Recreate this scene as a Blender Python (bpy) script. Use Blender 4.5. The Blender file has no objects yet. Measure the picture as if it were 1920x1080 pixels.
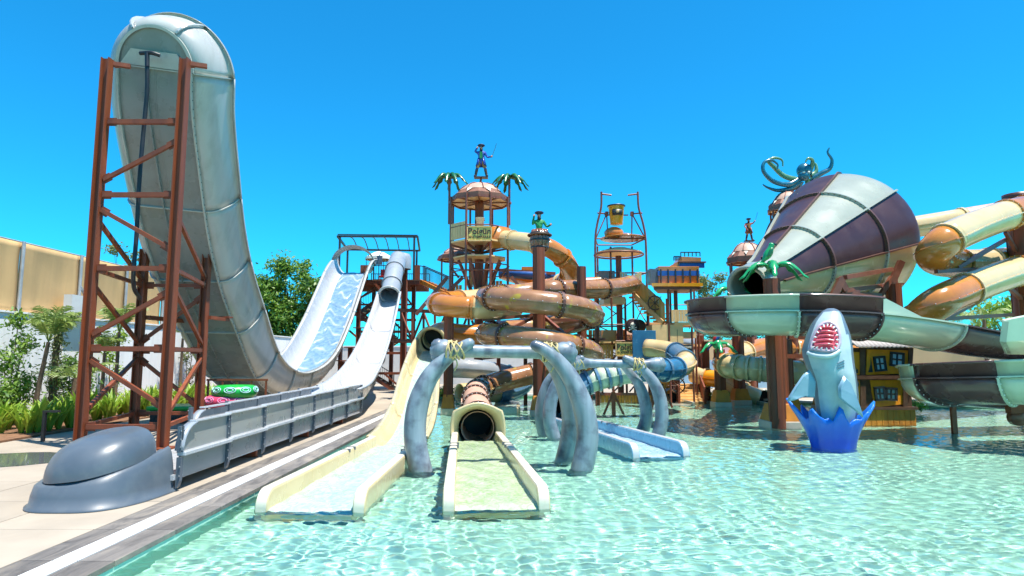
import bpy, bmesh, math, random
import numpy as np
from mathutils import Vector, Matrix, Quaternion

R = math.radians
SC = bpy.context.scene
COL = SC.collection

# ------------------------------------------------------------------ camera
CAM_Z, FPX = 2.2, 1190.0                 # eye height, focal length in pixels of a 1920 px wide picture
PITCH = math.atan(130 / FPX)
cam_d = bpy.data.cameras.new('camera')
cam_d.sensor_width = 36.0
cam_d.lens = 36.0 * FPX / 1920.0
cam_d.clip_start, cam_d.clip_end = 0.1, 2000
cam = bpy.data.objects.new('camera', cam_d)
COL.objects.link(cam)
cam.location = (0, 0, CAM_Z)
cam.rotation_euler = (math.pi / 2 + PITCH, 0, 0)
SC.camera = cam

# ------------------------------------------------------------------ sky
TO_SUN = Vector((0.27, -0.17, 1.0)).normalized()
world = bpy.data.worlds.new('World')
SC.world = world
world.use_nodes = True
wn, wl = world.node_tree.nodes, world.node_tree.links
wn.clear()
sky = wn.new('ShaderNodeTexSky')
sky.sky_type = 'NISHITA'
sky.sun_disc = False
sky.sun_elevation = math.asin(TO_SUN.z)
sky.sun_rotation = math.atan2(TO_SUN.x, TO_SUN.y)
sky.air_density = 1.0
sky.dust_density = 0.0
sky.ozone_density = 4.0
wmix = wn.new('ShaderNodeMix'); wmix.data_type = 'RGBA'; wmix.blend_type = 'MULTIPLY'
wmix.inputs[0].default_value = 1.0
wmix.inputs[7].default_value = (0.075, 0.84, 1.12, 1)      # the deep clear blue of the day
wbg = wn.new('ShaderNodeBackground')
wbg.inputs['Strength'].default_value = 0.10
wout = wn.new('ShaderNodeOutputWorld')
wl.new(sky.outputs[0], wmix.inputs[6])
wl.new(wmix.outputs[2], wbg.inputs['Color'])
wl.new(wbg.outputs[0], wout.inputs['Surface'])

# ------------------------------------------------------------------ sun
sun_d = bpy.data.lights.new('sun', 'SUN')
sun_d.energy = 4.2
sun_d.angle = R(0.53)
sun_d.color = (1.0, 0.955, 0.88)
sun_d.cycles.is_caustics_light = True
sun = bpy.data.objects.new('sun', sun_d)
COL.objects.link(sun)
sun.rotation_euler = (-TO_SUN).to_track_quat('-Z', 'Y').to_euler()
sun.location = (0, 0, 40)

# ------------------------------------------------------------------ exposure and renderer
SC.view_settings.view_transform = 'Standard'
SC.view_settings.look = 'None'
SC.view_settings.exposure = 1.1
SC.view_settings.gamma = 1.0
SC.view_settings.use_curve_mapping = False
SC.cycles.use_denoising = True
SC.cycles.use_adaptive_sampling = True
SC.cycles.adaptive_threshold = 0.02
SC.cycles.max_bounces = 8
SC.cycles.transparent_max_bounces = 12
SC.cycles.caustics_reflective = False
SC.cycles.caustics_refractive = True
SC.cycles.blur_glossy = 0.5

random.seed(7)

# ------------------------------------------------------------------ placing: where the photograph's sight lines meet a depth or a height
def ray(px, py):
    u, v = (px - 960) / FPX, (540 - py) / FPX
    c, s = math.cos(PITCH), math.sin(PITCH)
    return Vector((u, c - v * s, s + v * c))

def P(px, py, Y):
    d = ray(px, py)
    return Vector((0, 0, CAM_Z)) + d * (Y / d.y)

def G(px, py, z=0.0):
    d = ray(px, py)
    return Vector((0, 0, CAM_Z)) + d * ((z - CAM_Z) / d.z)

# ------------------------------------------------------------------ materials
MATS = {}
def mat(name, col, rough=0.5, metal=0.0, var=0.12, scale=3.0, bump=0.0, bscale=40.0, coat=0.0,
        dirt=None, dirt_amt=0.0, dirt_scale=1.5, streak=False, spec=0.5, trans=0.0, col2=None, col2_scale=1.0, col2_lo=0.45, col2_hi=0.6, piece=0.0):
    m = bpy.data.materials.new(name)
    m.use_nodes = True
    nt = m.node_tree
    n, l = nt.nodes, nt.links
    b = n['Principled BSDF']
    tc = n.new('ShaderNodeTexCoord')
    geo = n.new('ShaderNodeNewGeometry')
    src = geo.outputs['Position']
    nz = n.new('ShaderNodeTexNoise'); nz.inputs['Scale'].default_value = scale; nz.inputs['Detail'].default_value = 5
    if streak:
        mp = n.new('ShaderNodeMapping'); mp.inputs['Scale'].default_value = (1, 1, 0.12)
        l.new(src, mp.inputs[0]); l.new(mp.outputs[0], nz.inputs[0])
    else:
        l.new(src, nz.inputs[0])
    mr = n.new('ShaderNodeMapRange')
    mr.inputs['From Min'].default_value = 0.3; mr.inputs['From Max'].default_value = 0.7
    mr.inputs['To Min'].default_value = 1 - var; mr.inputs['To Max'].default_value = 1 + var
    l.new(nz.outputs[0], mr.inputs[0])
    mx = n.new('ShaderNodeMix'); mx.data_type = 'RGBA'; mx.blend_type = 'MULTIPLY'; mx.inputs[0].default_value = 1
    mx.inputs[6].default_value = (*col, 1)
    l.new(mr.outputs[0], mx.inputs[7])
    out = mx.outputs[2]
    if col2:
        n2 = n.new('ShaderNodeTexNoise'); n2.inputs['Scale'].default_value = col2_scale; n2.inputs['Detail'].default_value = 6
        l.new(src, n2.inputs[0])
        r2 = n.new('ShaderNodeMapRange'); r2.inputs['From Min'].default_value = col2_lo; r2.inputs['From Max'].default_value = col2_hi
        l.new(n2.outputs[0], r2.inputs[0])
        m2 = n.new('ShaderNodeMix'); m2.data_type = 'RGBA'; m2.inputs[7].default_value = (*col2, 1)
        l.new(r2.outputs[0], m2.inputs[0]); l.new(out, m2.inputs[6]); out = m2.outputs[2]
    if dirt:
        n2 = n.new('ShaderNodeTexNoise'); n2.inputs['Scale'].default_value = dirt_scale; n2.inputs['Detail'].default_value = 8; n2.inputs['Roughness'].default_value = 0.65
        mp2 = n.new('ShaderNodeMapping'); mp2.inputs['Location'].default_value = (3.1, 7.7, 1.3)
        if streak: mp2.inputs['Scale'].default_value = (1.6, 1.6, 0.25)
        l.new(src, mp2.inputs[0]); l.new(mp2.outputs[0], n2.inputs[0])
        r2 = n.new('ShaderNodeMapRange'); r2.inputs['From Min'].default_value = 0.48; r2.inputs['From Max'].default_value = 0.72
        r2.inputs['To Max'].default_value = dirt_amt
        l.new(n2.outputs[0], r2.inputs[0])
        m2 = n.new('ShaderNodeMix'); m2.data_type = 'RGBA'; m2.inputs[7].default_value = (*dirt, 1)
        l.new(r2.outputs[0], m2.inputs[0]); l.new(out, m2.inputs[6]); out = m2.outputs[2]
    if piece:            # each piece a little lighter or darker than its neighbours
        oi = n.new('ShaderNodeObjectInfo'); r3 = n.new('ShaderNodeMapRange'); r3.inputs['To Min'].default_value = 1 - piece; r3.inputs['To Max'].default_value = 1 + piece
        l.new(oi.outputs['Random'], r3.inputs[0])
        m3 = n.new('ShaderNodeMix'); m3.data_type = 'RGBA'; m3.blend_type = 'MULTIPLY'; m3.inputs[0].default_value = 1
        l.new(out, m3.inputs[6]); l.new(r3.outputs[0], m3.inputs[7]); out = m3.outputs[2]
    l.new(out, b.inputs['Base Color'])
    b.inputs['Metallic'].default_value = metal
    b.inputs['Specular IOR Level'].default_value = spec
    rr = n.new('ShaderNodeMapRange')
    rr.inputs['From Min'].default_value = 0.3; rr.inputs['From Max'].default_value = 0.7
    rr.inputs['To Min'].default_value = max(0.02, rough - 0.08); rr.inputs['To Max'].default_value = min(1, rough + 0.1)
    l.new(nz.outputs[0], rr.inputs[0]); l.new(rr.outputs[0], b.inputs['Roughness'])
    if coat: b.inputs['Coat Weight'].default_value = coat; b.inputs['Coat Roughness'].default_value = 0.12
    if trans:
        b.inputs['Subsurface Weight'].default_value = 0.0
    if bump:
        nb = n.new('ShaderNodeTexNoise'); nb.inputs['Scale'].default_value = bscale; nb.inputs['Detail'].default_value = 4
        l.new(src, nb.inputs[0])
        bp = n.new('ShaderNodeBump'); bp.inputs['Strength'].default_value = bump; bp.inputs['Distance'].default_value = 0.02
        l.new(nb.outputs[0], bp.inputs['Height']); l.new(bp.outputs[0], b.inputs['Normal'])
    MATS[name] = m
    return m

def leafmat(name, col, col2, tr=0.35):
    m = bpy.data.materials.new(name); m.use_nodes = True
    n, l = m.node_tree.nodes, m.node_tree.links
    b = n['Principled BSDF']
    geo = n.new('ShaderNodeNewGeometry')
    nz = n.new('ShaderNodeTexNoise'); nz.inputs['Scale'].default_value = 2.2; nz.inputs['Detail'].default_value = 4
    l.new(geo.outputs['Position'], nz.inputs[0])
    ad = n.new('ShaderNodeMath'); ad.operation = 'ADD'
    ri = n.new('ShaderNodeMath'); ri.operation = 'MULTIPLY'; ri.inputs[1].default_value = 0.5
    l.new(geo.outputs['Random Per Island'], ri.inputs[0])
    l.new(ri.outputs[0], ad.inputs[0]); l.new(nz.outputs[0], ad.inputs[1])
    mr = n.new('ShaderNodeMapRange'); mr.inputs['From Min'].default_value = 0.4; mr.inputs['From Max'].default_value = 1.0
    l.new(ad.outputs[0], mr.inputs[0])
    mx = n.new('ShaderNodeMix'); mx.data_type = 'RGBA'; mx.inputs[6].default_value = (*col, 1); mx.inputs[7].default_value = (*col2, 1)
    l.new(mr.outputs[0], mx.inputs[0])
    l.new(mx.outputs[2], b.inputs['Base Color'])
    b.inputs['Roughness'].default_value = 0.45
    tl = n.new('ShaderNodeBsdfTranslucent'); l.new(mx.outputs[2], tl.inputs['Color'])
    ms = n.new('ShaderNodeMixShader'); ms.inputs[0].default_value = tr
    l.new(b.outputs[0], ms.inputs[1]); l.new(tl.outputs[0], ms.inputs[2])
    l.new(ms.outputs[0], n['Material Output'].inputs['Surface'])
    MATS[name] = m
    return m

# ------------------------------------------------------------------ mesh builder
class MB:
    def __init__(s):
        s.v, s.f, s.mi, s.sm = [], [], [], []
        s.mats = []
    def _m(s, m):
        if m is None: return 0
        if m not in s.mats: s.mats.append(m)
        return s.mats.index(m)
    def add(s, vs, fs, m=None, smooth=False):
        o = len(s.v); k = s._m(m)
        s.v.extend([tuple(p) for p in vs])
        for f in fs:
            s.f.append(tuple(i + o for i in f)); s.mi.append(k); s.sm.append(smooth)
        return s
    def box(s, c, size, rot=None, m=None, taper=1.0):
        hx, hy, hz = size[0] / 2, size[1] / 2, size[2] / 2
        vs = []
        for z in (-hz, hz):
            k = taper if z > 0 else 1.0
            for x, y in ((-hx, -hy), (hx, -hy), (hx, hy), (-hx, hy)):
                p = Vector((x * k, y * k, z))
                if rot is not None: p = rot @ p
                vs.append(p + Vector(c))
        s.add(vs, [(3, 2, 1, 0), (4, 5, 6, 7), (0, 1, 5, 4), (1, 2, 6, 5), (2, 3, 7, 6), (3, 0, 4, 7)], m)
        return s
    def span(s, a, b, m=None):               # box from corner to corner
        a, b = Vector(a), Vector(b)
        return s.box((a + b) / 2, [abs(t) for t in (b - a)], m=m)
    def bar(s, a, b, w, h=None, up=(0, 0, 1), m=None):
        a, b = Vector(a), Vector(b); h = h or w
        d = (b - a); L = d.length
        if L < 1e-6: return s
        y = d / L; u = Vector(up)
        if abs(y.dot(u)) > 0.97: u = Vector((0, 1, 0)) if abs(y.y) < 0.9 else Vector((1, 0, 0))
        x = y.cross(u).normalized(); z = x.cross(y)
        rot = Matrix((x, y, z)).transposed()
        return s.box((a + b) / 2, (w, L, h), rot, m)
    def ibeam(s, a, b, w, h, t=0.02, up=(0, 0, 1), m=None):
        a, b = Vector(a), Vector(b); d = (b - a).normalized(); u = Vector(up)
        if abs(d.dot(u)) > 0.97: u = Vector((0, 1, 0))
        x = d.cross(u).normalized(); z = x.cross(d)
        o = z * (h / 2 - t / 2)
        s.bar(a + o, b + o, w, t, z, m); s.bar(a - o, b - o, w, t, z, m)
        return s.bar(a, b, t, h - 2 * t, z, m)
    def tube(s, pts, r, n=8, m=None, caps=True, smooth=True, closed=False):
        pts = [Vector(p) for p in pts]
        rs = r if isinstance(r, (list, tuple)) else [r] * len(pts)
        fr = rm_frames(pts, closed)
        vs = []
        for p, (t, x, z), q in zip(pts, fr, rs):
            for k in range(n):
                a = 2 * math.pi * k / n
                vs.append(p + x * (q * math.cos(a)) + z * (q * math.sin(a)))
        fs = []
        N = len(pts)
        for i in range(N if closed else N - 1):
            j = (i + 1) % N
            for k in range(n):
                fs.append((i * n + k, i * n + (k + 1) % n, j * n + (k + 1) % n, j * n + k))
        s.add(vs, fs, m, smooth)
        if caps and not closed:
            s.add(vs[:n], [tuple(range(n))[::-1]], m); s.add(vs[-n:], [tuple(range(n))], m)
        return s
    def lathe(s, prof, c=(0, 0, 0), n=24, rot=None, m=None, smooth=True, a0=0.0, a1=2 * math.pi):
        full = abs(a1 - a0 - 2 * math.pi) < 1e-6
        cols = n if full else n + 1
        vs = []
        for r, z in prof:
            for k in range(cols):
                a = a0 + (a1 - a0) * k / n
                p = Vector((r * math.cos(a), r * math.sin(a), z))
                if rot is not None: p = rot @ p
                vs.append(p + Vector(c))
        fs = []
        for i in range(len(prof) - 1):
            for k in range(n):
                k2 = (k + 1) % cols
                fs.append((i * cols + k, i * cols + k2, (i + 1) * cols + k2, (i + 1) * cols + k))
        return s.add(vs, fs, m, smooth)
    def loft(s, rings, m=None, smooth=True, close_ring=False, caps=False):
        n = len(rings[0]); vs = [p for r in rings for p in r]; fs = []
        for i in range(len(rings) - 1):
            for k in range(n if close_ring else n - 1):
                k2 = (k + 1) % n
                fs.append((i * n + k, i * n + k2, (i + 1) * n + k2, (i + 1) * n + k))
        if caps:
            fs.append(tuple(range(n))[::-1]); fs.append(tuple((len(rings) - 1) * n + k for k in range(n)))
        return s.add(vs, fs, m, smooth)
    def ball(s, c, r, n=12, m=None, rot=None):
        r = r if isinstance(r, (tuple, list)) else (r, r, r)
        rings = []
        for i in range(n // 2 + 1):
            th = math.pi * i / (n // 2)
            ring = []
            for k in range(n):
                a = 2 * math.pi * k / n
                p = Vector((r[0] * math.sin(th) * math.cos(a), r[1] * math.sin(th) * math.sin(a), r[2] * math.cos(th)))
                if rot is not None: p = rot @ p
                ring.append(p + Vector(c))
            rings.append(ring)
        return s.loft(rings[::-1], m, True, True)
    def prism(s, outline, axis_vec, m=None, smooth=False):   # closed outline extruded along a vector
        o = [Vector(p) for p in outline]; e = Vector(axis_vec); n = len(o)
        vs = o + [p + e for p in o]
        fs = [tuple(range(n))[::-1], tuple(range(n, 2 * n))]
        for k in range(n): fs.append((k, (k + 1) % n, n + (k + 1) % n, n + k))
        return s.add(vs, fs, m, smooth)
    def build(s, name, material=None, parent=None, loc=None, bevel=0.0, solid=0.0, autosmooth=True):
        me = bpy.data.meshes.new(name)
        me.from_pydata(s.v, [], s.f)
        ml = s.mats if s.mats else [material]
        for mm in ml:
            me.materials.append(MATS[mm] if isinstance(mm, str) else mm)
        for p, k, q in zip(me.polygons, s.mi, s.sm):
            p.material_index = k; p.use_smooth = q
        me.update()
        o = bpy.data.objects.new(name, me)
        COL.objects.link(o)
        if parent is not None:
            o.parent = parent
            o.matrix_parent_inverse = parent_inv(parent)
        if loc is not None: o.location = loc
        if solid:
            md = o.modifiers.new('thickness', 'SOLIDIFY'); md.thickness = solid; md.offset = 0
        if bevel:
            md = o.modifiers.new('bevel', 'BEVEL'); md.width = bevel; md.segments = 2; md.limit_method = 'ANGLE'
        return o

def parent_inv(p):
    mtx = Matrix.Identity(4); chain = []
    while p is not None: chain.append(p); p = p.parent
    for q in reversed(chain):
        mtx = mtx @ q.matrix_parent_inverse @ Matrix.LocRotScale(q.location, q.rotation_euler, q.scale)
    return mtx.inverted()

def frames(pts, closed=False, up=Vector((0, 0, 1))):
    out = []; N = len(pts); x0 = None
    for i in range(N):
        if closed: t = pts[(i + 1) % N] - pts[i - 1]
        elif i == 0: t = pts[1] - pts[0]
        elif i == N - 1: t = pts[-1] - pts[-2]
        else: t = (pts[i + 1] - pts[i]).normalized() + (pts[i] - pts[i - 1]).normalized()
        t = t.normalized()
        if abs(t.dot(up)) > 0.985:
            x = x0 if x0 is not None else Vector((1, 0, 0))
            x = (x - t * x.dot(t)).normalized()
        else:
            x = t.cross(up).normalized()
            if x0 is not None and x.dot(x0) < -0.5 and abs(t.dot(up)) > 0.8: x = -x
        x0 = x
        out.append((t, x, x.cross(t)))
    return out

def rm_frames(pts, closed=False):            # rotation minimising frames: no twist along a round tube
    N = len(pts); T = []
    for i in range(N):
        if closed: t = pts[(i + 1) % N] - pts[i - 1]
        elif i == 0: t = pts[1] - pts[0]
        elif i == N - 1: t = pts[-1] - pts[-2]
        else: t = (pts[i + 1] - pts[i]).normalized() + (pts[i] - pts[i - 1]).normalized()
        T.append(t.normalized() if t.length > 1e-9 else Vector((0, 0, 1)))
    ref = Vector((0, 0, 1)) if abs(T[0].z) < .9 else Vector((1, 0, 0))
    x = T[0].cross(ref).normalized(); out = []
    for i in range(N):
        x = x - T[i] * x.dot(T[i]); x = x.normalized() if x.length > 1e-6 else T[i].orthogonal().normalized()
        out.append((T[i], x, x.cross(T[i])))
    return out

def spline(ctrl, n=8, closed=False):           # Catmull-Rom through the control points
    c = [Vector(p) for p in ctrl]; out = []
    N = len(c)
    rng = range(N if closed else N - 1)
    for i in rng:
        if closed: p0, p1, p2, p3 = c[i - 1], c[i], c[(i + 1) % N], c[(i + 2) % N]
        else:
            p1, p2 = c[i], c[i + 1]
            p0 = c[i - 1] if i > 0 else p1 * 2 - p2
            p3 = c[i + 2] if i + 2 < N else p2 * 2 - p1
        for k in range(n):
            t = k / n
            out.append(0.5 * ((2 * p1) + (p2 - p0) * t + (2 * p0 - 5 * p1 + 4 * p2 - p3) * t * t + (3 * p1 - p0 - 3 * p2 + p3) * t ** 3))
    if not closed: out.append(c[-1])
    return out

# ------------------------------------------------------------------ things, parts, setting
def tag(o, label=None, cat=None, group=None, kind=None):
    if label: o['label'] = label
    if cat: o['category'] = cat
    if group: o['group'] = group
    if kind: o['kind'] = kind
    return o

def thing(name, label, cat, loc=(0, 0, 0), rotz=0.0, group=None):
    o = bpy.data.objects.new(name, None)
    o.empty_display_size = 0.2
    COL.objects.link(o)
    o.location = loc; o.rotation_euler = (0, 0, rotz)
    return tag(o, label, cat, group, 'thing')

def struct(o): return tag(o, kind='structure')

def copy_tree(o, parent=None):
    c = o.copy(); COL.objects.link(c)
    c.parent = parent
    for ch in list(o.children): copy_tree(ch, c)
    return c
# ================================================================== materials used everywhere
mat('rust_steel', (0.215, 0.05, 0.016), 0.55, var=0.25, scale=4, dirt=(0.14, 0.04, 0.018), dirt_amt=0.7, dirt_scale=2.2, streak=True, bump=0.08, bscale=30)
mat('dark_steel', (0.035, 0.032, 0.032), 0.4, var=0.2)
mat('maroon_steel', (0.22, 0.068, 0.036), 0.4, var=0.22, scale=3, dirt=(0.11, 0.035, 0.018), dirt_amt=0.5)
mat('bolt_steel', (0.45, 0.44, 0.42), 0.35, metal=0.8)
mat('hose_black', (0.012, 0.014, 0.02), 0.45, var=0.2)
mat('concrete', (0.36, 0.305, 0.235), 0.75, var=0.07, scale=1.2, dirt=(0.30, 0.25, 0.19), dirt_amt=0.6, dirt_scale=0.9, bump=0.1, bscale=60, piece=.07)
mat('joint', (0.22, 0.20, 0.17), 0.9)
mat('white_tile', (0.60, 0.59, 0.56), 0.45, var=0.05, scale=2, dirt=(0.42, 0.39, 0.34), dirt_amt=0.6, piece=.05)
mat('plaster', (0.84, 0.84, 0.83), 0.8, var=0.05, scale=0.8, dirt=(0.5, 0.5, 0.5), dirt_amt=0.35, streak=True)
mat('soil', (0.20, 0.10, 0.05), 0.95, var=0.3, scale=6, bump=0.4)
mat('lawn', (0.07, 0.13, 0.03), 0.9, var=0.4, scale=5)
mat('fabric_tan', (0.56, 0.36, 0.16), 0.85, var=0.12, scale=1.5, dirt=(0.38, 0.24, 0.11), dirt_amt=0.5, dirt_scale=0.6, streak=True, bump=0.2, bscale=6)
mat('galvanised', (0.42, 0.42, 0.42), 0.4, metal=0.3, var=0.15)
mat('grey_gel', (0.30, 0.33, 0.36), 0.30, var=0.07, scale=1.5, dirt=(0.2, 0.2, 0.2), dirt_amt=0.3, coat=0.35)
mat('grey_panel', (0.24, 0.25, 0.24), 0.28, var=0.06, scale=2, dirt=(0.17, 0.17, 0.155), dirt_amt=0.45, coat=0.3)
mat('grey_shell', (0.42, 0.41, 0.385), 0.30, var=0.07, scale=1.0, dirt=(0.25, 0.235, 0.19), dirt_amt=0.45, streak=True, coat=0.25)
mat('pale_lip', (0.46, 0.455, 0.41), 0.3, var=0.06, coat=0.3)
mat('white_gel', (0.47, 0.48, 0.49), 0.25, var=0.04, coat=0.4)
mat('nose_grey', (0.085, 0.108, 0.132), 0.38, var=0.12, scale=1.6, dirt=(0.15, 0.17, 0.18), dirt_amt=0.5, dirt_scale=2.5, coat=0.15)
mat('cream_gel', (0.60, 0.49, 0.27), 0.25, var=0.05, scale=1.5, dirt=(0.46, 0.36, 0.14), dirt_amt=0.4, coat=0.4)
mat('tube_cream', (0.66, 0.49, 0.25), 0.2, var=0.05, scale=1.5, dirt=(0.48, 0.34, 0.12), dirt_amt=0.35, coat=0.5)
mat('tube_orange', (0.52, 0.19, 0.030), 0.2, var=0.12, scale=1.5, dirt=(0.35, 0.11, 0.02), dirt_amt=0.4, coat=0.5)
mat('tube_yellow', (0.78, 0.32, 0.015), 0.2, var=0.06, coat=0.5)
mat('tube_brown', (0.27, 0.10, 0.045), 0.22, var=0.16, scale=2, coat=0.45)
mat('tube_salmon', (0.60, 0.35, 0.24), 0.4, var=0.1, scale=3, dirt=(0.42, 0.22, 0.13), dirt_amt=0.4)
mat('dark_brown', (0.125, 0.058, 0.054), 0.25, var=0.14, scale=1.2, coat=0.12, dirt=(0.12, 0.065, 0.06), dirt_amt=.4, dirt_scale=2)
mat('cone_brown', (0.055, 0.027, 0.032), 0.35, var=0.12, scale=1.2, spec=.3, dirt=(0.10, 0.06, 0.06), dirt_amt=.35, dirt_scale=2)
mat('flange_brown', (0.10, 0.04, 0.025), 0.4, var=0.2)
mat('mint_gel', (0.53, 0.58, 0.43), 0.2, var=0.05, scale=1.2, dirt=(0.36, 0.42, 0.28), dirt_amt=0.4, coat=0.5)
mat('pale_mint', (0.33, 0.345, 0.275), 0.24, var=0.05, scale=0.8, dirt=(0.24, 0.25, 0.19), dirt_amt=0.45, coat=0.4)
mat('cone_cream', (0.58, 0.50, 0.25), 0.2, var=0.05, coat=0.5)
mat('tube_blue', (0.035, 0.16, 0.30), 0.2, var=0.1, coat=0.5)
mat('tube_steelblue', (0.10, 0.20, 0.30), 0.2, var=0.1, coat=0.5)
mat('runout_blue', (0.20, 0.44, 0.58), 0.25, var=0.05, coat=0.4)
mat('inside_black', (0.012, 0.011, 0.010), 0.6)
mat('plank_yellow', (0.74, 0.26, 0.030), 0.55, var=0.25, scale=5, streak=True, dirt=(0.24, 0.10, 0.02), dirt_amt=0.6, dirt_scale=4)
mat('panel_cream', (0.76, 0.48, 0.20), 0.5, var=0.12, scale=3, streak=True, dirt=(0.45, 0.3, 0.1), dirt_amt=0.4)
mat('soffit_cream', (0.88, 0.58, 0.26), 0.5, var=0.08)
mat('canvas', (0.78, 0.74, 0.60), 0.7, var=0.05)
mat('wall_yellow', (0.95, 0.33, 0.010), 0.5, var=0.14, scale=4, dirt=(0.50, 0.20, 0.012), dirt_amt=0.5, dirt_scale=3)
mat('timber_brown', (0.12, 0.055, 0.028), 0.5, var=0.25, scale=6, dirt=(0.05, 0.025, 0.015), dirt_amt=0.5)
mat('window_blue', (0.42, 0.66, 0.74), 0.15, var=0.08)
mat('frame_dark', (0.025, 0.035, 0.04), 0.4)
mat('palm_plastic', (0.02, 0.30, 0.09), 0.25, var=0.2, coat=0.4)
mat('palm_plastic_dark', (0.015, 0.13, 0.04), 0.3, var=0.25, coat=0.3)
mat('thatch_pink', (0.52, 0.33, 0.24), 0.5, var=0.15, scale=4, dirt=(0.3, 0.15, 0.1), dirt_amt=0.5)
mat('roof_band', (0.22, 0.09, 0.05), 0.5, var=0.15)
mat('rim_cream', (0.66, 0.60, 0.46), 0.3, var=0.05, dirt=(0.5, 0.42, 0.28), dirt_amt=0.4)
mat('bone', (0.215, 0.265, 0.295), 0.36, var=0.3, scale=6, streak=True, col2=(0.075, 0.08, 0.108), col2_scale=3.0, col2_lo=0.48, col2_hi=0.70, coat=0.25)
mat('rope', (0.52, 0.40, 0.18), 0.8, var=0.25, scale=30)
mat('red_plastic', (0.55, 0.02, 0.02), 0.35, var=0.1)
mat('green_plastic', (0.012, 0.36, 0.05), 0.3, var=0.1)
mat('pink_plastic', (0.65, 0.07, 0.15), 0.3, var=0.1)
mat('pale_print', (0.45, 0.72, 0.74), 0.35)
mat('pink_print', (0.75, 0.30, 0.50), 0.35)
mat('plinth', (0.62, 0.52, 0.40), 0.6, var=0.1, dirt=(0.4, 0.3, 0.2), dirt_amt=0.5)
mat('base_orange', (0.58, 0.22, 0.02), 0.45, var=0.15, dirt=(0.35, 0.11, 0.02), dirt_amt=0.5)
mat('sign_gold', (0.80, 0.56, 0.13), 0.45, var=0.08)
mat('sign_ink', (0.05, 0.02, 0.015), 0.5)
mat('bark', (0.16, 0.10, 0.06), 0.9, var=0.35, scale=9, bump=0.5)
mat('stucco_back', (0.62, 0.62, 0.60), 0.8, var=0.06)
mat('blue_paint', (0.02, 0.10, 0.36), 0.35, var=0.15)
mat('roof_grey', (0.36, 0.32, 0.29), 0.6, var=0.12)
mat('tan_plank', (0.66, 0.36, 0.09), 0.5, var=0.2, scale=5, streak=True)
mat('bolt_white', (0.80, 0.78, 0.72), 0.4)
leafmat('leaf_bright', (0.13, 0.28, 0.02), (0.34, 0.46, 0.05))
leafmat('leaf_dark', (0.03, 0.10, 0.015), (0.13, 0.24, 0.03))
leafmat('leaf_mid', (0.06, 0.17, 0.02), (0.22, 0.35, 0.04))
leafmat('leaf_olive', (0.10, 0.14, 0.04), (0.27, 0.30, 0.10))
leafmat('leaf_palm', (0.10, 0.20, 0.04), (0.34, 0.42, 0.11))
leafmat('leaf_dry', (0.18, 0.14, 0.05), (0.32, 0.26, 0.10))

def stone_mat():
    m = bpy.data.materials.new('slate_stone'); m.use_nodes = True
    n, l = m.node_tree.nodes, m.node_tree.links; b = n['Principled BSDF']
    geo = n.new('ShaderNodeNewGeometry')
    mp = n.new('ShaderNodeMapping'); mp.inputs['Scale'].default_value = (2.2, 0.55, 1)
    nz = n.new('ShaderNodeTexNoise'); nz.inputs['Scale'].default_value = 2.0; nz.inputs['Detail'].default_value = 9; nz.inputs['Roughness'].default_value = 0.7; nz.inputs['Distortion'].default_value = 1.2
    l.new(geo.outputs['Position'], mp.inputs[0]); l.new(mp.outputs[0], nz.inputs[0])
    cr = n.new('ShaderNodeValToRGB')
    e = cr.color_ramp.elements
    e[0].position, e[0].color = 0.32, (0.085, 0.075, 0.066, 1)
    e[1].position, e[1].color = 0.72, (0.31, 0.26, 0.20, 1)
    k = e.new(0.5); k.color = (0.175, 0.155, 0.135, 1)
    l.new(nz.outputs[0], cr.inputs[0])
    oi = n.new('ShaderNodeObjectInfo'); r3 = n.new('ShaderNodeMapRange'); r3.inputs['To Min'].default_value = .78; r3.inputs['To Max'].default_value = 1.2
    m3 = n.new('ShaderNodeMix'); m3.data_type = 'RGBA'; m3.blend_type = 'MULTIPLY'; m3.inputs[0].default_value = 1
    l.new(oi.outputs['Random'], r3.inputs[0]); l.new(cr.outputs[0], m3.inputs[6]); l.new(r3.outputs[0], m3.inputs[7]); l.new(m3.outputs[2], b.inputs['Base Color'])
    b.inputs['Roughness'].default_value = 0.55
    bp = n.new('ShaderNodeBump'); bp.inputs['Strength'].default_value = 0.3; bp.inputs['Distance'].default_value = 0.02
    l.new(nz.outputs[0], bp.inputs['Height']); l.new(bp.outputs[0], b.inputs['Normal'])
    MATS['slate_stone'] = m
stone_mat()

def pool_floor_mat():
    m = bpy.data.materials.new('pool_paint'); m.use_nodes = True
    n, l = m.node_tree.nodes, m.node_tree.links; b = n['Principled BSDF']
    geo = n.new('ShaderNodeNewGeometry')
    nz = n.new('ShaderNodeTexNoise'); nz.inputs['Scale'].default_value = 0.35; nz.inputs['Detail'].default_value = 5
    l.new(geo.outputs['Position'], nz.inputs[0])
    mx = n.new('ShaderNodeMix'); mx.data_type = 'RGBA'
    mx.inputs[6].default_value = (0.36, 0.66, 0.52, 1); mx.inputs[7].default_value = (0.48, 0.72, 0.55, 1)
    l.new(nz.outputs[0], mx.inputs[0]); l.new(mx.outputs[2], b.inputs['Base Color'])
    b.inputs['Roughness'].default_value = 0.7
    MATS['pool_paint'] = m
pool_floor_mat()

def water_mat():
    m = bpy.data.materials.new('pool_water'); m.use_nodes = True
    n, l = m.node_tree.nodes, m.node_tree.links
    n.remove(n['Principled BSDF'])
    g = n.new('ShaderNodeBsdfGlass'); g.inputs['IOR'].default_value = 1.33; g.inputs['Roughness'].default_value = 0.0
    g.inputs['Color'].default_value = (0.90, 0.99, 0.97, 1)
    l.new(g.outputs[0], n['Material Output'].inputs['Surface'])
    MATS['pool_water'] = m
water_mat()

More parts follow.
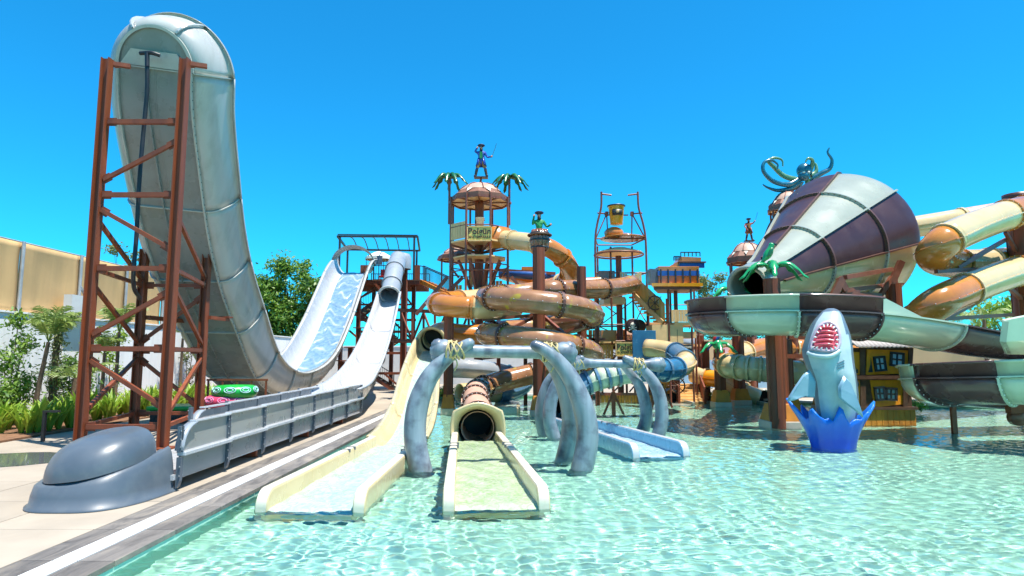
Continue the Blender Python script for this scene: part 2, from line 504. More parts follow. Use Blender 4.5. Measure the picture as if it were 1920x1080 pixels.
# ================================================================== pool, water, deck
DECK = 0.12
POOL = [(-4.1, -6), (-4.1, 35.0), (8.0, 36.0), (15.0, 29.0), (40.0, 25.0), (40.0, -6)]
DEPTH = 0.55
fl = MB(); fl.add([(x, y, -DEPTH) for x, y in POOL], [tuple(range(len(POOL)))[::-1]])
floor = struct(fl.build('pool_floor', 'pool_paint'))
floor.data.flip_normals()
floor.cycles.is_caustics_receiver = True

WV = []
rw = random.Random(3)
for k, a in ((2.2, 0.006), (4.1, 0.007), (7.0, 0.007), (9.3, 0.007), (12, 0.0065), (15, 0.006), (18, 0.0052), (22, 0.0042), (26, 0.0033), (27, 0.0030), (13.5, 0.006), (20, 0.0045)):
    th = rw.uniform(0, 2 * math.pi)
    WV.append((math.cos(th), math.sin(th), k * 1.6, a * 0.46, rw.uniform(0, 6.28)))
def wave(x, y):          # crossing ripples, each a travelling sine with a wandering phase (arrays)
    s = np.zeros_like(x)
    for i, (dx, dy, k, a, ph) in enumerate(WV):
        s += (1 + .45 * np.sin(.55 * x + .8 * y + 2 * ph) * np.sin(.7 * x - .5 * y + ph)) * a * np.sin(k * (dx * x + dy * y) + ph + 2.3 * np.sin(0.9 * x + 1.3 * y + ph) + 1.7 * np.sin(2.3 * y - 1.7 * x + 2 * ph) + .8 * np.sin(5.1 * x + 3.7 * y + 3 * ph))
    return s

def in_pool(x, y):
    c = False; j = len(POOL) - 1
    for i in range(len(POOL)):
        xi, yi = POOL[i]; xj, yj = POOL[j]
        if (yi > y) != (yj > y) and x < (xj - xi) * (y - yi) / (yj - yi) + xi: c = not c
        j = i
    return c

def water_sheet():
    ys = []; y = 3.0
    while y < 36.2:
        ys.append(y); y += 0.03 + max(0, y - 6) * 0.005
    nx = 480
    Y = np.array(ys)[:, None] * np.ones((1, nx + 1))
    Wd = np.minimum(np.maximum(5.5, 1.0 * Y + 3.5), 32.0)
    X = -4.1 + np.linspace(0, 1, nx + 1)[None, :] * (4.1 + Wd)
    Z = wave(X, Y)
    vs = np.stack([X, Y, Z], -1).reshape(-1, 3)
    J, I = np.meshgrid(np.arange(len(ys) - 1), np.arange(nx), indexing='ij')
    A = (J * (nx + 1) + I).ravel()
    fs = np.stack([A, A + 1, A + nx + 2, A + nx + 1], -1)
    b = MB()
    b.v = vs.tolist(); b.f = fs.tolist(); b.mi = [0] * len(fs); b.sm = [True] * len(fs); b.mats = ['pool_water']
    return b.build('water', 'pool_water')
water = struct(water_sheet())
water.cycles.is_caustics_caster = True
# ------------------------------------------------------------------ ground sheets
g = MB(); g.add([(-400, -60, -0.75), (400, -60, -0.75), (400, 700, -0.75), (-400, 700, -0.75)], [(0, 1, 2, 3)])
struct(g.build('ground', 'lawn'))
# pool sides
ps = MB()
for i in range(len(POOL) - 1):
    a, b = POOL[i], POOL[i + 1]
    ps.add([(a[0], a[1], -DEPTH), (b[0], b[1], -DEPTH), (b[0], b[1], DECK - 0.03), (a[0], a[1], DECK - 0.03)], [(0, 1, 2, 3)])
struct(ps.build('pool_wall', 'pool_paint'))
# left deck: bed of the slabs, then the slabs
d = MB(); d.span((-60, -6, -0.6), (-4.105, 60, DECK - 0.025)); deck = struct(d.build('deck', 'joint'))
def slab(x0, y0, x1, y1, m, name, parent, z=DECK, h=0.06):
    j = 0.008
    s = MB(); s.span((x0 + j, y0 + j, z - h), (x1 - j, y1 - j, z))
    return s.build(name, m, parent, bevel=0.004)
xs = [-12.5, -11.0, -9.5, -8.0, -6.5, -5.08]
yy = 2.0
while yy < 40:
    for a, b in zip(xs[:-1], xs[1:]):
        slab(a, yy, b, yy + 1.5, 'concrete', 'paving_slab', deck, z=DECK + random.uniform(-0.0015, 0.0015))
    yy += 1.5
s = MB(); s.span((-17, 40, 0), (-5.08, 60, DECK)); struct(s.build('rear_deck', 'concrete'))
cop = MB(); cop.span((-5.08, 2, -0.02), (-4.10, 46, DECK - 0.03)); coping = struct(cop.build('coping', 'joint'))
yy = 2.0
while yy < 36:
    L = 1.2 if yy < 20 else 2.4
    slab(-5.08, yy, -4.74, yy + L, 'slate_stone', 'border_stone', coping)
    slab(-4.46, yy, -4.08, yy + L, 'slate_stone', 'border_stone', coping, z=DECK - 0.004)
    slab(-4.74, yy, -4.46, yy + L, 'white_tile', 'white_border_tile', coping, z=DECK + 0.003)
    yy += L
# deck beyond the pool
bd = MB()
pb = POOL[1:5]
far = [(40, 80), (-4.1, 80)]
pts = [(-4.105, 35.0)] + [tuple(p) for p in pb[1:]] + far
bd.prism([(x, y, 0.0) for x, y in pts], (0, 0, DECK))
struct(bd.build('far_deck', 'concrete'))
cb = MB()
for a, b in zip(pb[:-1], pb[1:]):
    A, B = Vector((*a, DECK + 0.02)), Vector((*b, DECK + 0.02)); cb.bar(A, B, 0.45, 0.1)
struct(cb.build('far_kerb', 'white_tile'))
# planting bed
bed = MB(); bed.span((-16.5, 5, -0.1), (-12.52, 46, DECK + 0.05)); struct(bed.build('planting_bed', 'soil'))

# ------------------------------------------------------------------ left garden wall and its shade cloth screen
w = thing('garden_wall', 'long white plaster wall behind the planting bed on the left', 'wall', (-16.6, 27, 0))
m = MB(); m.span((-16.85, 6, -0.2), (-16.5, 50, 3.66)); m.build('wall_face', 'plaster', w)
m = MB(); m.span((-16.93, 6, 3.66), (-16.44, 50, 3.72)); m.build('wall_cap', 'plaster', w)
sf = thing('screen_fence', 'tan shade cloth screen on grey posts above the white wall', 'fence', (-16.8, 24, 3.7))
yp = [9.6 + 2.93 * k for k in range(11)]
for i, y in enumerate(yp):
    m = MB(); m.tube([(-16.62, y, 3.5), (-16.62, y, 6.12)], 0.06, 8); m.build('post', 'galvanised', sf)
    if i % 2: m = MB(); m.tube([(-16.60, y + 0.04, 4.9), (-16.55, y + 0.9, 3.7)], 0.045, 6); m.build('brace', 'galvanised', sf)
for a, b in zip(yp[:-1], yp[1:]):
    rows = []
    ph = random.uniform(0, 6)
    for i in range(13):
        t = i / 12; row = []
        for k in range(17):
            q = k / 16; y = a + (b - a) * q
            bulge = 0.10 * (1 - t ** 3) * math.sin(math.pi * q) + (1 - t ** 2) * 0.025 * math.sin(9 * q + 4 * t + ph) * (0.4 + t)
            top = 6.10 - 0.012 * math.sin(math.pi * q)
            row.append(Vector((-16.72 - bulge + 0.03 * math.sin(14 * q + ph) * (1 - t), y, 3.72 + (top - 3.72) * t)))
        rows.append(row)
    m = MB(); m.loft(rows); m.build('cloth_panel', 'fabric_tan', sf, solid=0.008)
m = MB(); m.tube([(-16.74, yp[0], 6.11), (-16.74, yp[-1], 6.11)], 0.03, 6); m.build('top_rail', 'galvanised', sf)
cab = MB(); cab.span((-16.45, 23.2, 3.72), (-16.15, 24.4, 4.5)); 
tag(cab.build('equipment_box', 'stucco_back'), 'pale grey box standing on the white wall before the tan screen', 'box')

# ------------------------------------------------------------------ walls behind the pool
w = thing('rear_wall', 'white rear wall seen between the slide supports', 'wall', (0, 50, 0))
m = MB(); m.span((-16.5, 50, 0), (26, 50.3, 3.0)); m.build('wall_face', 'stucco_back', w)
m = MB(); m.span((-16.5, 49.95, 3.0), (26, 50.35, 3.1)); m.build('wall_cap', 'plaster', w)
w = thing('side_wall', 'tan wall behind the yellow playhouse on the right', 'wall', (24, 33, 0))
mat('tan_wall', (0.62, 0.44, 0.24), 0.8, var=0.08, scale=1)
mat('paleblue_wall', (0.30, 0.50, 0.66), 0.7, var=0.06)
m = MB(); m.prism([(16, 40.0, 0), (40, 31, 0), (40, 31.3, 0), (16, 40.3, 0)], (0, 0, 1.3)); m.build('wall_base', 'plaster', w)
m = MB(); m.prism([(16, 40.05, 1.3), (40, 31.05, 1.3), (40, 31.25, 1.3), (16, 40.25, 1.3)], (0, 0, 2.3)); m.build('wall_screen', 'tan_wall', w)
w = thing('low_wall', 'pale blue wall behind the columns right of the stairs', 'wall', (14, 44, 0))
m = MB(); m.span((11, 44, 0), (22, 44.3, 2.0)); m.build('wall_face', 'paleblue_wall', w)
m = MB(); m.span((11, 44.02, 2.0), (22, 44.28, 3.4)); m.build('wall_screen', 'tan_wall', w)

# ------------------------------------------------------------------ foliage tools
def leaf_cloud(name, material, parent, lumps, n, size, seed=1, flat=0.5, kind=None):
    r = np.random.default_rng(seed)
    vol = np.array([l[3] * l[4] * l[5] for l in lumps]) ** (2 / 3); vol /= vol.sum()
    L = np.array(lumps); k = r.choice(len(lumps), n, p=vol)
    d = r.normal(size=(n, 3)); d /= np.linalg.norm(d, axis=1)[:, None]
    rad = np.abs(r.normal(size=n)) * 0.45 + 0.35
    c = L[k, :3] + d * L[k, 3:6] * rad[:, None]
    s = size * r.uniform(0.6, 1.4, n)
    nrm = d + r.normal(size=(n, 3)) * 0.7 + np.array([0, 0, flat]); nrm /= np.linalg.norm(nrm, axis=1)[:, None]
    a = np.cross(nrm, r.normal(size=(n, 3))); a /= np.linalg.norm(a, axis=1)[:, None]
    b = np.cross(nrm, a)
    p0 = c - a * s[:, None]; p2 = c + a * s[:, None]
    p1 = c - b * s[:, None] * 0.42; p3 = c + b * s[:, None] * 0.42
    vs = np.stack([p0, p1, p2, p3], 1).reshape(-1, 3)
    m = MB(); m.v = vs.tolist(); m.f = np.arange(4 * n).reshape(-1, 4).tolist(); m.mi = [0] * n; m.sm = [False] * n; m.mats = [material]
    o = m.build(name, material, parent)
    if kind: o['kind'] = kind
    return o

def limb_tree(name, label, loc, h, rx, lumps_n, n, leaf, size, seed, cat='tree', group=None, trunk_r=0.16, low=0.35, upright=False):
    rr = random.Random(seed)
    t = thing(name, label, cat, loc, group=group)
    L = Vector(loc)
    m = MB()
    top = L + Vector((rr.uniform(-.2, .2), rr.uniform(-.2, .2), h * 0.8))
    pts = spline([L - Vector((0, 0, .1)), L + Vector((rr.uniform(-.15, .15), 0, h * 0.3)), L + Vector((rr.uniform(-.2, .2), 0, h * 0.55)), top], 5)
    m.tube(pts, [trunk_r * (1 - 0.8 * i / (len(pts) - 1)) for i in range(len(pts))], 8)
    lumps = []
    for k in range(lumps_n * 3):
        a = rr.uniform(0, 6.28); q = rr.uniform(0.1, 1.0) ** 0.6
        zz = rr.uniform(low, 0.98) * h
        env = math.sin(math.pi * min(1, max(0.08, (zz / h - low * 0.7) / (1.08 - low * 0.7)))) ** 0.6
        c = L + Vector((math.cos(a) * rx * q * env, math.sin(a) * rx * q * env * 0.8, zz))
        s = rr.uniform(0.16, 0.40) * rx
        lumps.append((c.x, c.y, c.z, s * 1.1, s, s * (1.3 if upright else 0.8)))
        base = pts[int((0.35 + 0.5 * rr.random()) * (len(pts) - 1))]
        m.tube(spline([base, (base + c) / 2 + Vector((0, 0, 0.1 * h * rr.uniform(-.3, .8))), c], 3), [trunk_r * .3, trunk_r * .25, trunk_r * .2, trunk_r * .16, trunk_r * .12, trunk_r * .08, trunk_r * .05], 5)
    m.build('trunk', 'bark', t)
    leaf_cloud('crown', leaf, t, lumps, n, size, seed)
    return t

def frond(m, base, d, length, droop, width, nl=18, rr=random):
    # feather leaf: arching rib with narrow leaflets
    d = Vector(d).normalized(); pts = []
    side = d.cross(Vector((0, 0, 1)))
    side = side.normalized() if side.length > 0.01 else Vector((1, 0, 0))
    for i in range(9):
        t = i / 8
        pts.append(Vector(base) + d * (length * t * (1 - .12 * t)) + Vector((0, 0, -droop * length * t ** 2.4)) + Vector((d.x, d.y, 0)) * (length * .10 * t * t))
    m.tube(pts, [0.014 * (1 - 0.75 * i / 8) for i in range(9)], 4)
    for k in range(nl):
        t = 0.18 + 0.8 * k / nl
        i = min(7, int(t * 8)); q = t * 8 - i
        p = pts[i].lerp(pts[i + 1], q); tan = (pts[i + 1] - pts[i]).normalized()
        L = width * math.sin(math.pi * (0.18 + 0.75 * t)) * rr.uniform(.8, 1.15)
        for sg in (-1, 1):
            e = p + (side * sg * 0.6 + tan * 0.8 + Vector((0, 0, -0.45 + rr.uniform(-.35, .2)))).normalized() * L
            wv = tan * (L * 0.045)
            mid = p.lerp(e, .5) + Vector((0, 0, .05 * L))
            m.add([p - wv, mid - wv * 1.5, e, mid + wv * 1.5, p + wv], [(0, 1, 3, 4), (1, 2, 3)])

def palm(label, loc, h, nf, fl, seed, droop=0.5, trunk_r=0.07, lean=(0, 0), up=0.9, group=None):
    rr = random.Random(seed)
    t = thing('feather_palm', label, 'palm', loc, group=group)
    L = Vector(loc); top = L + Vector((lean[0], lean[1], h))
    pts = spline([L, L + Vector((lean[0] * .3, lean[1] * .3, h * .4)), top], 6)
    m = MB(); m.tube(pts, [trunk_r * (1.25 - .5 * i / (len(pts) - 1)) * (1 + .06 * (i % 2)) for i in range(len(pts))], 8); m.build('trunk', 'bark', t)
    m = MB()
    for k in range(nf):
        a = 2.4 * k + rr.uniform(-.3, .3); e = up * rr.uniform(.45, 1.25)
        frond(m, top, (math.cos(a), math.sin(a), e), fl * rr.uniform(.8, 1.15), droop * rr.uniform(.7, 1.3), fl * .19, 22, rr)
    m.build('crown', 'leaf_palm', t)
    return t

def strap_plant(seed):
    rr = random.Random(seed); m = MB()
    for k in range(16):
        a = rr.uniform(0, 6.28); L = rr.uniform(.45, .95); tilt = rr.uniform(.15, .7)
        d = Vector((math.cos(a), math.sin(a), 0)); s = Vector((-math.sin(a), math.cos(a), 0)); w = rr.uniform(.035, .06)
        p = [d * .04 + d * (L * tilt * q ** 1.4) + Vector((0, 0, L * (q - .38 * tilt * q ** 3))) for q in (0, .35, .7, 1)]
        ws = [w * .6, w, w * .85, .004]
        vs = []
        for pp, ww in zip(p, ws): vs += [pp - s * ww + Vector((0, 0, ww * .4)), pp, pp + s * ww + Vector((0, 0, ww * .4))]
        fs = []
        for i in range(3):
            o = i * 3; fs += [(o, o + 1, o + 4, o + 3), (o + 1, o + 2, o + 5, o + 4)]
        m.add(vs, fs)
    return m

def BED(px, x=-14.8, dy=0):
    t = x / ((px - 960) / FPX); return Vector((x, t * 1.02 + dy, DECK + .05))

# ------------------------------------------------------------------ planting bed on the left
protos = [strap_plant(s) for s in range(5)]
meshes = []
for p in protos:
    o = p.build('strap_leaf_plant', 'leaf_bright'); meshes.append(o.data); bpy.data.objects.remove(o)
rr = random.Random(11)
for k in range(120):
    y = rr.uniform(14.0, 31); x = rr.uniform(-14.6, -12.75)
    o = bpy.data.objects.new('strap_leaf_plant', meshes[k % 5]); COL.objects.link(o)
    o.location = (x, y, DECK + 0.04); o.rotation_euler = (0, 0, rr.uniform(0, 6.28)); sc = rr.uniform(.75, 1.25); o.scale = (sc, sc, sc * rr.uniform(.8, 1.2))
    tag(o, 'bright green strap-leaved plant in the bed before the white wall', 'plant', 'strap-leaved plants in the bed')
palm('slender feather palm at the far left edge before the tan screen', BED(58, -14.6), 2.5, 14, 1.9, 3, droop=.42, lean=(.3, 0), up=3.2)
palm('vine-wrapped feather palm beside the leftmost slender palm', BED(92, -14.9), 2.9, 10, 1.6, 5, droop=.45, trunk_r=.10, up=2.4)
palm('short feather palm with thick trunk behind the black lamp post', BED(134, -14.2), 1.35, 20, 1.4, 8, droop=.3, trunk_r=.13, up=1.0)
palm('tall thin palm seen through the tower legs', BED(210, -15), 3.0, 14, 2.0, 13, droop=.4, up=3.0)
palm('feather palm growing right of the tower rear leg', BED(332, -15.2), 2.9, 12, 1.8, 21, droop=.4, up=2.8)
palm('small palm by the wall between the tower legs', BED(185, -15.4), 2.2, 12, 1.7, 31, droop=.4, up=2.6)
palm('slim palm by the white wall under the silver slide', BED(362, -15.4), 3.2, 10, 1.4, 33, droop=.6, up=1.1)
def bush(label, loc, lumps, n, leaf, size, seed, cat='shrub', name='leafy_shrub', group=None):
    t = thing(name, label, cat, loc, group=group); L = Vector(loc)
    m = MB()
    for l in lumps: m.tube([L, L + Vector((l[0] * .5, l[1] * .5, l[2] * .55)), L + Vector(l[:3])], [.03, .022, .01], 5)
    m.build('stem', 'bark', t)
    leaf_cloud('foliage', leaf, t, [(L.x + l[0], L.y + l[1], L.z + l[2], l[3], l[3], l[4]) for l in lumps], n, size, seed)
    return t
bush('dense dark climbing shrub against the wall at the far left', BED(8, -15.5), [(0, 0, .5, .7, .6), (.2, .2, 1.2, .6, .6), (-.2, 0, 1.9, .55, .6), (0, .5, 2.5, .45, .5), (.3, -.4, .9, .6, .5), (-.1, .3, 3.2, .4, .4)], 3200, 'leaf_mid', .07, 4)
bush('leafy vine climbing the trunk beside the slender palm', BED(92, -14.9), [(0, 0, .5, .28, .5), (0, 0, 1.2, .26, .5), (0, 0, 1.9, .25, .5), (.05, 0, 2.6, .3, .5), (.15, 0, 3.1, .35, .3)], 1500, 'leaf_olive', .055, 6, 'vine', 'climbing_vine')
bush('dark shrub behind the short palm near the lamp post', BED(122, -15.3), [(0, 0, .5, .6, .6), (.3, .3, 1.1, .5, .5), (-.3, 0, 1.3, .45, .5), (0, 0, 1.8, .35, .4)], 1900, 'leaf_dark', .07, 7)
bush('green vine climbing the white wall between the tower legs', BED(200, -15.9), [(0, 0, .5, .35, .5), (.1, .2, 1.3, .3, .5), (-.1, 0, 2.1, .3, .5), (.1, .3, 2.9, .35, .4)], 1300, 'leaf_bright', .06, 8, 'vine', 'climbing_vine')
bush('green vine on the wall right of the tower rear leg', BED(345, -16.0), [(0, 0, .5, .35, .5), (.1, .2, 1.3, .3, .5), (-.1, 0, 2.1, .3, .5), (.1, .3, 3.0, .45, .5)], 1300, 'leaf_olive', .06, 9, 'vine', 'climbing_vine')

# ------------------------------------------------------------------ trees beyond the walls
def T(px, py, Y):
    p = P(px, py, Y); return (p.x, p.y, 0.0), p.z
loc, top = T(545, 492, 58)
limb_tree('broadleaf_tree', 'tall bright green tree behind the white wall left of the wide slide', loc, top * 1.02, 3.0, 22, 8500, 'leaf_mid', .19, 2, low=.25)
loc, top = T(500, 525, 57)
limb_tree('broadleaf_tree', 'lower dense green tree beside the tallest tree behind the wall', loc, top, 2.6, 16, 6000, 'leaf_mid', .18, 5, low=.25)
loc, top = T(585, 512, 57)
limb_tree('broadleaf_tree', 'dark green tree touching the edge of the wide white slide', loc, top, 2.2, 14, 5000, 'leaf_dark', .18, 9, low=.25)
loc, top = T(238, 462, 52)
limb_tree('eucalyptus_tree', 'grey green tree behind the screen seen through the steel tower', loc, top, 2.4, 14, 3200, 'leaf_olive', .16, 12, low=.4)
loc, top = T(1335, 515, 60)
limb_tree('eucalyptus_tree', 'loose olive tree right of the toy galleon platform', loc, top, 2.3, 16, 4200, 'leaf_olive', .15, 14, low=.3)
loc, top = T(1885, 555, 40)
limb_tree('broadleaf_tree', 'green tree under the right hand tube spirals', loc, top, 2.2, 14, 4200, 'leaf_bright', .14, 17, low=.4)
loc, top = T(1625, 560, 46)
limb_tree('broadleaf_tree', 'green tree showing just below the striped funnel', loc, top, 2.0, 12, 3600, 'leaf_bright', .14, 19, low=.3)
loc, top = T(1455, 610, 46)
limb_tree('broadleaf_tree', 'dark tree behind the columns under the mint trough', loc, top, 2.6, 14, 4200, 'leaf_dark', .15, 22, low=.2)
loc, top = T(1845, 600, 36)
palm('feathery palm behind the right hand tube spirals', loc, top, 16, 2.3, 41, droop=.7, up=1.0, trunk_r=.12)
loc, top = T(1775, 600, 38)
palm('feathery palm just right of the striped funnel support', loc, top, 16, 2.2, 43, droop=.7, up=1.0, trunk_r=.12)
rr = random.Random(5)
for k, (px, py, leaf) in enumerate(((850, 738, 'leaf_bright'), (825, 738, 'leaf_bright'), (1400, 742, 'leaf_bright'), (1420, 740, 'leaf_mid'), (1375, 742, 'leaf_bright'), (1740, 765, 'leaf_bright'), (1765, 766, 'leaf_bright'), (1725, 760, 'leaf_mid'), (555, 740, 'leaf_bright'), (660, 745, 'leaf_bright'))):
    lb = ('bright bush on the deck left of the left orange column base', 'yellow green bush beside the cream slide supports', 'bright bush behind the columns right of the stairs', 'green bush below the pale blue wall', 'yellow bush nearest the pool stairs', 'bright low bush right of the yellow playhouse',
          'low yellow bush on the far kerb under the brown trough', 'green bush at the playhouse corner', 'bright bush under the wide silver slide', 'bright bush at the foot of the slide tower')[k]
    p = G(px, py + 8, DECK); p.y += 1.2
    s = p.y / 33
    bush(lb, p, [(rr.uniform(-.5, .5) * s, rr.uniform(-.2, .2), .25 * s, .35 * s, .28 * s) for _ in range(5)], 700, leaf, .06 * s, 50 + k, 'bush', 'low_bush')
# ================================================================== sweeping tools for the slides
def lat_frames(pts, lat):
    out = []
    for i in range(len(pts)):
        t = (pts[min(i + 1, len(pts) - 1)] - pts[max(i - 1, 0)]).normalized()
        x = (lat - t * lat.dot(t)).normalized()
        out.append((t, x, x.cross(t)))
    return out

def sweep(m, pts, fr, prof, material=None, off=0.0, smooth=True):
    # prof: list of (a, b) or function of index
    rings = []
    for i, (p, (t, x, n)) in enumerate(zip(pts, fr)):
        pr = prof(i) if callable(prof) else prof
        if off:
            q = []
            for k in range(len(pr)):
                a = Vector(pr[max(k - 1, 0)]); b = Vector(pr[min(k + 1, len(pr) - 1)])
                d = (b - a).normalized(); q.append((pr[k][0] - d[1] * off, pr[k][1] + d[0] * off))
            pr = q
        rings.append([p + x * a + n * b for a, b in pr])
    m.loft(rings, material, smooth)
    return rings

def resample(pts, step):
    out = [pts[0]]; acc = 0
    for a, b in zip(pts[:-1], pts[1:]):
        L = (b - a).length; s = step - acc
        while s <= L: out.append(a.lerp(b, s / L)); s += step
        acc = (acc + L) % step
    if (out[-1] - pts[-1]).length > step * .3: out.append(pts[-1])
    return out

def arclen(pts):
    s = [0]
    for a, b in zip(pts[:-1], pts[1:]): s.append(s[-1] + (b - a).length)
    return s

def bolts(m, centers, r=0.022):
    for c in centers: m.ball(c, r, 4)

# ================================================================== the wide half-pipe slide
hp = [(40.6, 7.55, -10.0), (39.7, 7.35, -10.0), (38.5, 6.65, -9.98), (36.6, 5.15, -9.92), (34.2, 3.3, -9.85), (31.6, 1.75, -9.78), (29.2, .95, -9.75), (26.6, .62, -9.8), (24.6, .82, -9.85),
      (23.0, 1.35, -9.85), (21.8, 2.05, -9.8), (20.6, 2.95, -9.72), (19.2, 4.2, -9.70), (17.9, 5.6, -9.58), (16.6, 7.35, -9.35), (15.8, 8.55, -9.18), (15.4, 9.5, -9.05)]
ctrl = [Vector((x, y, z)) for y, z, x in hp]
pts = resample(spline(ctrl, 12), 0.22)
LAT = Vector((-1, 0, 0))
fr = lat_frames(pts, LAT)
S = arclen(pts); TOT = S[-1]
def hp_dim(i):
    q = max(0.0, min(1.0, (S[i] / TOT - 0.45) / 0.5)); q = q * q * (3 - 2 * q)
    fw = 0.70 + 0.22 * q; wall = 0.95 + 0.12 * q
    return fw, wall
def hp_side(fw, wl, s=1):
    k = [(fw, 0), (fw + .10, .02), (fw + .24, .10), (fw + .36, .26), (fw + .45, .5), (fw + .50, .75 * wl), (fw + .52, wl), (fw + .64, wl + .01), (fw + .64, wl - .06)]
    return [(s * a, b) for a, b in k]
slide = thing('half_pipe_slide', 'huge silver grey half-pipe slide rising to a rounded top on the left', 'water slide', (-9.8, 26.6, 0))
cuts = [0]
marks = [.08, .22, .36, .48, .56, .645, .73, .80, .88]
for q in marks: cuts.append(min(range(len(S)), key=lambda i: abs(S[i] - q * TOT)))
cuts.append(len(pts) - 1)
for a, b in zip(cuts[:-1], cuts[1:]):
    P_, F_ = pts[a:b + 1], fr[a:b + 1]
    near = S[a] / TOT > 0.5
    m = MB(); sweep(m, P_, F_, lambda i: [(-hp_dim(a + i)[0], 0), (hp_dim(a + i)[0], 0)], 'grey_panel')
    for sg in (-1, 1):     # stiffeners under the floor
        sweep(m, P_, F_, lambda i: [(sg * .18 - .02, -.005), (sg * .18 - .02, -.07), (sg * .18 + .02, -.07), (sg * .18 + .02, -.005)] if sg > 0 else [(-.02, -.005), (-.02, -.001), (.02, -.001), (.02, -.005)], 'grey_panel', smooth=False)
    m.build('floor_panel', None, slide)
    for sg in (-1, 1):
        m = MB(); sweep(m, P_, F_, lambda i: hp_side(*hp_dim(a + i), sg), 'grey_shell' if near else 'pale_lip', smooth=True); m.build('side_wall', None, slide, solid=.02)
        # bolted seam along the floor edge
        m = MB(); sweep(m, P_, F_, lambda i: [(sg * (hp_dim(a + i)[0] + .03), -.004), (sg * (hp_dim(a + i)[0] + .03), -.075), (sg * (hp_dim(a + i)[0] - .01), -.075), (sg * (hp_dim(a + i)[0] - .01), -.004)], 'pale_lip', smooth=False)
        if near:
            for i in range(0, len(P_)):
                t, x, n = F_[i]; c = P_[i] + x * (sg * (hp_dim(a + i)[0] + .04)) - n * .045; m.ball(c, .016, 4, 'dark_steel')
        m.build('seam', None, slide)
    # inner skin
    m = MB(); sweep(m, P_, F_, lambda i: [(q[0] - (.04 if q[0] > 0 else -.04), q[1] + .035) for q in (hp_side(*hp_dim(a + i), -1)[6::-1] + hp_side(*hp_dim(a + i), 1)[:7])], 'white_gel'); m.build('inner_skin', None, slide)
    # transverse flange
    i = b
    fw, wl = hp_dim(i); t, x, n = fr[i]
    pr = hp_side(fw, wl, -1)[6::-1] + hp_side(fw, wl, 1)[:7]
    m = MB()
    r0 = [pts[i] + x * q[0] + n * q[1] - t * .02 for q in pr]
    def outp(q, k):
        A = Vector(pr[max(k - 1, 0)]); B = Vector(pr[min(k + 1, len(pr) - 1)]); d = (B - A).normalized(); return (q[0] + d[1] * .055, q[1] - d[0] * .055)
    r1 = [pts[i] + x * outp(q, k)[0] + n * outp(q, k)[1] - t * .02 for k, q in enumerate(pr)]
    m.loft([r0, r1, [p + t * .03 for p in r1], [p + t * .03 for p in r0]], 'pale_lip', False)
    m.build('cross_flange', None, slide)
# sheet of running water on the far slope
m = MB(); iend = cuts[5]
rows = []; foam_v = []
pts_w = resample(pts[:iend], .09); fr_w = lat_frames(pts_w, LAT); SW = arclen(pts_w)
rng = np.random.default_rng(4)
for i in range(4, len(pts_w)):
    t, x, n = fr_w[i]; fw = hp_dim(min(iend, int(i * .09 / .22)))[0]; row = []
    for k in range(33):
        u = -fw + .02 + (2 * fw - .04) * k / 32
        ph = SW[i] / .95 + .30 * math.sin(5.2 * u + .8 * math.sin(SW[i])) + .12 * math.sin(11 * u + 1.7 * SW[i]) + .16 * math.sin(.9 * SW[i] + 3 * u)
        fph = ph - math.floor(ph); crest = math.exp(-((fph - .85) / .09) ** 2) * (.55 + .45 * math.sin(6.3 * u + 2.1 * SW[i]))
        row.append(pts_w[i] + x * u + n * (.07 + .05 * fph * fph * (1 if fph < .9 else (1 - fph) * 10)))
        foam_v.append(max(0, min(1, crest + .25 * max(0, 1 - SW[i] / 2.5) + random.uniform(-.06, .1))))
    rows.append(row)
m.loft(rows, 'slide_water' if 'slide_water' in MATS else None)
def slide_water_mat():
    mm = bpy.data.materials.new('slide_water'); mm.use_nodes = True
    n, l = mm.node_tree.nodes, mm.node_tree.links; b = n['Principled BSDF']
    geo = n.new('ShaderNodeNewGeometry')
    mp = n.new('ShaderNodeMapping'); mp.inputs['Scale'].default_value = (1.6, 1.0, 2.6); mp.inputs['Rotation'].default_value = (R(35), 0, 0)
    nz = n.new('ShaderNodeTexNoise'); nz.inputs['Scale'].default_value = 1.25; nz.inputs['Detail'].default_value = 7; nz.inputs['Distortion'].default_value = 2.4
    l.new(geo.outputs['Position'], mp.inputs[0]); l.new(mp.outputs[0], nz.inputs[0])
    cr = n.new('ShaderNodeValToRGB'); e = cr.color_ramp.elements
    e[0].position, e[0].color = .30, (.10, .20, .30, 1)
    e[1].position, e[1].color = .75, (.24, .35, .44, 1)
    k = e.new(.5); k.color = (.15, .26, .36, 1)
    l.new(nz.outputs[0], cr.inputs[0])
    av = n.new('ShaderNodeAttribute'); av.attribute_name = 'foam'
    fm = n.new('ShaderNodeMix'); fm.data_type = 'RGBA'; fm.inputs[7].default_value = (.50, .55, .58, 1)
    l.new(av.outputs['Fac'], fm.inputs[0]); l.new(cr.outputs[0], fm.inputs[6]); l.new(fm.outputs[2], b.inputs['Base Color'])
    b.inputs['Roughness'].default_value = .18
    bp = n.new('ShaderNodeBump'); bp.inputs['Strength'].default_value = .5; bp.inputs['Distance'].default_value = .05
    l.new(nz.outputs[0], bp.inputs['Height']); l.new(bp.outputs[0], b.inputs['Normal'])
    MATS['slide_water'] = mm
slide_water_mat()
m.mats = ['slide_water']; rwo = m.build('running_water', None, slide)
at = rwo.data.attributes.new('foam', 'FLOAT', 'POINT'); at.data.foreach_set('value', foam_v)
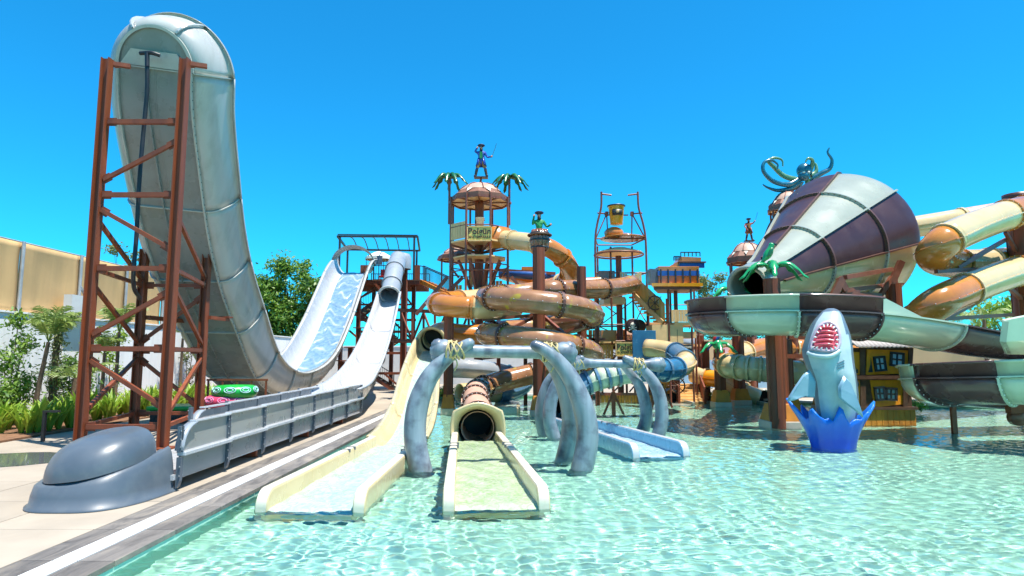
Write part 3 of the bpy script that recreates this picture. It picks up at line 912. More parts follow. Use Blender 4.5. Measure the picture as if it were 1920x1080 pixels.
# closed, rounded top end
t, x, n = fr[-1]; E = pts[-1]; fw, wl = hp_dim(len(pts) - 1)
NA = 28
m = MB(); ring = [E + x * (fw * math.cos(math.pi * k / NA)) + t * (1.08 * fw * math.sin(math.pi * k / NA)) for k in range(NA + 1)]
m.add(ring, [tuple(range(NA + 1))], 'grey_panel'); m.add([p + n * .04 for p in ring], [tuple(range(NA + 1))[::-1]], 'white_gel'); m.build('end_panel', None, slide)
m = MB()
m.add([E + x * (fw * .93) - n * .03 + t * .03, E + x * (fw * .62) - n * .05 + t * .42, E - x * (fw * .62) - n * .05 + t * .42, E - x * (fw * .93) - n * .03 + t * .03], [(0, 1, 2, 3)], 'pale_lip'); m.build('end_stiffener', None, slide, solid=.03)
def end_rings(prof, k0, k1, outer=0.0):
    rs = []
    for k in range(k0, k1 + 1):
        a = math.pi * k / NA; o = x * math.cos(a) + t * math.sin(a) * 1.08
        on = (x * math.cos(a) + t * math.sin(a)).normalized()
        base = E + o * fw
        rs.append([base + on * ((q[0] - fw) * (1 - .25 * math.sin(a)) + outer) + n * q[1] for q in prof])
    return rs
for k0, k1 in ((0, 9), (9, 19), (19, 28)):
    m = MB(); m.loft(end_rings(hp_side(fw, wl), k0, k1), 'pale_lip' if k0 == 9 else 'grey_shell'); m.build('end_wall', None, slide, solid=.02)
m = MB(); m.loft(end_rings([(fw - .03, -.05), (fw + .06, -.05), (fw + .06, .03), (fw - .03, .03)], 0, 28), 'pale_lip', False); m.build('end_seam', None, slide)
for k in (9, 19):
    a = math.pi * k / NA; on = (x * math.cos(a) + t * math.sin(a)).normalized()
    base = E + (x * math.cos(a) + t * math.sin(a) * 1.08) * fw; tw = on.cross(n)
    m = MB(); pr = hp_side(fw, wl)[:7]
    fl_ = 1 - .25 * math.sin(a); r0 = [base + on * ((q[0] - fw) * fl_) + n * q[1] for q in pr]; r1 = [base + on * ((q[0] - fw) * fl_ + .09) + n * (q[1] - .03) for q in pr]
    m.loft([[p - tw * .02 for p in r0], [p - tw * .02 for p in r1], [p + tw * .02 for p in r1], [p + tw * .02 for p in r0]], 'white_gel', False); m.build('end_flange', None, slide)
# start hoop at the far top
a0 = pts[2]; t0, x0, n0 = fr[2]
m = MB(); hoop = [a0 + x0 * (1.22 * math.cos(math.pi * k / 20)) + n0 * (.55 + 1.05 * math.sin(math.pi * k / 20)) for k in range(21)]
m.loft([[p + Vector((0, dy, 0)) + (p - a0).normalized() * dr for p in hoop] for dy, dr in ((0, 0), (-.5, .12), (-.6, .16), (.1, .1), (0, 0))], 'grey_shell'); m.build('start_hoop', None, slide)

# ------------------------------------------------------------------ steel tower under the tall end
tw = thing('steel_tower', 'tall rust brown braced steel tower holding the near end of the half-pipe', 'tower', (-9.4, 16.5, DECK))
LEG = {'fl': ((-9.88, 14.8), 9.45), 'fr': ((-7.98, 14.8), 9.45), 'bl': ((-10.75, 18.35), 5.35), 'br': ((-8.92, 18.35), 5.35)}
for k, ((lx, ly), hz) in LEG.items():
    m = MB(); m.ibeam((lx, ly, DECK), (lx, ly, hz), .20, .20, .025, up=(1, 0, 0)); m.build('leg', 'rust_steel', tw)
    m = MB(); m.box((lx, ly, DECK + .02), (.5, .5, .04)); m.build('base_plate', 'rust_steel', tw)
    m = MB(); m.bar((lx + .05, ly + .1, hz - .08), (lx + .42, ly + .25, hz - .08), .10, .10); m.bar((lx, ly + .1, hz - .02), (lx, ly + .4, hz - .02), .10, .06); m.build('bracket', 'rust_steel', tw)
def lp(k, z): return Vector((*LEG[k][0], z))
def br(k1, z1, k2, z2, w=.085, dy=0.0):
    a, b = lp(k1, z1), lp(k2, z2); d = (b - a).normalized(); o = Vector((0, dy, 0))
    m = MB(); m.bar(a + d * .14 + o, b - d * .14 + o, w, w * 1.1); m.build('brace', 'rust_steel', tw)
    for e, s in ((a, 1), (b, -1)):
        g = MB(); c = e + d * (.22 * s) + o
        g.bar(c - d * .11, c + d * .11, .20, .02, up=(0, 1, 0) if abs(d.y) < .5 else (1, 0, 0))
        for q in (-.05, .05): g.ball(c + d * q + Vector((0, -.02, .04)), .018, 4, None)
        g.build('gusset', 'rust_steel', tw)
for z in (7.85, 6.05, 4.28, 2.40, .62): br('fl', z, 'fr', z, .10)
br('fl', 6.35, 'fr', 7.4); br('fl', 5.75, 'fr', 4.7); br('fl', 2.65, 'fr', 3.75); br('fl', 2.2, 'fr', 1.05)
for z in (4.28, 2.40, .62): br('bl', z, 'br', z); br('fl', z, 'bl', z); br('fr', z, 'br', z)
br('fl', 5.5, 'bl', 4.4); br('fl', 3.95, 'bl', 2.6); br('fl', .9, 'bl', 2.2); br('fr', 5.6, 'br', 4.45); br('fr', 3.9, 'br', 2.55); br('fr', .8, 'br', 2.2)
br('bl', 2.6, 'br', 4.0); br('bl', 2.2, 'br', .8)
# arms from the rear legs to the slide
m = MB(); m.bar((-8.8, 18.4, 3.35), (-8.75, 19.5, 3.35), .14, .10); m.bar((-8.9, 19.4, 3.42), (-8.6, 19.4, 3.42), .3, .04); m.build('bracket', 'rust_steel', tw)
m = MB(); m.bar((-10.6, 18.4, 3.35), (-10.5, 20.4, 3.35), .18, .12); m.build('bracket', 'rust_steel', tw)
hose = spline([P(268, 101, 15.0), P(283, 99, 14.98), P(276, 110, 14.95), P(276, 165, 15.0), P(271, 225, 15.05), P(262, 330, 15.05), P(256, 440, 15.1), P(250, 530, 15.15), P(262, 560, 16.2)], 6)
hz = thing('water_hose', 'black hose running down the back of the half-pipe slide', 'hose', P(256, 440, 15.1))
m = MB(); m.tube(hose[12:], .05, 8); m.build('pipe', 'hose_black', hz)
m = MB(); m.tube(spline([P(263, 100, 15.02), P(283, 99, 14.95), P(300, 104, 15.02)], 5), .05, 8); m.tube([P(276, 98, 14.95), P(276, 125, 14.95)], .055, 8); m.build('tee_joint', 'hose_black', hz)
# short stub columns under the bottom of the half-pipe
for k, (px, py, Y, top) in enumerate(((425, 700, 23.4, 1.0), (525, 742, 26, .5), (617, 735, 30.5, 1.0), (640, 735, 32.5, 2.0), (655, 730, 33.8, 2.7), (670, 730, 35.3, 3.8))):
    q = P(px, py, Y)
    lb = ('short rust post under the near curve of the half-pipe', 'stub post below the lowest point of the half-pipe', 'shortest post of the row under the far half-pipe slope', 'second post of the row under the far half-pipe slope', 'third post of the row under the far half-pipe slope', 'tallest post of the row under the far half-pipe slope')[k]
    t_ = thing('support_post', lb, 'post', (q.x, Y, DECK), group='posts under the half-pipe')
    m = MB(); m.ibeam((q.x, Y, DECK), (q.x, Y, top), .22, .22, .03, up=(1, 0, 0)); m.build('shaft', 'rust_steel', t_)
    m = MB(); m.box((q.x, Y, top + .03), (.6, .3, .05)); m.box((q.x, Y, DECK + .015), (.4, .4, .03)); m.build('plate', 'rust_steel', t_)

# ================================================================== freefall slide, its runout channel and the nose
ff = thing('freefall_slide', 'steep pale grey chute with a grey tube start, right of the half-pipe', 'water slide', (-6.0, 24, 0))
fc = [P(748, 497, 39.5), P(741, 520, 38.0), P(733, 560, 36.2), P(718, 618, 33.6), P(702, 665, 31.2), P(684, 705, 28.6), P(664, 735, 25.9)]
end = Vector((-5.98, 23.0, .62)); fc += [end, Vector((-5.98, 21.5, .52))]
fpts = resample(spline(fc, 10), .2); ffr = lat_frames(fpts, Vector((-1, 0.02, 0)))
FS = arclen(fpts); cut = next(i for i, p in enumerate(fpts) if p.y < 36.0)
def chute(i):
    q = max(0, min(1, (FS[i] - FS[cut]) / 12)); wl = .62 + .0 * q; hw = .52 + .2 * q
    k = [(hw * .55, 0), (hw * .85, .07), (hw, .25), (hw + .05, wl), (hw + .15, wl + .02), (hw + .15, wl - .05)]
    return [(-a, b) for a, b in k[::-1]] + k
secs = [cut, cut + 16, cut + 34, cut + 52, len(fpts) - 1]
for a, b in zip(secs[:-1], secs[1:]):
    m = MB(); sweep(m, fpts[a:b + 1], ffr[a:b + 1], lambda i: chute(a + i), 'white_gel'); m.build('chute_section', None, ff, solid=.03)
    m = MB(); t, x, n = ffr[b]; pr = chute(b)[2:-2]
    r0 = [fpts[b] + x * q[0] + n * (q[1] - .02) for q in pr]; r1 = [fpts[b] + x * q[0] * 1.1 + n * (q[1] - .09) for q in pr]
    m.loft([r0, r1, [p + t * .04 for p in r1]], 'grey_shell', False); m.build('cross_flange', None, ff)
def tubes(parent, pts, r, secs, rings=True, seam=True, bolt=False, n=20, name='tube_section', ring_mat=None, step=None, rib=None):
    """closed tube slide: secs = [(end fraction, material)], a flange ring between sections"""
    S_ = arclen(pts); tot = S_[-1]; last = 0
    fr_ = frames(pts)
    for q, mt in secs:
        k = min(range(len(S_)), key=lambda i: abs(S_[i] - q * tot))
        if k <= last: continue
        seg, f_ = pts[last:k + 1], fr_[last:k + 1]
        m = MB()
        rr_ = []
        for p, (t, x, z) in zip(seg, f_): rr_.append([p + x * (r * math.cos(2 * math.pi * j / n)) + z * (r * math.sin(2 * math.pi * j / n)) for j in range(n)])
        m.loft(rr_, mt, True, True)
        o = m.build(name, None, parent, solid=.03)
        if seam:
            m = MB()
            for sg in (-1, 1):
                rr_ = []
                for p, (t, x, z) in zip(seg, f_): rr_.append([p + x * (sg * (r + a)) + z * b for a, b in ((-.01, .02), (.06, .02), (.06, -.02), (-.01, -.02))])
                m.loft(rr_, mt, False)
            if bolt:
                for p, (t, x, z) in list(zip(seg, f_))[::2]:
                    for sg in (-1, 1): m.ball(p + x * (sg * (r + .055)) + z * .022, .02, 4, 'bolt_white')
            m.build('seam_flange', None, o)
        if rings and q < .999:
            t, x, z = fr_[k]; m = MB(); c = pts[k]
            rows_ = []
            for dr, dt in ((0, -.05), (.075, -.05), (.075, .05), (0, .05)):
                rows_.append([c + t * dt + x * ((r + dr) * math.cos(2 * math.pi * j / n)) + z * ((r + dr) * math.sin(2 * math.pi * j / n)) for j in range(n)])
            m.loft(rows_, ring_mat or mt, False, True)
            if bolt:
                for j in range(20):
                    a = 2 * math.pi * j / 20
                    for dt in (-.055, .055): m.ball(c + t * dt + x * ((r + .045) * math.cos(a)) + z * ((r + .045) * math.sin(a)), .02, 4, 'bolt_white')
            m.build('flange_ring', None, parent)
        last = k
tp = [p + f[2] * .42 for p, f in zip(fpts[:cut + 1], ffr[:cut + 1])]
tubes(ff, tp, .52, [(.35, 'grey_gel'), (.72, 'grey_gel'), (1, 'grey_gel')], seam=False)
m = MB(); t, x, n = ffr[cut]; c = tp[-1]
m.loft([[c + t * dt + x * (rr_ * math.cos(2 * math.pi * j / 24)) + n * (rr_ * math.sin(2 * math.pi * j / 24)) for j in range(24)] for rr_, dt in ((.5, .0), (.66, .05), (.66, .12), (.55, .12))], 'pale_lip', True, True); m.build('tube_mouth', None, ff)
m = MB(); c = tp[0]; m.lathe([(.60, -.5), (.62, .2), (.5, .45), (.2, .55), (0, .56)], c + Vector((.15, .35, -.1)), 16, m='grey_gel'); m.build('start_pod', None, ff)

ch = thing('runout_channel', 'long grey panelled runout channel along the deck', 'channel', (-6.0, 16, DECK))
ribs = [10.2, 11.9, 13.6, 15.3, 17.0, 18.7, 20.4, 22.3]
XN, XF = -5.25, -6.75
zo = lambda y: (y - 10.2) * .010
for a, b in zip(ribs[:-1], ribs[1:]):
    for X, sg, top in ((XN, 1, 1.14), (XF, -1, 1.06)):
        if sg < 0 and a < 13: continue
        first = a == (ribs[0] if sg > 0 else 13.6)
        m = MB(); z0 = zo((a + b) / 2)
        m.span((X - .015, a + .05, .30 + z0), (X + .015, b - .05, .66 + z0)); m.build('lower_panel', 'grey_panel', ch, bevel=.004)
        m = MB()
        if first:
            o = [(X - .02, a + .42, top)] + [(X - .02, a + .42 - .42 * math.sin(q * math.pi / 16), top - .40 * (1 - math.cos(q * math.pi / 16))) for q in range(1, 9)] + [(X - .02, a, .70), (X - .02, b - .05, .70), (X - .02, b - .05, top)]
            m.prism(o, (.04, 0, 0)); m.build('upper_panel', 'grey_panel', ch, bevel=.004)
            m = MB(); arc = [Vector(p) + Vector((.02, 0, 0)) for p in o[:9]]
            m.loft([[p + Vector((dx, 0, 0)) for p in arc] for dx in (-.05, .09)], 'grey_gel', True); m.build('rounded_end', None, ch, solid=.03)
        else:
            m.span((X - .02, a + .05, .70 + z0), (X + .02, b - .05, top + z0)); m.build('upper_panel', 'grey_panel', ch, bevel=.004)
        m = MB(); m.span((X - .05, a + (.40 if first else 0), top + z0 - .005), (X + .07, b, top + z0 + .03)); m.build('top_rail', 'white_gel', ch, bevel=.008)
        m = MB(); m.span((X - .02 if sg > 0 else X - .12, a, .65 + z0), (X + .12 if sg > 0 else X + .02, b, .715 + z0)); m.build('middle_rail', 'white_gel', ch, bevel=.012)
for y in ribs:
    for X, sg in ((XN, 1), (XF, -1)):
        if sg < 0 and y < 13: continue
        m = MB(); z0 = zo(y); m._m('nose_grey')
        m.span((X, y - .05, .72 + z0), (X + sg * .055, y - .02, 1.12 + z0)); m.span((X, y + .02, .72 + z0), (X + sg * .055, y + .05, 1.12 + z0)); m.span((X, y - .02, .72 + z0), (X + sg * .035, y + .02, 1.12 + z0))
        o = [(X, y - .04, .64), (X + sg * .07, y - .04, .64), (X + sg * .065, y - .04, .28), (X + sg * .04, y - .04, .19), (X, y - .04, .16)]
        m.prism([(p[0], p[1], p[2] + z0) for p in o], (0, .08, 0))
        for zz in (.8, .92, 1.05, .36, .5):
            m.ball((X + sg * .06, y - .05, zz + z0), .016, 4, 'bolt_steel'); m.ball((X + sg * .06, y + .05, zz + z0), .014, 4, 'bolt_steel')
        m.mats = ['nose_grey' if q_ is None else q_ for q_ in m.mats]; m.build('rib', 'nose_grey', ch)
m = MB(); m.span((XF, 10.1, .30), (XN, 22.4, .38)); m.build('channel_floor', 'white_gel', ch)
for y in ribs[::2]:
    m = MB(); m.span((XF + .1, y - .05, DECK), (XN - .1, y + .05, .3)); m.build('foot', 'rust_steel', ch)
m = MB(); m.span((XF - .3, 10.15, DECK), (XF - .06, 10.6, .75)); m.build('end_block', 'white_gel', ch, bevel=.02)

# the moulded grey nose that closes the channel
nose = thing('slide_end_nose', 'rounded dark grey moulded nose closing the runout channel on the deck', 'slide end', (-6.3, 9.7, DECK))
XC, YB, HW, LN = -6.10, 10.2, .82, 1.38
def dring(s, z, slope=0.0, sx=1.0, n=40):
    out = []
    for k in range(n + 1):
        a = math.pi * k / n
        ca, sa = math.cos(a), math.sin(a)
        px_, py_ = math.copysign(abs(ca) ** .62, ca) * HW * s * sx, -(abs(sa) ** .8) * LN * s
        out.append(Vector((XC + px_, YB + py_, z + slope * (py_ / LN) + slope * .55 * (px_ / HW))))
    return out
m = MB()
body = [dring(1.04, DECK + .005), dring(1.04, DECK + .03), dring(1.0, DECK + .045), dring(.985, .30), dring(.955, .50, .07), dring(.925, .61, .15), dring(.89, .68, .21), dring(.84, .705, .24), dring(.80, .69, .24), dring(.775, .655, .24), dring(.74, .65, .24), dring(.715, .675, .24), dring(.69, .675, .24), dring(.67, .64, .24), dring(.5, .66, .16), dring(.2, .70, 0)]
m.loft(body); m.add(body[2] + body[-1][::-1], [tuple(range(2 * len(body[0])))][:0])
m.build('nose_body', 'nose_grey', nose)
m = MB()
hump = []
for i in range(14):
    th = math.pi / 2 * i / 13
    s = max(0.0, math.cos(th)) ** .6; z = .60 + .50 * math.sin(th) ** .85
    ring_ = []
    for k in range(40):
        a = 2 * math.pi * k / 40
        ring_.append(Vector((XC + .02 + .66 * s * math.copysign(abs(math.cos(a)) ** .85, math.cos(a)), YB - .45 + (.85 if math.sin(a) < 0 else .5) * s * math.copysign(abs(math.sin(a)) ** .9, math.sin(a)), z + .10 * s * math.sin(a) + .10 * s * math.cos(a))))
    hump.append(ring_)
m.loft(hump, None, True, True); m.build('nose_hump', 'nose_grey', nose)
m = MB(); m.add([(XC + HW * .985, YB, DECK), (XC - HW * .985, YB, DECK), (XC - HW * .9, YB, .66), (XC + HW * .9, YB, .66)], [(0, 1, 2, 3)]); m.build('nose_back', 'nose_grey', nose)

# ------------------------------------------------------------------ rafts, lamp, kerb things on the deck
def raft(label, c, r, tube, body, printm, group='raft stack'):
    t_ = thing('inflatable_raft', label, 'raft', c)
    m = MB(); ring_ = [Vector(c) + Vector((r * math.cos(2 * math.pi * k / 32), r * math.sin(2 * math.pi * k / 32), 0)) for k in range(32)]
    m.tube(ring_, tube, 14, smooth=True, closed=True); m.build('ring', body, t_)
    m = MB()
    for k in range(9):
        a = 2 * math.pi * k / 9
        for s_, rad in ((1, .17), (.55, .17)):
            arc = []
            for q in range(13):
                b = math.pi * 2 * q / 12
                u = rad * s_ * math.cos(b); v = rad * s_ * .5 * math.sin(b)
                aa = a + u / (r + tube); el = .35 + v / tube
                rr_ = r + (tube + .006) * math.cos(el)
                arc.append(Vector(c) + Vector((rr_ * math.cos(aa), rr_ * math.sin(aa), (tube + .006) * math.sin(el))))
            m.tube(arc, .014, 4)
    m.build('wave_print', printm, t_)
    return t_
c1 = P(430, 752, 19.5)
raft('pink and red inflatable raft under the green one beside the channel', c1, .50, .19, 'pink_plastic', 'pink_print')
raft('green inflatable raft with pale waves on top of the raft stack', P(441, 735, 19.5) + Vector((0, 0, .02)), .46, .19, 'green_plastic', 'pale_print')
rk = thing('raft_rack', 'brown rail rack behind the raft stack', 'rack', (c1.x, 19.5, DECK))
for dx in (-.9, -.45, 0, .45, .9):
    m = MB(); m.bar((c1.x + dx, 20.0, DECK), (c1.x + dx, 20.0, 1.5), .05); m.build('upright', 'rust_steel', rk)
m = MB(); m.span((c1.x - .75, 18.8, .45), (c1.x + .75, 20.1, .5)); m.build('shelf', 'rust_steel', rk)
m = MB(); m.bar((c1.x - .95, 20, 1.5), (c1.x + .95, 20, 1.5), .06); m.build('rail', 'rust_steel', rk)
for dx in (-.7, .7):
    for dy in (18.85, 19.9):
        m = MB(); m.bar((c1.x + dx, dy, DECK), (c1.x + dx, dy, .46), .05); m.build('leg', 'rust_steel', rk)
q = P(335, 778, 21)
gm = thing('float_mat', 'bright green float mat lying behind the tower legs', 'float', (q.x, 21, DECK))
m = MB(); m.span((q.x - .7, 20.3, .52), (q.x + .7, 21.6, .66)); m.build('mat', 'green_plastic', gm, bevel=.05)
m = MB(); m.span((q.x - .6, 20.4, DECK), (q.x + .6, 21.5, .52)); m.build('stand', 'dark_steel', gm)
lpz = G(80, 828, DECK)
lt = thing('bollard_lamp', 'black bent bollard lamp at the planting bed edge', 'lamp', lpz)
m = MB(); m.bar(lpz, lpz + Vector((0, 0, .72)), .07); m.build('post', 'dark_steel', lt)
m = MB(); m.bar(lpz + Vector((-.035, 0, .74)), lpz + Vector((.36, 0, .74)), .08, .05); m.build('lamp_arm', 'dark_steel', lt)

# ------------------------------------------------------------------ puddle on the deck
m = MB(); o = []
for k in range(28):
    a = 2 * math.pi * k / 28; o.append((-10.6 + 2.0 * math.cos(a) * (1 + .12 * math.sin(3 * a)), 13.3 + .9 * math.sin(a) * (1 + .15 * math.sin(5 * a + 1)), DECK + .005))
m.add(o, [tuple(range(28))])
pm = bpy.data.materials.new('wet_concrete'); pm.use_nodes = True
b_ = pm.node_tree.nodes['Principled BSDF']; b_.inputs['Base Color'].default_value = (.10, .11, .11, 1); b_.inputs['Roughness'].default_value = .06; MATS['wet_concrete'] = pm
tag(m.build('puddle', 'wet_concrete'), kind='structure')
# ================================================================== columns
def column(label, x, y, top, r=.34, base=True, group='rust columns in the pool', z0=-DEPTH, cap=False, mt='rust_steel'):
    t = thing('steel_column', label, 'column', (x, y, 0), group=group)
    m = MB(); m.lathe([(r, .0), (r, top)], (x, y, 0), 14, m=mt); 
    for k in range(6):   # corrugation ridges
        a = 2 * math.pi * k / 6 + .3; m.bar((x + r * math.cos(a), y + r * math.sin(a), .3), (x + r * math.cos(a), y + r * math.sin(a), top), .05, .05, m=mt)
    m.lathe([(r, top), (0, top)], (x, y, 0), 14, m=mt, smooth=False)
    m.build('shaft', None, t)
    if base:
        m = MB(); b = r * 1.5
        m.box((x, y, -.13), (2 * b * 1.06, 2 * b * 1.06, .66)); m.build('plinth', 'plinth', t, bevel=.02)
        m = MB(); m.box((x, y, .47), (2 * b, 2 * b, .54), taper=.70); m.build('base_cover', 'base_orange', t, bevel=.02)
    if cap:
        m = MB(); m.lathe([(r * .8, top), (r * 1.15, top + .1), (r * 1.15, top + .35), (0, top + .36)], (x, y, 0), 14); m.build('cap', 'flange_brown', t)
    return t
def colpx(label, px, Y, pytop, r=.34, **k):
    p = P(px, pytop, Y); return column(label, p.x, Y, p.z, r, **k)
q = G(840, 775); column('rust column with orange base left of the brown tube exit', q.x, q.y, P(840, 590, q.y).z, .17)
q = G(1010, 778); colpx('tall maroon column inside the brown spiral below the barrel', 1010, q.y, 465, .23, cap=False)
colpx('short maroon post top right of the barrel pirate', 1090, 27.5, 500, .19)
q = G(895, 762); colpx('central maroon column of the domed lookout tower', 899, 31, 372, .20, base=False)

# ================================================================== brown spiral slide
bs = thing('spiral_tube_slide', 'brown spiral tube slide wound round the tall maroon column', 'water slide', (1.1, 25.4, 0))
CX, CY, RH = 1.1, 25.4, 2.12
hel = [P(1185, 533, 31.5), P(1140, 541, 29.5)]
N = 90
for i in range(N + 1):
    ph = 70 - i * (-1) * 760.0 / N          # degrees, counter-clockwise seen from above from the back right
    z = float(np.interp(ph, [70, 90, 270, 450, 630, 810, 850], [5.1, 5.02, 4.2, 3.48, 2.82, 1.55, 1.35]))
    hel.append(Vector((CX + RH * math.cos(R(ph)), CY + RH * math.sin(R(ph)), z)))
last = hel[-1]
tail = [Vector((-.35, 26.9, 1.22)), Vector((-1.15, 25.6, 1.0)), Vector((-1.33, 23.6, .84)), Vector((-1.2, 21.4, .66)), Vector((-1.0, 19.0, .47)), Vector((-.90, 16.95, .36))]
hel = hel[:-3] + tail
hp_ = resample(spline(hel, 5), .22)
mat('spiral_brown', (0.35, 0.165, 0.072), 0.22, var=0.2, scale=2.5, dirt=(0.20, 0.085, 0.03), dirt_amt=0.6, dirt_scale=3, coat=0.5, col2=(0.42, 0.30, 0.03), col2_scale=2.2, col2_lo=.60, col2_hi=.66)
HS = arclen(hp_); i_tail = min(range(len(hp_)), key=lambda i: (hp_[i] - Vector((-1.15, 25.6, 1.05))).length); ft = HS[i_tail] / HS[-1]
secs = [(ft * k / 13, 'spiral_brown') for k in range(1, 14)]
rest = 1 - ft
secs += [(ft + rest * q, mm) for q, mm in ((.16, 'spiral_brown'), (.36, 'tube_salmon'), (.58, 'tube_salmon'), (.80, 'tube_salmon'), (1, 'tube_salmon'))]
tubes(bs, hp_, .43, secs, bolt=True, ring_mat='flange_brown')
# support arms for the spiral
for k, (px, py, Y, px2, py2) in enumerate(((905, 600, 25.2, 1010, 590), (1120, 600, 25.4, 1010, 600), (905, 672, 25.2, 1010, 660), (1120, 690, 25.4, 1010, 670), (1080, 745, 25.4, 1010, 745), (1060, 628, 23.8, 1010, 585), (935, 628, 24, 1010, 590))):
    m = MB(); m.bar(P(px, py, Y), P(px2, py2, 25.4), .12); m.build('support_arm', 'maroon_steel', bs)
# exit hood and pool runout
RU = 'pool_runout'
def runout(label, name, x0, y0, x1, y1, w0, w1, mt, rim, watermat, wall=.31):
    t = thing(name, label, 'slide runout', ((x0 + x1) / 2, (y0 + y1) / 2, 0))
    A, B = Vector((x0, y0, 0)), Vector((x1, y1, 0)); d = (B - A).normalized(); x = d.cross(Vector((0, 0, 1)))
    L = (B - A).length; wid = lambda l_: w0 + (w1 - w0) * l_ / L
    m = MB(); m.loft([[A + x * (s * w0 / 2) + Vector((0, 0, z)) for s, z in ((-1, -.3), (-1, -.02), (1, -.02), (1, -.3))], [B + x * (s * w1 / 2) + Vector((0, 0, z)) for s, z in ((-1, -.4), (-1, -.13), (1, -.13), (1, -.4))]], None, False, True, True); m.build('trough_floor', mt, t)
    for s in (-1, 1):
        L = (B - A).length; rc = wall * .8
        path = [(0, wall), (L * .5, wall)] + [(L - rc + rc * math.sin(R(t)), wall - rc * (1 - math.cos(R(t)))) for t in range(0, 91, 15)] + [(L, -.2)]
        m = MB(); rings = []
        for l_, z in path:
            c = A + d * l_ + x * (s * wid(l_) / 2)
            prof = [(-.06, -.25), (-.075, z - .05), (-.06, z - .012), (-.03, z), (.06, z), (.09, z - .012), (.105, z - .05), (.09, -.25)]
            if s < 0: prof = [(-a, b) for a, b in prof][::-1]
            rings.append([c + x * a + Vector((0, 0, max(b, -.25))) for a, b in prof])
        m.loft(rings, None, True, False, False); wl_ = m.build('side_wall', mt, t)
        m = MB(); m.loft([[p + (Vector((0, 0, .004)) if i_ < len(rings) - 3 else d * .004) for p in r_[2:6]] for i_, r_ in enumerate(rings)]); m.build('rim', rim, wl_)
        for q in (.30, .36):
            m = MB(); c = A + (B - A) * q + x * (s * wid(q * L) / 2) + Vector((0, 0, wall - .02)); m.bar(c - d * .015, c + d * .015, .20, .07); m.build('joint_strap', 'nose_grey', t)
    m = MB(); rows = []
    n_ = 60
    for i in range(n_ + 1):
        q = i / n_; row = []
        for k in range(17):
            u = (k / 16 - .5) * (wid(q * L) - .12)
            c = A + (B - A) * q * 1.01 + x * u
            h = .05 * (1 - q) + .03 + .5 * (.016 * math.sin(17 * q * L / 4 + 3 * math.sin(5 * u + 7 * q)) + .010 * math.sin(31 * q * L / 4 + 9 * u)) + random.uniform(-.006, .006) - (.10 * max(0, (q - .965) / .035) ** 2)
            row.append(c + Vector((0, 0, h)))
        rows.append(row)
    m.loft(rows); m.build('running_water', watermat, t)
    return t
def foam_mat(name, deep, white, sc=8.0):
    mm = bpy.data.materials.new(name); mm.use_nodes = True
    n, l = mm.node_tree.nodes, mm.node_tree.links; b = n['Principled BSDF']
    geo = n.new('ShaderNodeNewGeometry')
    nz = n.new('ShaderNodeTexNoise'); nz.inputs['Scale'].default_value = sc; nz.inputs['Detail'].default_value = 8; nz.inputs['Distortion'].default_value = 1.5
    mp = n.new('ShaderNodeMapping'); mp.inputs['Scale'].default_value = (1, .6, 1)
    l.new(geo.outputs['Position'], mp.inputs[0]); l.new(mp.outputs[0], nz.inputs[0])
    cr = n.new('ShaderNodeValToRGB'); e = cr.color_ramp.elements
    e[0].position, e[0].color = .30, (*deep, 1); e[1].position, e[1].color = .70, (*white, 1)
    l.new(nz.outputs[0], cr.inputs[0]); l.new(cr.outputs[0], b.inputs['Base Color'])
    b.inputs['Roughness'].default_value = .12
    bp = n.new('ShaderNodeBump'); bp.inputs['Strength'].default_value = .6; bp.inputs['Distance'].default_value = .03
    l.new(nz.outputs[0], bp.inputs['Height']); l.new(bp.outputs[0], b.inputs['Normal'])
    MATS[name] = mm
foam_mat('foam_cream', (.30, .44, .20), (.50, .55, .42))
foam_mat('foam_blue', (.20, .42, .50), (.50, .56, .58))
foam_mat('foam_pale', (.28, .45, .34), (.50, .55, .50))
runout('cream runout trough in front of the brown tube exit', 'pool_runout', -.90, 16.5, -.22, 9.5, 1.08, 1.36, 'cream_gel', 'rim_cream', 'foam_cream')
def hood(parent, c, d, r, w, mt, L=.9, inner='inside_black'):
    d = Vector(d).normalized(); x = d.cross(Vector((0, 0, 1))); z = Vector((0, 0, 1)); c = Vector(c)
    def ring_(rad, sq, off):
        o = []
        for k in range(33):
            a = math.pi * 2 * k / 32
            ca, sa = math.cos(a), math.sin(a)
            e = 1 / max(abs(ca), abs(sa)) if sq else 1
            e = 1 + (e - 1) * sq
            o.append(c + d * off + x * (rad * ca * e) + z * (rad * sa * (e if sa < 0 else 1)))
        return o
    m = MB(); m.loft([ring_(r + .03, 0, -L), ring_(r + .06, .1, -.1), ring_(r + .16, .5, .12), ring_(r + .24, .6, .3), ring_(r + .24, .6, .36), ring_(r + .18, .55, .36), ring_(r + .02, .1, -.02), ring_(r - .03, 0, -L)]); m.build('exit_hood', mt, parent)
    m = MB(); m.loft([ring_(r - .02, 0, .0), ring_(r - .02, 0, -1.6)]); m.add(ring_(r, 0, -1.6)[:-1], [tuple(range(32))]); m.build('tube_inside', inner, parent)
hood(bs, (-.90, 16.75, .36), (.1, -1, -.03), .47, 1, 'cream_gel')

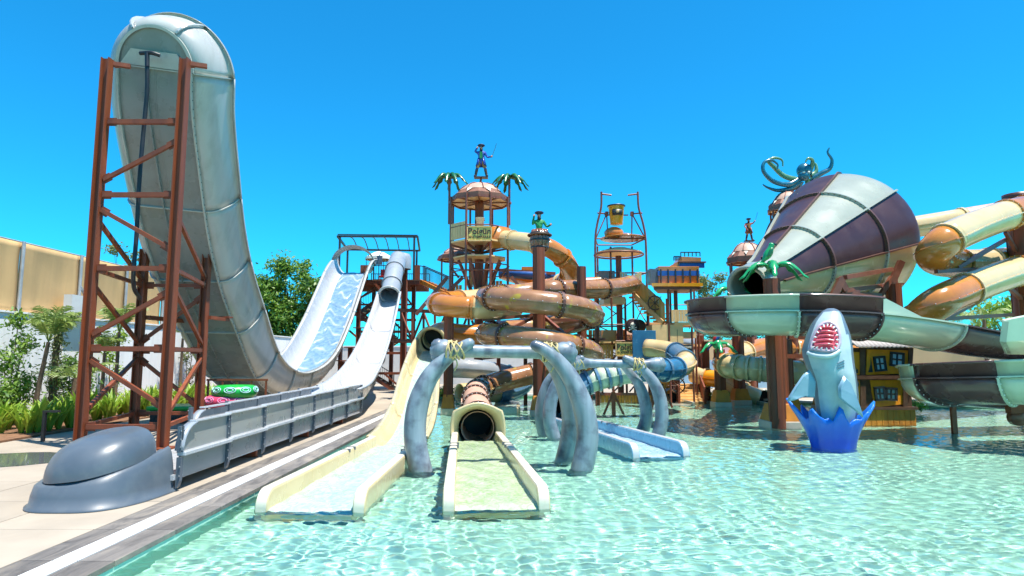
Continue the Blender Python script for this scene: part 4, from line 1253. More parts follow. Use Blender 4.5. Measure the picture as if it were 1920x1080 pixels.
# ================================================================== cream slide on the left with round mouth
cs = thing('cream_body_slide', 'cream open chute curving down from a round tube mouth into the pool', 'water slide', (-2.8, 18, 0))
cc = [Vector((-3.42, 27.2, 2.45)), Vector((-3.40, 26.0, 2.2)), Vector((-3.32, 24.2, 1.68)), Vector((-3.18, 22.0, 1.05)), Vector((-3.0, 20.0, .52)), Vector((-2.86, 18.0, .17)), Vector((-2.79, 16.6, .045)), Vector((-2.76, 15.55, .02))]
cp = resample(spline(cc, 8), .25); cf = frames(cp)
def cprof(i):
    q = i / (len(cp) - 1); hw = .50 + .08 * q; h = .62 - .33 * q
    k = [(hw * .6, .0), (hw * .88, .06), (hw, .2), (hw + .05, h), (hw + .15, h + .01), (hw + .16, h - .06)]
    return [(-a, b) for a, b in k[::-1]] + k
for a, b in ((0, 15), (15, 32), (32, len(cp) - 1)):
    m = MB(); sweep(m, cp[a:b + 1], cf[a:b + 1], lambda i: cprof(a + i), 'cream_gel'); m.build('chute_section', None, cs, solid=.03)
m = MB(); sweep(m, cp[:-1], cf[:-1], lambda i: [(-.36, .035), (-.12, .03 + .012 * math.sin(i)), (.14, .03 - .012 * math.sin(i * 1.3)), (.36, .035)], 'foam_pale'); m.build('running_water', None, cs)
d0 = (cp[1] - cp[0]).normalized(); c0 = cp[0] + Vector((0, 0, .46)); x0_ = d0.cross(Vector((0, 0, 1))).normalized(); z0_ = x0_.cross(d0)
def rg(r, off, n=24): return [c0 + d0 * off + x0_ * (r * math.cos(2 * math.pi * k / n)) + z0_ * (r * math.sin(2 * math.pi * k / n)) for k in range(n)]
m = MB(); m.loft([rg(.52, -.5), rg(.56, 0), rg(.66, .2), rg(.66, .3), rg(.56, .3), rg(.46, 0), rg(.46, -.5)], None, True, True); m.build('tube_mouth', 'cream_gel', cs)
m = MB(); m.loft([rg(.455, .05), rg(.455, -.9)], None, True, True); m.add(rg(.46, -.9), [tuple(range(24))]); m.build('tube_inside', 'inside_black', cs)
tb = spline([c0 - d0 * .3, c0 - d0 * 1.6 + Vector((.25, 0, .1)), Vector((-1.8, 29.6, 3.25)), Vector((.4, 30.0, 3.5))], 8)
tubes(cs, tb, .45, [(.3, 'tube_cream'), (.75, 'tube_orange'), (1, 'tube_cream')])
runout('wide cream runout trough at the left side of the pool', 'pool_runout', -2.76, 15.6, -2.89, 9.35, 1.16, 1.38, 'cream_gel', 'rim_cream', 'foam_pale')
m = MB(); m.bar((-3.2, 21, DECK * 0), (-3.2, 21, .8), .14); m.build('prop', 'rust_steel', cs)
q = G(805, 792); m = MB(); m.bar((q.x, q.y, -.5), (q.x, q.y, .75), .12); m.build('prop', 'rust_steel', cs)

# ================================================================== bone arches
def tusk(parent, line, Y0, Y1, r0):
    """curved tapering tusk: a smooth centre line from the pool floor up and over the beam"""
    n_ = len(line); ctrl_ = [P(px, py, Y0 + (Y1 - Y0) * (i / (n_ - 1)) ** .8) for i, (px, py) in enumerate(line)]
    ctrl_ = [ctrl_[0] + (ctrl_[0] - ctrl_[1]) * .9] + ctrl_
    pts_ = resample(spline(ctrl_, 10), .07); k = len(pts_) - 1
    rs = [r0 * (1.06 - .12 * (i / k)) * (1 if i / k < .5 else 1 - 1.0 * (i / k - .5) ** 1.15) for i in range(k + 1)]
    m = MB(); m.tube(pts_, rs, 18); m.ball(pts_[-1], rs[-1], 10)
    return m.build('tusk', 'bone', parent)
def bone_beam(parent, a, b, r):
    a, b = Vector(a), Vector(b); d = (b - a).normalized(); L = (b - a).length
    prof = [(0, .4), (.03, 1.25), (.06, 1.55), (.10, 1.62), (.14, 1.35), (.20, 1.0), (.3, .92), (.5, .9), (.7, .92), (.8, 1.0), (.86, 1.35), (.90, 1.62), (.94, 1.55), (.97, 1.25), (1, .4)]
    m = MB(); m.tube([a + d * (L * q) for q, _ in prof], [r * k for _, k in prof], 16)
    for e in (a, b):
        s = 1 if e == a else -1
        for u in (-.75, .75): m.ball(e + d * (s * L * .055) + Vector((0, 0, u * r)), (r * 1.05, r * 1.2, r * .95), 10)
    m.build('bone_beam', 'bone', parent)
def lashing(parent, c, r):
    m = MB()
    for k in range(6):
        rot = Matrix.Rotation(R((-1) ** k * (10 + 5 * k)), 3, 'Y') @ Matrix.Rotation(R(6 * (k - 2)), 3, 'Z')
        m.tube([Vector(c) + Vector((.035 * (k - 2.5), -.05, 0)) + rot @ Vector((0, (r + .06) * math.cos(2 * math.pi * j / 16), (r + .03) * math.sin(2 * math.pi * j / 16))) for j in range(16)], .02, 5, closed=True)
    m.tube(spline([Vector(c) + Vector((0, -r, -r * .5)), Vector(c) + Vector((.08, -r * 1.2, -r * 1.6)), Vector(c) + Vector((.02, -r, -r * 2.4))], 4), .016, 5)
    m.build('rope_lashing', 'rope', parent)
ar = thing('bone_arch', 'larger arch of grey blue tusks and a bone beam nearer the camera', 'arch', (-.2, 13, 0))
Zb = P(940, 658, 13.2).z
bone_beam(ar, P(806, 657, 13.0) , P(1082, 662, 13.4), .145)
tusk(ar, [(789, 882), (781, 845), (778, 800), (785, 755), (801, 715), (825, 683), (852, 660), (880, 644)], 12.75, 12.95, .215)
tusk(ar, [(1092, 876), (1101, 829), (1099, 787), (1087, 745), (1069, 707), (1045, 676), (1021, 656), (1004, 648)], 12.9, 13.0, .215)
tusk(ar, [(1060, 861), (1069, 822), (1071, 780), (1062, 738), (1048, 704), (1028, 674), (1006, 656)], 13.95, 13.5, .205)
lashing(ar, P(852, 657, 12.98), .17); lashing(ar, P(1030, 660, 13.2), .17)
ar = thing('bone_arch', 'smaller bone arch over the blue runout further back', 'arch', (2.8, 18, 0))
bone_beam(ar, P(1066, 680, 17.8), P(1248, 684, 18.2), .13)
tusk(ar, [(1038, 818), (1030, 787), (1033, 752), (1043, 721), (1057, 697), (1073, 681), (1090, 672)], 17.85, 17.75, .18)
tusk(ar, [(1019, 813), (1014, 780), (1018, 749), (1028, 718), (1042, 700), (1060, 686), (1080, 677)], 18.6, 18.2, .175)
tusk(ar, [(1234, 818), (1241, 787), (1238, 749), (1226, 718), (1205, 693), (1187, 679), (1173, 672)], 17.85, 17.95, .18)
tusk(ar, [(1203, 812), (1212, 784), (1208, 749), (1196, 718), (1179, 697), (1165, 682)], 18.7, 18.3, .175)
lashing(ar, P(1080, 681, 17.9), .15); lashing(ar, P(1195, 683, 18.0), .15)

# ================================================================== blue runout and blue/cream tube slide
runout('sky blue runout trough passing under the smaller bone arch', 'pool_runout', 1.75, 21.0, 3.32, 14.4, 1.0, 1.18, 'runout_blue', 'white_gel', 'foam_blue')
bt = thing('blue_tube_slide', 'blue and cream tube slide looping behind the smaller bone arch', 'water slide', (4, 27, 0))
bp_ = [P(1212, 652, 29.5), P(1240, 655, 29), P(1268, 662, 28), P(1286, 680, 26.6), P(1262, 692, 25.2), P(1225, 694, 24.6), P(1170, 700, 24.4), P(1125, 710, 24.3), P(1090, 722, 24.2), P(1062, 738, 23.6), P(1052, 752, 22.6), P(1052, 766, 21.4)]
tubes(bt, resample(spline(bp_, 8), .2), .40, [(.15, 'tube_cream'), (.24, 'tube_steelblue'), (.40, 'tube_cream'), (.46, 'tube_blue'), (.50, 'tube_blue'), (.55, 'tube_blue'), (.58, 'mint_gel'), (.615, 'mint_gel'), (.65, 'mint_gel'), (.685, 'mint_gel'), (.72, 'mint_gel'), (.8, 'tube_steelblue'), (.9, 'grey_gel'), (1, 'grey_gel')], ring_mat='tube_steelblue')
hood(bt, bp_[-1], (.25, -1, -.05), .40, 1, 'runout_blue')
m = MB(); c = P(1208, 652, 29.7); m.box(c, (1.1, .1, 1.6)); m.build('entry_plate', 'tube_blue', bt, bevel=.02)
for px, py in ((1150, 735), (1240, 720)):
    a = P(px, py, 25); m = MB(); m.bar((a.x, 25, -.5), (a.x, 25, a.z), .14); m.bar((a.x - .4, 25, a.z - .9), (a.x, 25, a.z), .08); m.bar((a.x + .4, 25, a.z - .9), (a.x, 25, a.z), .08); m.build('prop', 'rust_steel', bt)
# ================================================================== lettering, railings, stairs
def lettering(txt, parent, c, size, m, name='lettering', depth=.012, rotz=0.0, spacing=1.0):
    cu = bpy.data.curves.new('lettering', 'FONT'); cu.body = txt; cu.size = size; cu.extrude = depth; cu.align_x = 'CENTER'; cu.align_y = 'CENTER'; cu.space_character = spacing; cu.offset = size * .02; cu.resolution_u = 3
    o = bpy.data.objects.new('lettering', cu); COL.objects.link(o)
    dg = bpy.context.evaluated_depsgraph_get(); me = bpy.data.meshes.new_from_object(o.evaluated_get(dg)); bpy.data.objects.remove(o)
    me.name = name; me.materials.clear(); me.materials.append(MATS[m])
    ob = bpy.data.objects.new(name, me); COL.objects.link(ob)
    ob.parent = parent; ob.matrix_parent_inverse = parent_inv(parent)
    ob.location = c; ob.rotation_euler = (R(90), 0, rotz)
    return ob
def railing(parent, a, b, h=1.0, m='dark_steel', step=.14, name='railing', kind=True):
    a, b = Vector(a), Vector(b); L = (b - a).length; n = max(2, int(L / step)); mb = MB(); up = Vector((0, 0, 1))
    mb.bar(a + up * h, b + up * h, .05); mb.bar(a + up * .1, b + up * .1, .035)
    for k in range(n + 1):
        p = a.lerp(b, k / n); mb.bar(p + up * .1, p + up * h, .055 if k in (0, n) else .02)
    o = mb.build(name, m, parent); o['kind'] = 'stuff'; return o
def pipe_rail(parent, a, b, h=1.0, m='maroon_steel', rows=2):
    a, b = Vector(a), Vector(b); mb = MB(); up = Vector((0, 0, 1))
    for k in range(rows): mb.tube([a + up * (h * (k + 1) / rows), b + up * (h * (k + 1) / rows)], .03, 6)
    mb.build('rail', m, parent)
def plank_panel(parent, a, b, z0, z1, m='panel_cream', w=.16, wave_=0.0):
    a, b = Vector(a), Vector(b); d = (b - a); L = d.length; d.normalize(); n = max(2, int(L / w)); up = Vector((0, 0, 1))
    for k in range(n):
        q = (k + .5) / n; p = a.lerp(b, q); top = z1 + wave_ * math.cos(q * math.pi * 2)
        mb = MB(); mb.bar(Vector((p.x, p.y, z0)), Vector((p.x, p.y, top)), L / n * .86, .03, up=(d.y, -d.x, 0)) if False else mb.box((p.x, p.y, (z0 + top) / 2), (L / n * .88, .035, top - z0), Matrix.Rotation(math.atan2(d.y, d.x), 3, 'Z'))
        mb.build('plank', m, parent)
def flight(parent, a, b, w, n, m='panel_cream', lat=(0, 1, 0), stringer='maroon_steel', name='step', thick=.05):
    a, b, lat = Vector(a), Vector(b), Vector(lat)
    dxy = (b - a); run = Vector((dxy.x, dxy.y, 0)) / n
    for k in range(n):
        p = a + (b - a) * ((k + .5) / n); mb = MB()
        rot = Matrix.Rotation(math.atan2(run.y, run.x), 3, 'Z')
        mb.box(p, (run.length * 1.05, w, thick), rot); mb.build(name, m, parent)
    for s in (-1, 1):
        mb = MB(); mb.bar(a + lat * (s * w / 2), b + lat * (s * w / 2), .06, .24); mb.build('stringer', stringer, parent)

# ================================================================== start tower of the two big slides
ST = 41.0
tw = thing('slide_start_tower', 'rust steel stair tower with canopy frame at the start of the big slides', 'tower', (-8, 42, DECK))
def TP(px, py, Y=ST): return P(px, py, Y)
zp = TP(700, 527).z
xl, xr = TP(636, 527).x, TP(790, 527).x
for px, Y, top in ((672, 40.2, 0), (757, 39.6, 1.5), (775, 41.5, 0), (672, 44, 0), (760, 44.5, 0), (640, 44, 0), (700, 44, 0), (735, 42, 0)):
    x = P(px, 600, Y).x; m = MB(); m.ibeam((x, Y, DECK), (x, Y, zp + top), .34 if px == 757 else .24, .34 if px == 757 else .24, .04, up=(1, 0, 0)); m.build('leg', 'rust_steel', tw)
m = MB(); m.span((xl, 40.2, zp - .08), (xr, 45, zp)); m.build('platform', 'timber_brown', tw)
for k in range(7):
    y = 40.25 + k * .75; m = MB(); m.span((xl, y, zp - .30), (xr, y + .10, zp - .08)); m.build('joist', 'rust_steel', tw)
m = MB(); m.bar(TP(702, 530, 40.3), TP(735, 570, 40.3), .14); m.build('brace', 'rust_steel', tw)
for (a, b, Y) in (((672, 560), (700, 545), 41), ((675, 571), (730, 571), 41), ((752, 545), (775, 575), 41.5), ((752, 595), (775, 575), 41.5), ((740, 571), (770, 571), 41.5), ((672, 600), (705, 575), 42), ((672, 640), (705, 610), 41), ((672, 580), (705, 610), 41), ((655, 620), (690, 650), 38), ((650, 690), (690, 690), 38), ((720, 700), (755, 730), 41), ((735, 600), (775, 640), 42)):
    m = MB(); m.bar(P(*a, Y), P(*b, Y), .11); m.build('brace', 'rust_steel', tw)
for py in (600, 622, 662, 700, 742):
    m = MB(); m.bar(P(668, py, 41), P(780, py, 41), .12, .16); m.build('beam', 'rust_steel', tw)
zs = [DECK, 1.75, 3.4, 5.1, zp]
X0, X1 = P(672, 600, 42.5).x, P(748, 600, 42.5).x
for k in range(4):
    a, b = (X1, X0) if k % 2 == 0 else (X0, X1)
    y = 41.6 + (.0 if k % 2 == 0 else 1.3)
    flight(tw, (a, y, zs[k]), (b, y, zs[k + 1]), 1.1, 9, 'panel_cream')
    railing(tw, (a, y - .55, zs[k]), (b, y - .55, zs[k + 1]), 1.0)
    m = MB(); m.span((b - .9 if k % 2 == 0 else b, 41.0, zs[k + 1] - .08), (b if k % 2 == 0 else b + .9, 43.5, zs[k + 1])); m.build('landing', 'timber_brown', tw)
railing(tw, (xl + 1.2, 45, zp), (xr, 45, zp), 1.0)
railing(tw, P(700, 527, 40.3) + Vector((0, 0, 0)), P(728, 527, 40.3), 1.0)
m = MB(); m.box(P(683, 510, 41), (.5, .1, .9)); m.build('gate', 'rust_steel', tw); m = MB(); m.box(P(782, 513, 41), (.35, .1, 1.1)); m.build('gate', 'rust_steel', tw)
# canopy frame
A, B, C_, D = P(633, 443, 40.5), P(783, 444, 40.5), P(652, 468, 44.5), P(787, 470, 44.5)
for a, b in ((A, B), (C_, D), (A, C_), (B, D)):
    m = MB(); m.bar(a, b, .12); m.build('canopy_beam', 'dark_steel', tw)
A2, B2 = A + Vector((0, 0, .12)), B + Vector((0, 0, .1)); m = MB(); m.bar(A2, B2, .06); m.build('canopy_beam', 'dark_steel', tw)
for k in range(1, 7):
    a, b = A.lerp(B, k / 7), C_.lerp(D, k / 7); m = MB(); m.tube(spline([a, (a + b) / 2 + Vector((0, 0, .25)), b], 5), .035, 5); m.build('canopy_rib', 'dark_steel', tw)
for a in (A.lerp(B, .03), B.lerp(A, .04), C_, D.lerp(C_, .04)):
    m = MB(); m.bar((a.x, a.y, zp), a, .12); m.build('canopy_post', 'dark_steel', tw)
# parasol on the platform
um = thing('parasol', 'cream parasol on the platform of the start tower', 'parasol', (P(711, 500, 42).x, 42, zp))
c = P(711, 471, 42); m = MB(); m.lathe([(0, .0), (.35, -.10), (.92, -.42), (.94, -.60), (.91, -.60), (.9, -.43), (0, -.05)], c, 8, smooth=False); m.build('canopy', 'canvas', um)
m = MB(); m.tube([(c.x, 42, zp), c], .03, 6); m.build('pole', 'dark_steel', um)
for k in range(6):
    a = R(60 * k + 20); m = MB(); m.tube([(c.x + .75 * math.cos(a), 42 + .75 * math.sin(a), zp), (c.x + .85 * math.cos(a), 42 + .85 * math.sin(a), c.z - .45)], .02, 5); m.build('stay', 'dark_steel', um)
m = MB(); m.box(c + Vector((.2, -.9, -.75)), (.42, .04, .6)); m.build('notice_board', 'nose_grey', um)
q = P(719, 516, 41.5)
ct = thing('lounge_chair', 'red plastic chair under the cream parasol', 'chair', (q.x, 41.5, zp))
m = MB(); m.box((q.x, 41.5, zp + .35), (.5, .5, .08)); m.build('seat', 'red_plastic', ct, bevel=.02)
m = MB(); m.box((q.x, 41.75, zp + .62), (.5, .06, .5)); m.build('backrest', 'red_plastic', ct, bevel=.02)
for dx in (-.22, .22):
    for dy in (-.22, .22):
        m = MB(); m.bar((q.x + dx, 41.5 + dy, zp), (q.x + dx, 41.5 + dy, zp + .33), .04); m.build('leg', 'red_plastic', ct)
# walkway down to the lookout tower and the truss bridge
wk = thing('stair_walkway', 'yellow stair with dark railing from the start tower towards the lookout', 'stairs', (-4.5, 40, 5))
m = MB(); m.span((P(785, 527, 41).x, 40.6, zp - .1), (P(800, 527, 41).x, 42, zp - .02)); m.build('landing', 'plank_yellow', wk)
a, b = P(796, 529, 41), P(846, 553, 38); flight(wk, a, b, 1.0, 10, 'plank_yellow', (.4, 1, 0), 'plank_yellow')
railing(wk, a + Vector((0, -.5, 0)), b + Vector((0, -.5, 0)), 1.0); railing(wk, P(783, 526, 41), a, 1.0); railing(wk, a + Vector((0, .5, 0)), b + Vector((0, .5, 0)), 1.0)
tr = thing('truss_bridge', 'rust steel truss bridge between the start tower and the lookout tower', 'bridge', (-4, 35, 3))
for Y in (34.5, 36.5):
    for py in (585, 640):
        m = MB(); m.bar(P(748, py - (4 if py < 600 else 0), Y + 3), P(905, py + (4 if py < 600 else 0), Y - 2), .16, .20); m.build('chord', 'rust_steel', tr)
    n = 7
    for k in range(n + 1):
        px = 752 + k * (900 - 752) / n; Yk = Y + 3 - 5 * k / n
        m = MB(); m.bar(P(px, 584, Yk), P(px, 640, Yk), .12); m.build('post', 'rust_steel', tr)
        if k < n:
            px2 = 752 + (k + 1) * (900 - 752) / n; Y2 = Y + 3 - 5 * (k + 1) / n
            m = MB(); m.bar(P(px, 640 if k % 2 else 586, Yk), P(px2, 586 if k % 2 else 640, Y2), .09); m.build('diagonal', 'rust_steel', tr)
m = MB(); a, b = P(752, 640, 38.5), P(903, 640, 33.5); m.bar(a, b, 1.8, .05); m.build('deck_plate', 'timber_brown', tr)

# ================================================================== lookout tower with the sign
YT = 31.0
lk = thing('lookout_tower', 'domed lookout tower with gold sign in the middle of the park', 'tower', (P(900, 600, YT).x, YT, 0))
def L_(px, py, dY=0): return P(px, py, YT + dY)
cx = L_(900, 380).x
ze = L_(900, 380).z; ztop = L_(900, 345).z; RE = 1.52
POSTS = [(R(22.5 + 45 * k)) for k in range(8)]
def octo(r, z, n=8, rot=22.5): return [Vector((cx + r * math.cos(R(rot + 360 / n * k)), YT + r * math.sin(R(rot + 360 / n * k)), z)) for k in range(n)]
def dome_roof(parent, c, r, h, seg=8, flat=True):
    c = Vector(c)
    m = MB(); m.lathe([(r, 0), (r * 1.0, .22 * h), (r * .72, .52 * h)], c, seg, m='roof_band', smooth=False); m.build('roof_band', None, parent)
    m = MB(); m.lathe([(r * .72, .52 * h), (r * .66, .62 * h), (r * .52, .82 * h), (r * .3, .96 * h), (0, h)], c, 16, m='thatch_pink'); m.build('dome', None, parent)
    m = MB()
    m.lathe([(r * .985, .005), (r * .5, .06 * h), (.02, .10 * h)], c, seg, m='soffit_cream', smooth=False); m.build('soffit', None, parent)
    for k in range(seg):
        a = 2 * math.pi * k / seg; d = Vector((math.cos(a), math.sin(a), 0)); a2 = 2 * math.pi * (k + 1) / seg; d2 = Vector((math.cos(a2), math.sin(a2), 0))
        m = MB(); m.bar(c + d * r, c + d * .1 + Vector((0, 0, -.02)), .06); m.build('rafter', 'maroon_steel', parent)
        m = MB(); m.bar(c + d * r * 1.01 + Vector((0, 0, -.02)), c + d2 * r * 1.01 + Vector((0, 0, -.02)), .08, .1); m.build('eave_beam', 'maroon_steel', parent)
        if h > .6 or True:
            am = (a + a2) / 2; ap = math.cos(math.pi / seg)
            for q in (am,):
                dd = Vector((math.cos(q), math.sin(q), 0)); e = Vector((-dd.y, dd.x, 0)); w_ = r * .09
                base = c + dd * (r * ap * .90) + Vector((0, 0, .36 * h)) + dd * .02
                slope = (dd * (r * .72 - r) * ap + Vector((0, 0, .30 * h))).normalized()
                nn = e.cross(slope); nn = -nn if nn.dot(dd) < 0 else nn
                m = MB(); m.add([base + nn * .03 - slope * .22 * r * .6, base + nn * .03 + slope * .12 * r + e * w_, base + nn * .03 + slope * .12 * r - e * w_], [(0, 1, 2)]); m.build('painted_tooth', 'canvas', parent)
    m = MB()
    for k in range(8):
        a = 2 * math.pi * k / 8 + .2; d = Vector((math.cos(a), math.sin(a), 0))
        m.tube([c + d * (r * q) + Vector((0, 0, z * h + .015)) for q, z in ((.72, .53), (.66, .63), (.52, .83), (.3, .97), (.02, 1.0))], .022, 5)
    m.build('dome_rib', 'maroon_steel', parent)
dome_roof(lk, (cx, YT, ze), RE, ztop - ze, 8)
zfloor = L_(900, 457).z
for k, a in enumerate(POSTS):
    p = Vector((cx + RE * .99 * math.cos(a), YT + RE * .99 * math.sin(a), 0)); zb = L_(900, 590).z if k % 2 else L_(900, 545).z
    m = MB(); m.tube([(p.x, p.y, zb), (p.x, p.y, ze + .15)], .055, 8); m.build('post', 'maroon_steel', lk)
def ring_rail(z, r=RE, rad=.03):
    o = octo(r, z); m = MB()
    for a, b in zip(o, o[1:] + o[:1]): m.tube([a, b], rad, 6)
    m.build('ring_rail', 'maroon_steel', lk)
for py in (432, 500, 513, 560): ring_rail(L_(900, py).z)
fo = octo(RE * 1.0, zfloor - .08); m = MB(); m.prism(fo, (0, 0, .08)); m.build('platform', 'soffit_cream', lk)
m = MB(); m.prism(octo(RE * .9, L_(900, 487).z), (0, 0, .06)); m.build('lower_platform', 'soffit_cream', lk)
o = octo(RE, zfloor)
for k in range(8):
    a, b = o[k], o[(k + 1) % 8]; mid = (a + b) / 2
    m = MB(); m.bar(a + Vector((0, 0, -.15)), (cx, YT, zfloor - .5), .09); m.build('floor_strut', 'maroon_steel', lk)
    if k in (3, 4): plank_panel(lk, a, b, zfloor + .05, zfloor + .85, 'panel_cream', .17)
    if k in (7, ): plank_panel(lk, a, b, zfloor + .05, zfloor + .85, 'panel_cream', .17)
# column head braces, flaring up to the lower platform
for k in range(8):
    a = R(22.5 + 45 * k); m = MB(); m.bar((cx + .25 * math.cos(a), YT + .25 * math.sin(a), L_(900, 560).z), (cx + 1.1 * math.cos(a), YT + 1.1 * math.sin(a), L_(900, 490).z), .12); m.build('column_brace', 'maroon_steel', lk)
for sx in (-1, 1):
    m = MB(); m.bar((cx + sx * 1.55, YT - .2, L_(900, 520).z), (cx + sx * 3.1, YT, L_(900, 590).z), .15); m.build('raker', 'maroon_steel', lk)
    m = MB(); m.bar((cx + sx * 1.45, YT - .3, L_(900, 500).z), (cx + sx * 1.0, YT - .2, L_(900, 522).z), .09); m.build('raker', 'maroon_steel', lk)
m = MB(); m.bar(P(868, 520, YT), P(818, 568, YT), .16); m.build('raker', 'maroon_steel', lk)
m = MB(); m.bar(P(872, 520, YT), P(896, 575, YT), .14); m.bar(P(928, 520, YT), P(903, 575, YT), .14); m.build('raker', 'maroon_steel', lk)
# lower storey: ochre plank panels between the trusses
plank_panel(lk, P(848, 560, YT + .6), P(866, 560, YT + .6), L_(900, 552).z, L_(900, 532).z, 'plank_yellow', .13)
plank_panel(lk, P(923, 560, YT + .6), P(942, 560, YT + .6), L_(900, 545).z, L_(900, 524).z, 'plank_yellow', .13)
plank_panel(lk, P(880, 560, YT + .9), P(915, 560, YT + .9), L_(900, 535).z, L_(900, 505).z, 'panel_cream', .16)
# front sign
def gold_sign(label, c, w, h, post=False):
    s = thing('gold_sign', label, 'sign', c)
    m = MB(); m.box(c, (w, .06, h)); m.build('board', 'sign_gold', s, bevel=.01)
    m = MB()
    for dx, dz, sx, sz in ((0, h / 2, w + .06, .05), (0, -h / 2, w + .06, .05), (w / 2, 0, .05, h + .06), (-w / 2, 0, .05, h + .06)): m.box(Vector(c) + Vector((dx, -.01, dz)), (sx, .09, sz))
    m.build('frame', 'panel_cream', s)
    lettering('Polgün', s, Vector(c) + Vector((0, -.035, h * .14)), h * .60, 'sign_ink')
    lettering('WATERPARKS', s, Vector(c) + Vector((0, -.035, -h * .25)), h * .235, 'sign_ink', spacing=1.04)
    return s
gold_sign('gold name sign on the front of the domed lookout tower', P(899, 438, YT - RE - .1), 1.12, .68)
gold_sign('gold name sign low on the bucket tower behind the arches', P(1175, 655, 30.4), 1.02, .62)
# cream mini bucket hanging over the sign
mb_ = thing('small_bucket', 'small cream bucket hanging over the lookout sign', 'bucket', P(900, 418, YT - 1.2))
c = P(900, 425, YT - 1.2); m = MB(); m.lathe([(0, 0), (.15, 0), (.22, .42), (.235, .42), (.20, .40), (.14, .03)], c, 16); m.build('pail', 'canvas', mb_)
m = MB(); m.tube([c + Vector((-.25, 0, .3)), c + Vector((.25, 0, .3))], .02, 6); m.tube([c + Vector((0, .05, .35)), c + Vector((0, 1.0, .55))], .03, 6); m.build('axle', 'maroon_steel', mb_)
# second, lower little roof behind
lr = thing('small_roof_kiosk', 'little domed kiosk tucked behind the left posts of the lookout', 'kiosk', P(858, 560, 33.5))
c = P(860, 486, 33.5); dome_roof(lr, c, 1.1, .62)
for dx in (-.9, .9): m = MB(); m.tube([(c.x + dx, 33.5, c.z - 1.6), (c.x + dx, 33.5, c.z)], .05, 6); m.build('post', 'maroon_steel', lr)

# ------------------------------------------------------------------ orange tube slide from the lookout
ot = thing('orange_tube_slide', 'orange and cream tube slide leaving the lookout and looping behind the column', 'water slide', P(1040, 520, 30))
oc = [P(935, 447, 30.6), P(965, 451, 29.8), P(1000, 456, 29.0), P(1035, 468, 28.7), P(1062, 492, 29.2), P(1068, 515, 30.4), P(1048, 533, 31.8), P(1005, 543, 32.4), P(950, 552, 31.5), P(890, 560, 29.6), P(840, 565, 27.8), P(818, 568, 26.6), P(835, 573, 25.4), P(880, 577, 25.0), P(925, 578, 25.2), P(965, 577, 26.5)]
tubes(ot, resample(spline(oc, 7), .25), .42, [(.05, 'tube_cream'), (.115, 'tube_cream'), (.19, 'tube_orange'), (.27, 'tube_orange'), (.33, 'tube_cream'), (.47, 'tube_orange'), (.58, 'tube_cream'), (.66, 'tube_cream'), (.72, 'tube_orange'), (.80, 'tube_orange'), (.88, 'tube_orange'), (1, 'tube_cream')])
c = P(938, 447, 30.4); m = MB(); m.lathe([(.75, 0), (.75, 1.05)], c + Vector((-.25, .3, -.55)), 14, m='tube_orange', a0=R(-110), a1=R(20)); m.build('entry_wall', None, ot, solid=.04)
# blue and orange boat hull slide behind
bo = thing('boat_slide', 'blue and orange boat shaped trough behind the tall maroon column', 'water slide', P(985, 523, 33))
m = MB(); rings = []
a, b = P(935, 512, 33.5), P(1040, 516, 33.5)
for k in range(9):
    q = k / 8; c = a.lerp(b, q); w_ = .15 + .7 * math.sin(math.pi * min(1, q * .8 + .1)) ** .7; h_ = .15 + .45 * math.sin(math.pi * min(1, q * .7 + .1))
    rings.append([c + Vector((0, w_ * math.cos(R(t)), -h_ * math.sin(R(t)))) for t in range(0, 181, 20)])
m.loft(rings); m.build('hull', 'tube_orange', bo)
m = MB(); m.loft([[p + Vector((0, -.02, .02)) for p in (r[9], r[8] , r[7])] for r in rings]); m.build('blue_band', 'blue_paint', bo, solid=.03)
m = MB(); m.bar(a + Vector((0, -.4, .12)), b + Vector((0, -.7, .0)), .1, .14); m.build('gunwale', 'maroon_steel', bo)
m = MB(); m.span(P(978, 512, 33.8), P(1003, 503, 34.4)); m.build('cabin', 'tube_orange', bo)

# ================================================================== tipping bucket tower
YB_ = 33.0
bk = thing('bucket_tower', 'steel bucket tower with curved posts, cream platforms and plank panels', 'tower', P(1160, 750, YB_) * 1)
def B_(px, py, dY=0): return P(px, py, YB_ + dY)
bx_ = B_(1160, 500).x
m = MB(); m.lathe([(.16, -.5), (.16, B_(1160, 480).z)], (bx_, YB_, 0), 14); m.build('column', 'maroon_steel', bk)
R4 = 1.28
CORN = [(-1, -.55), (1, -.55), (-.72, .9), (.72, .9)]
for sx, sy in CORN:
    x = bx_ + sx * R4 * 1.02; y = YB_ + sy * R4
    z1 = B_(1160, 450).z; z2 = B_(1160, 366).z
    if sy < 0:
        p = spline([(x, y, -.4), (x, y, B_(1160, 560).z), (x, y, z1 - .3), (x - sx * .12, y, B_(1160, 425).z), (x - sx * .33, y, B_(1160, 395).z), (x - sx * .36, y, z2)], 5)
        m = MB(); m.tube(p, .055, 8); m.build('curved_post', 'maroon_steel', bk)
        e = p[-1] - Vector((0, 0, .12)); m = MB(); m.tube([e, e + Vector((-sx * .52, 0, -.06))], .045, 6); m.build('spout', 'maroon_steel', bk)
    else:
        m = MB(); m.tube([(x, y, -.4), (x, y, B_(1160, 455).z)], .05, 8); m.build('post', 'maroon_steel', bk)
for dx in (-.55, .55):
    m = MB(); m.tube([(bx_ + dx, YB_ - .9, -.4), (bx_ + dx, YB_ - .9, B_(1160, 468).z)], .05, 8); m.build('post', 'maroon_steel', bk)
def rect_rail(py, r=R4, rad=.04):
    z = B_(1160, py).z; o = [Vector((bx_ + sx * r * 1.02, YB_ + sy * r, z)) for sx, sy in (CORN[0], CORN[1], CORN[3], CORN[2])]
    for a, b in zip(o, o[1:] + o[:1]): m = MB(); m.tube([a, b], rad, 6); m.build('rail', 'maroon_steel', bk)
for py in (452, 515, 610, 640, 690): rect_rail(py)
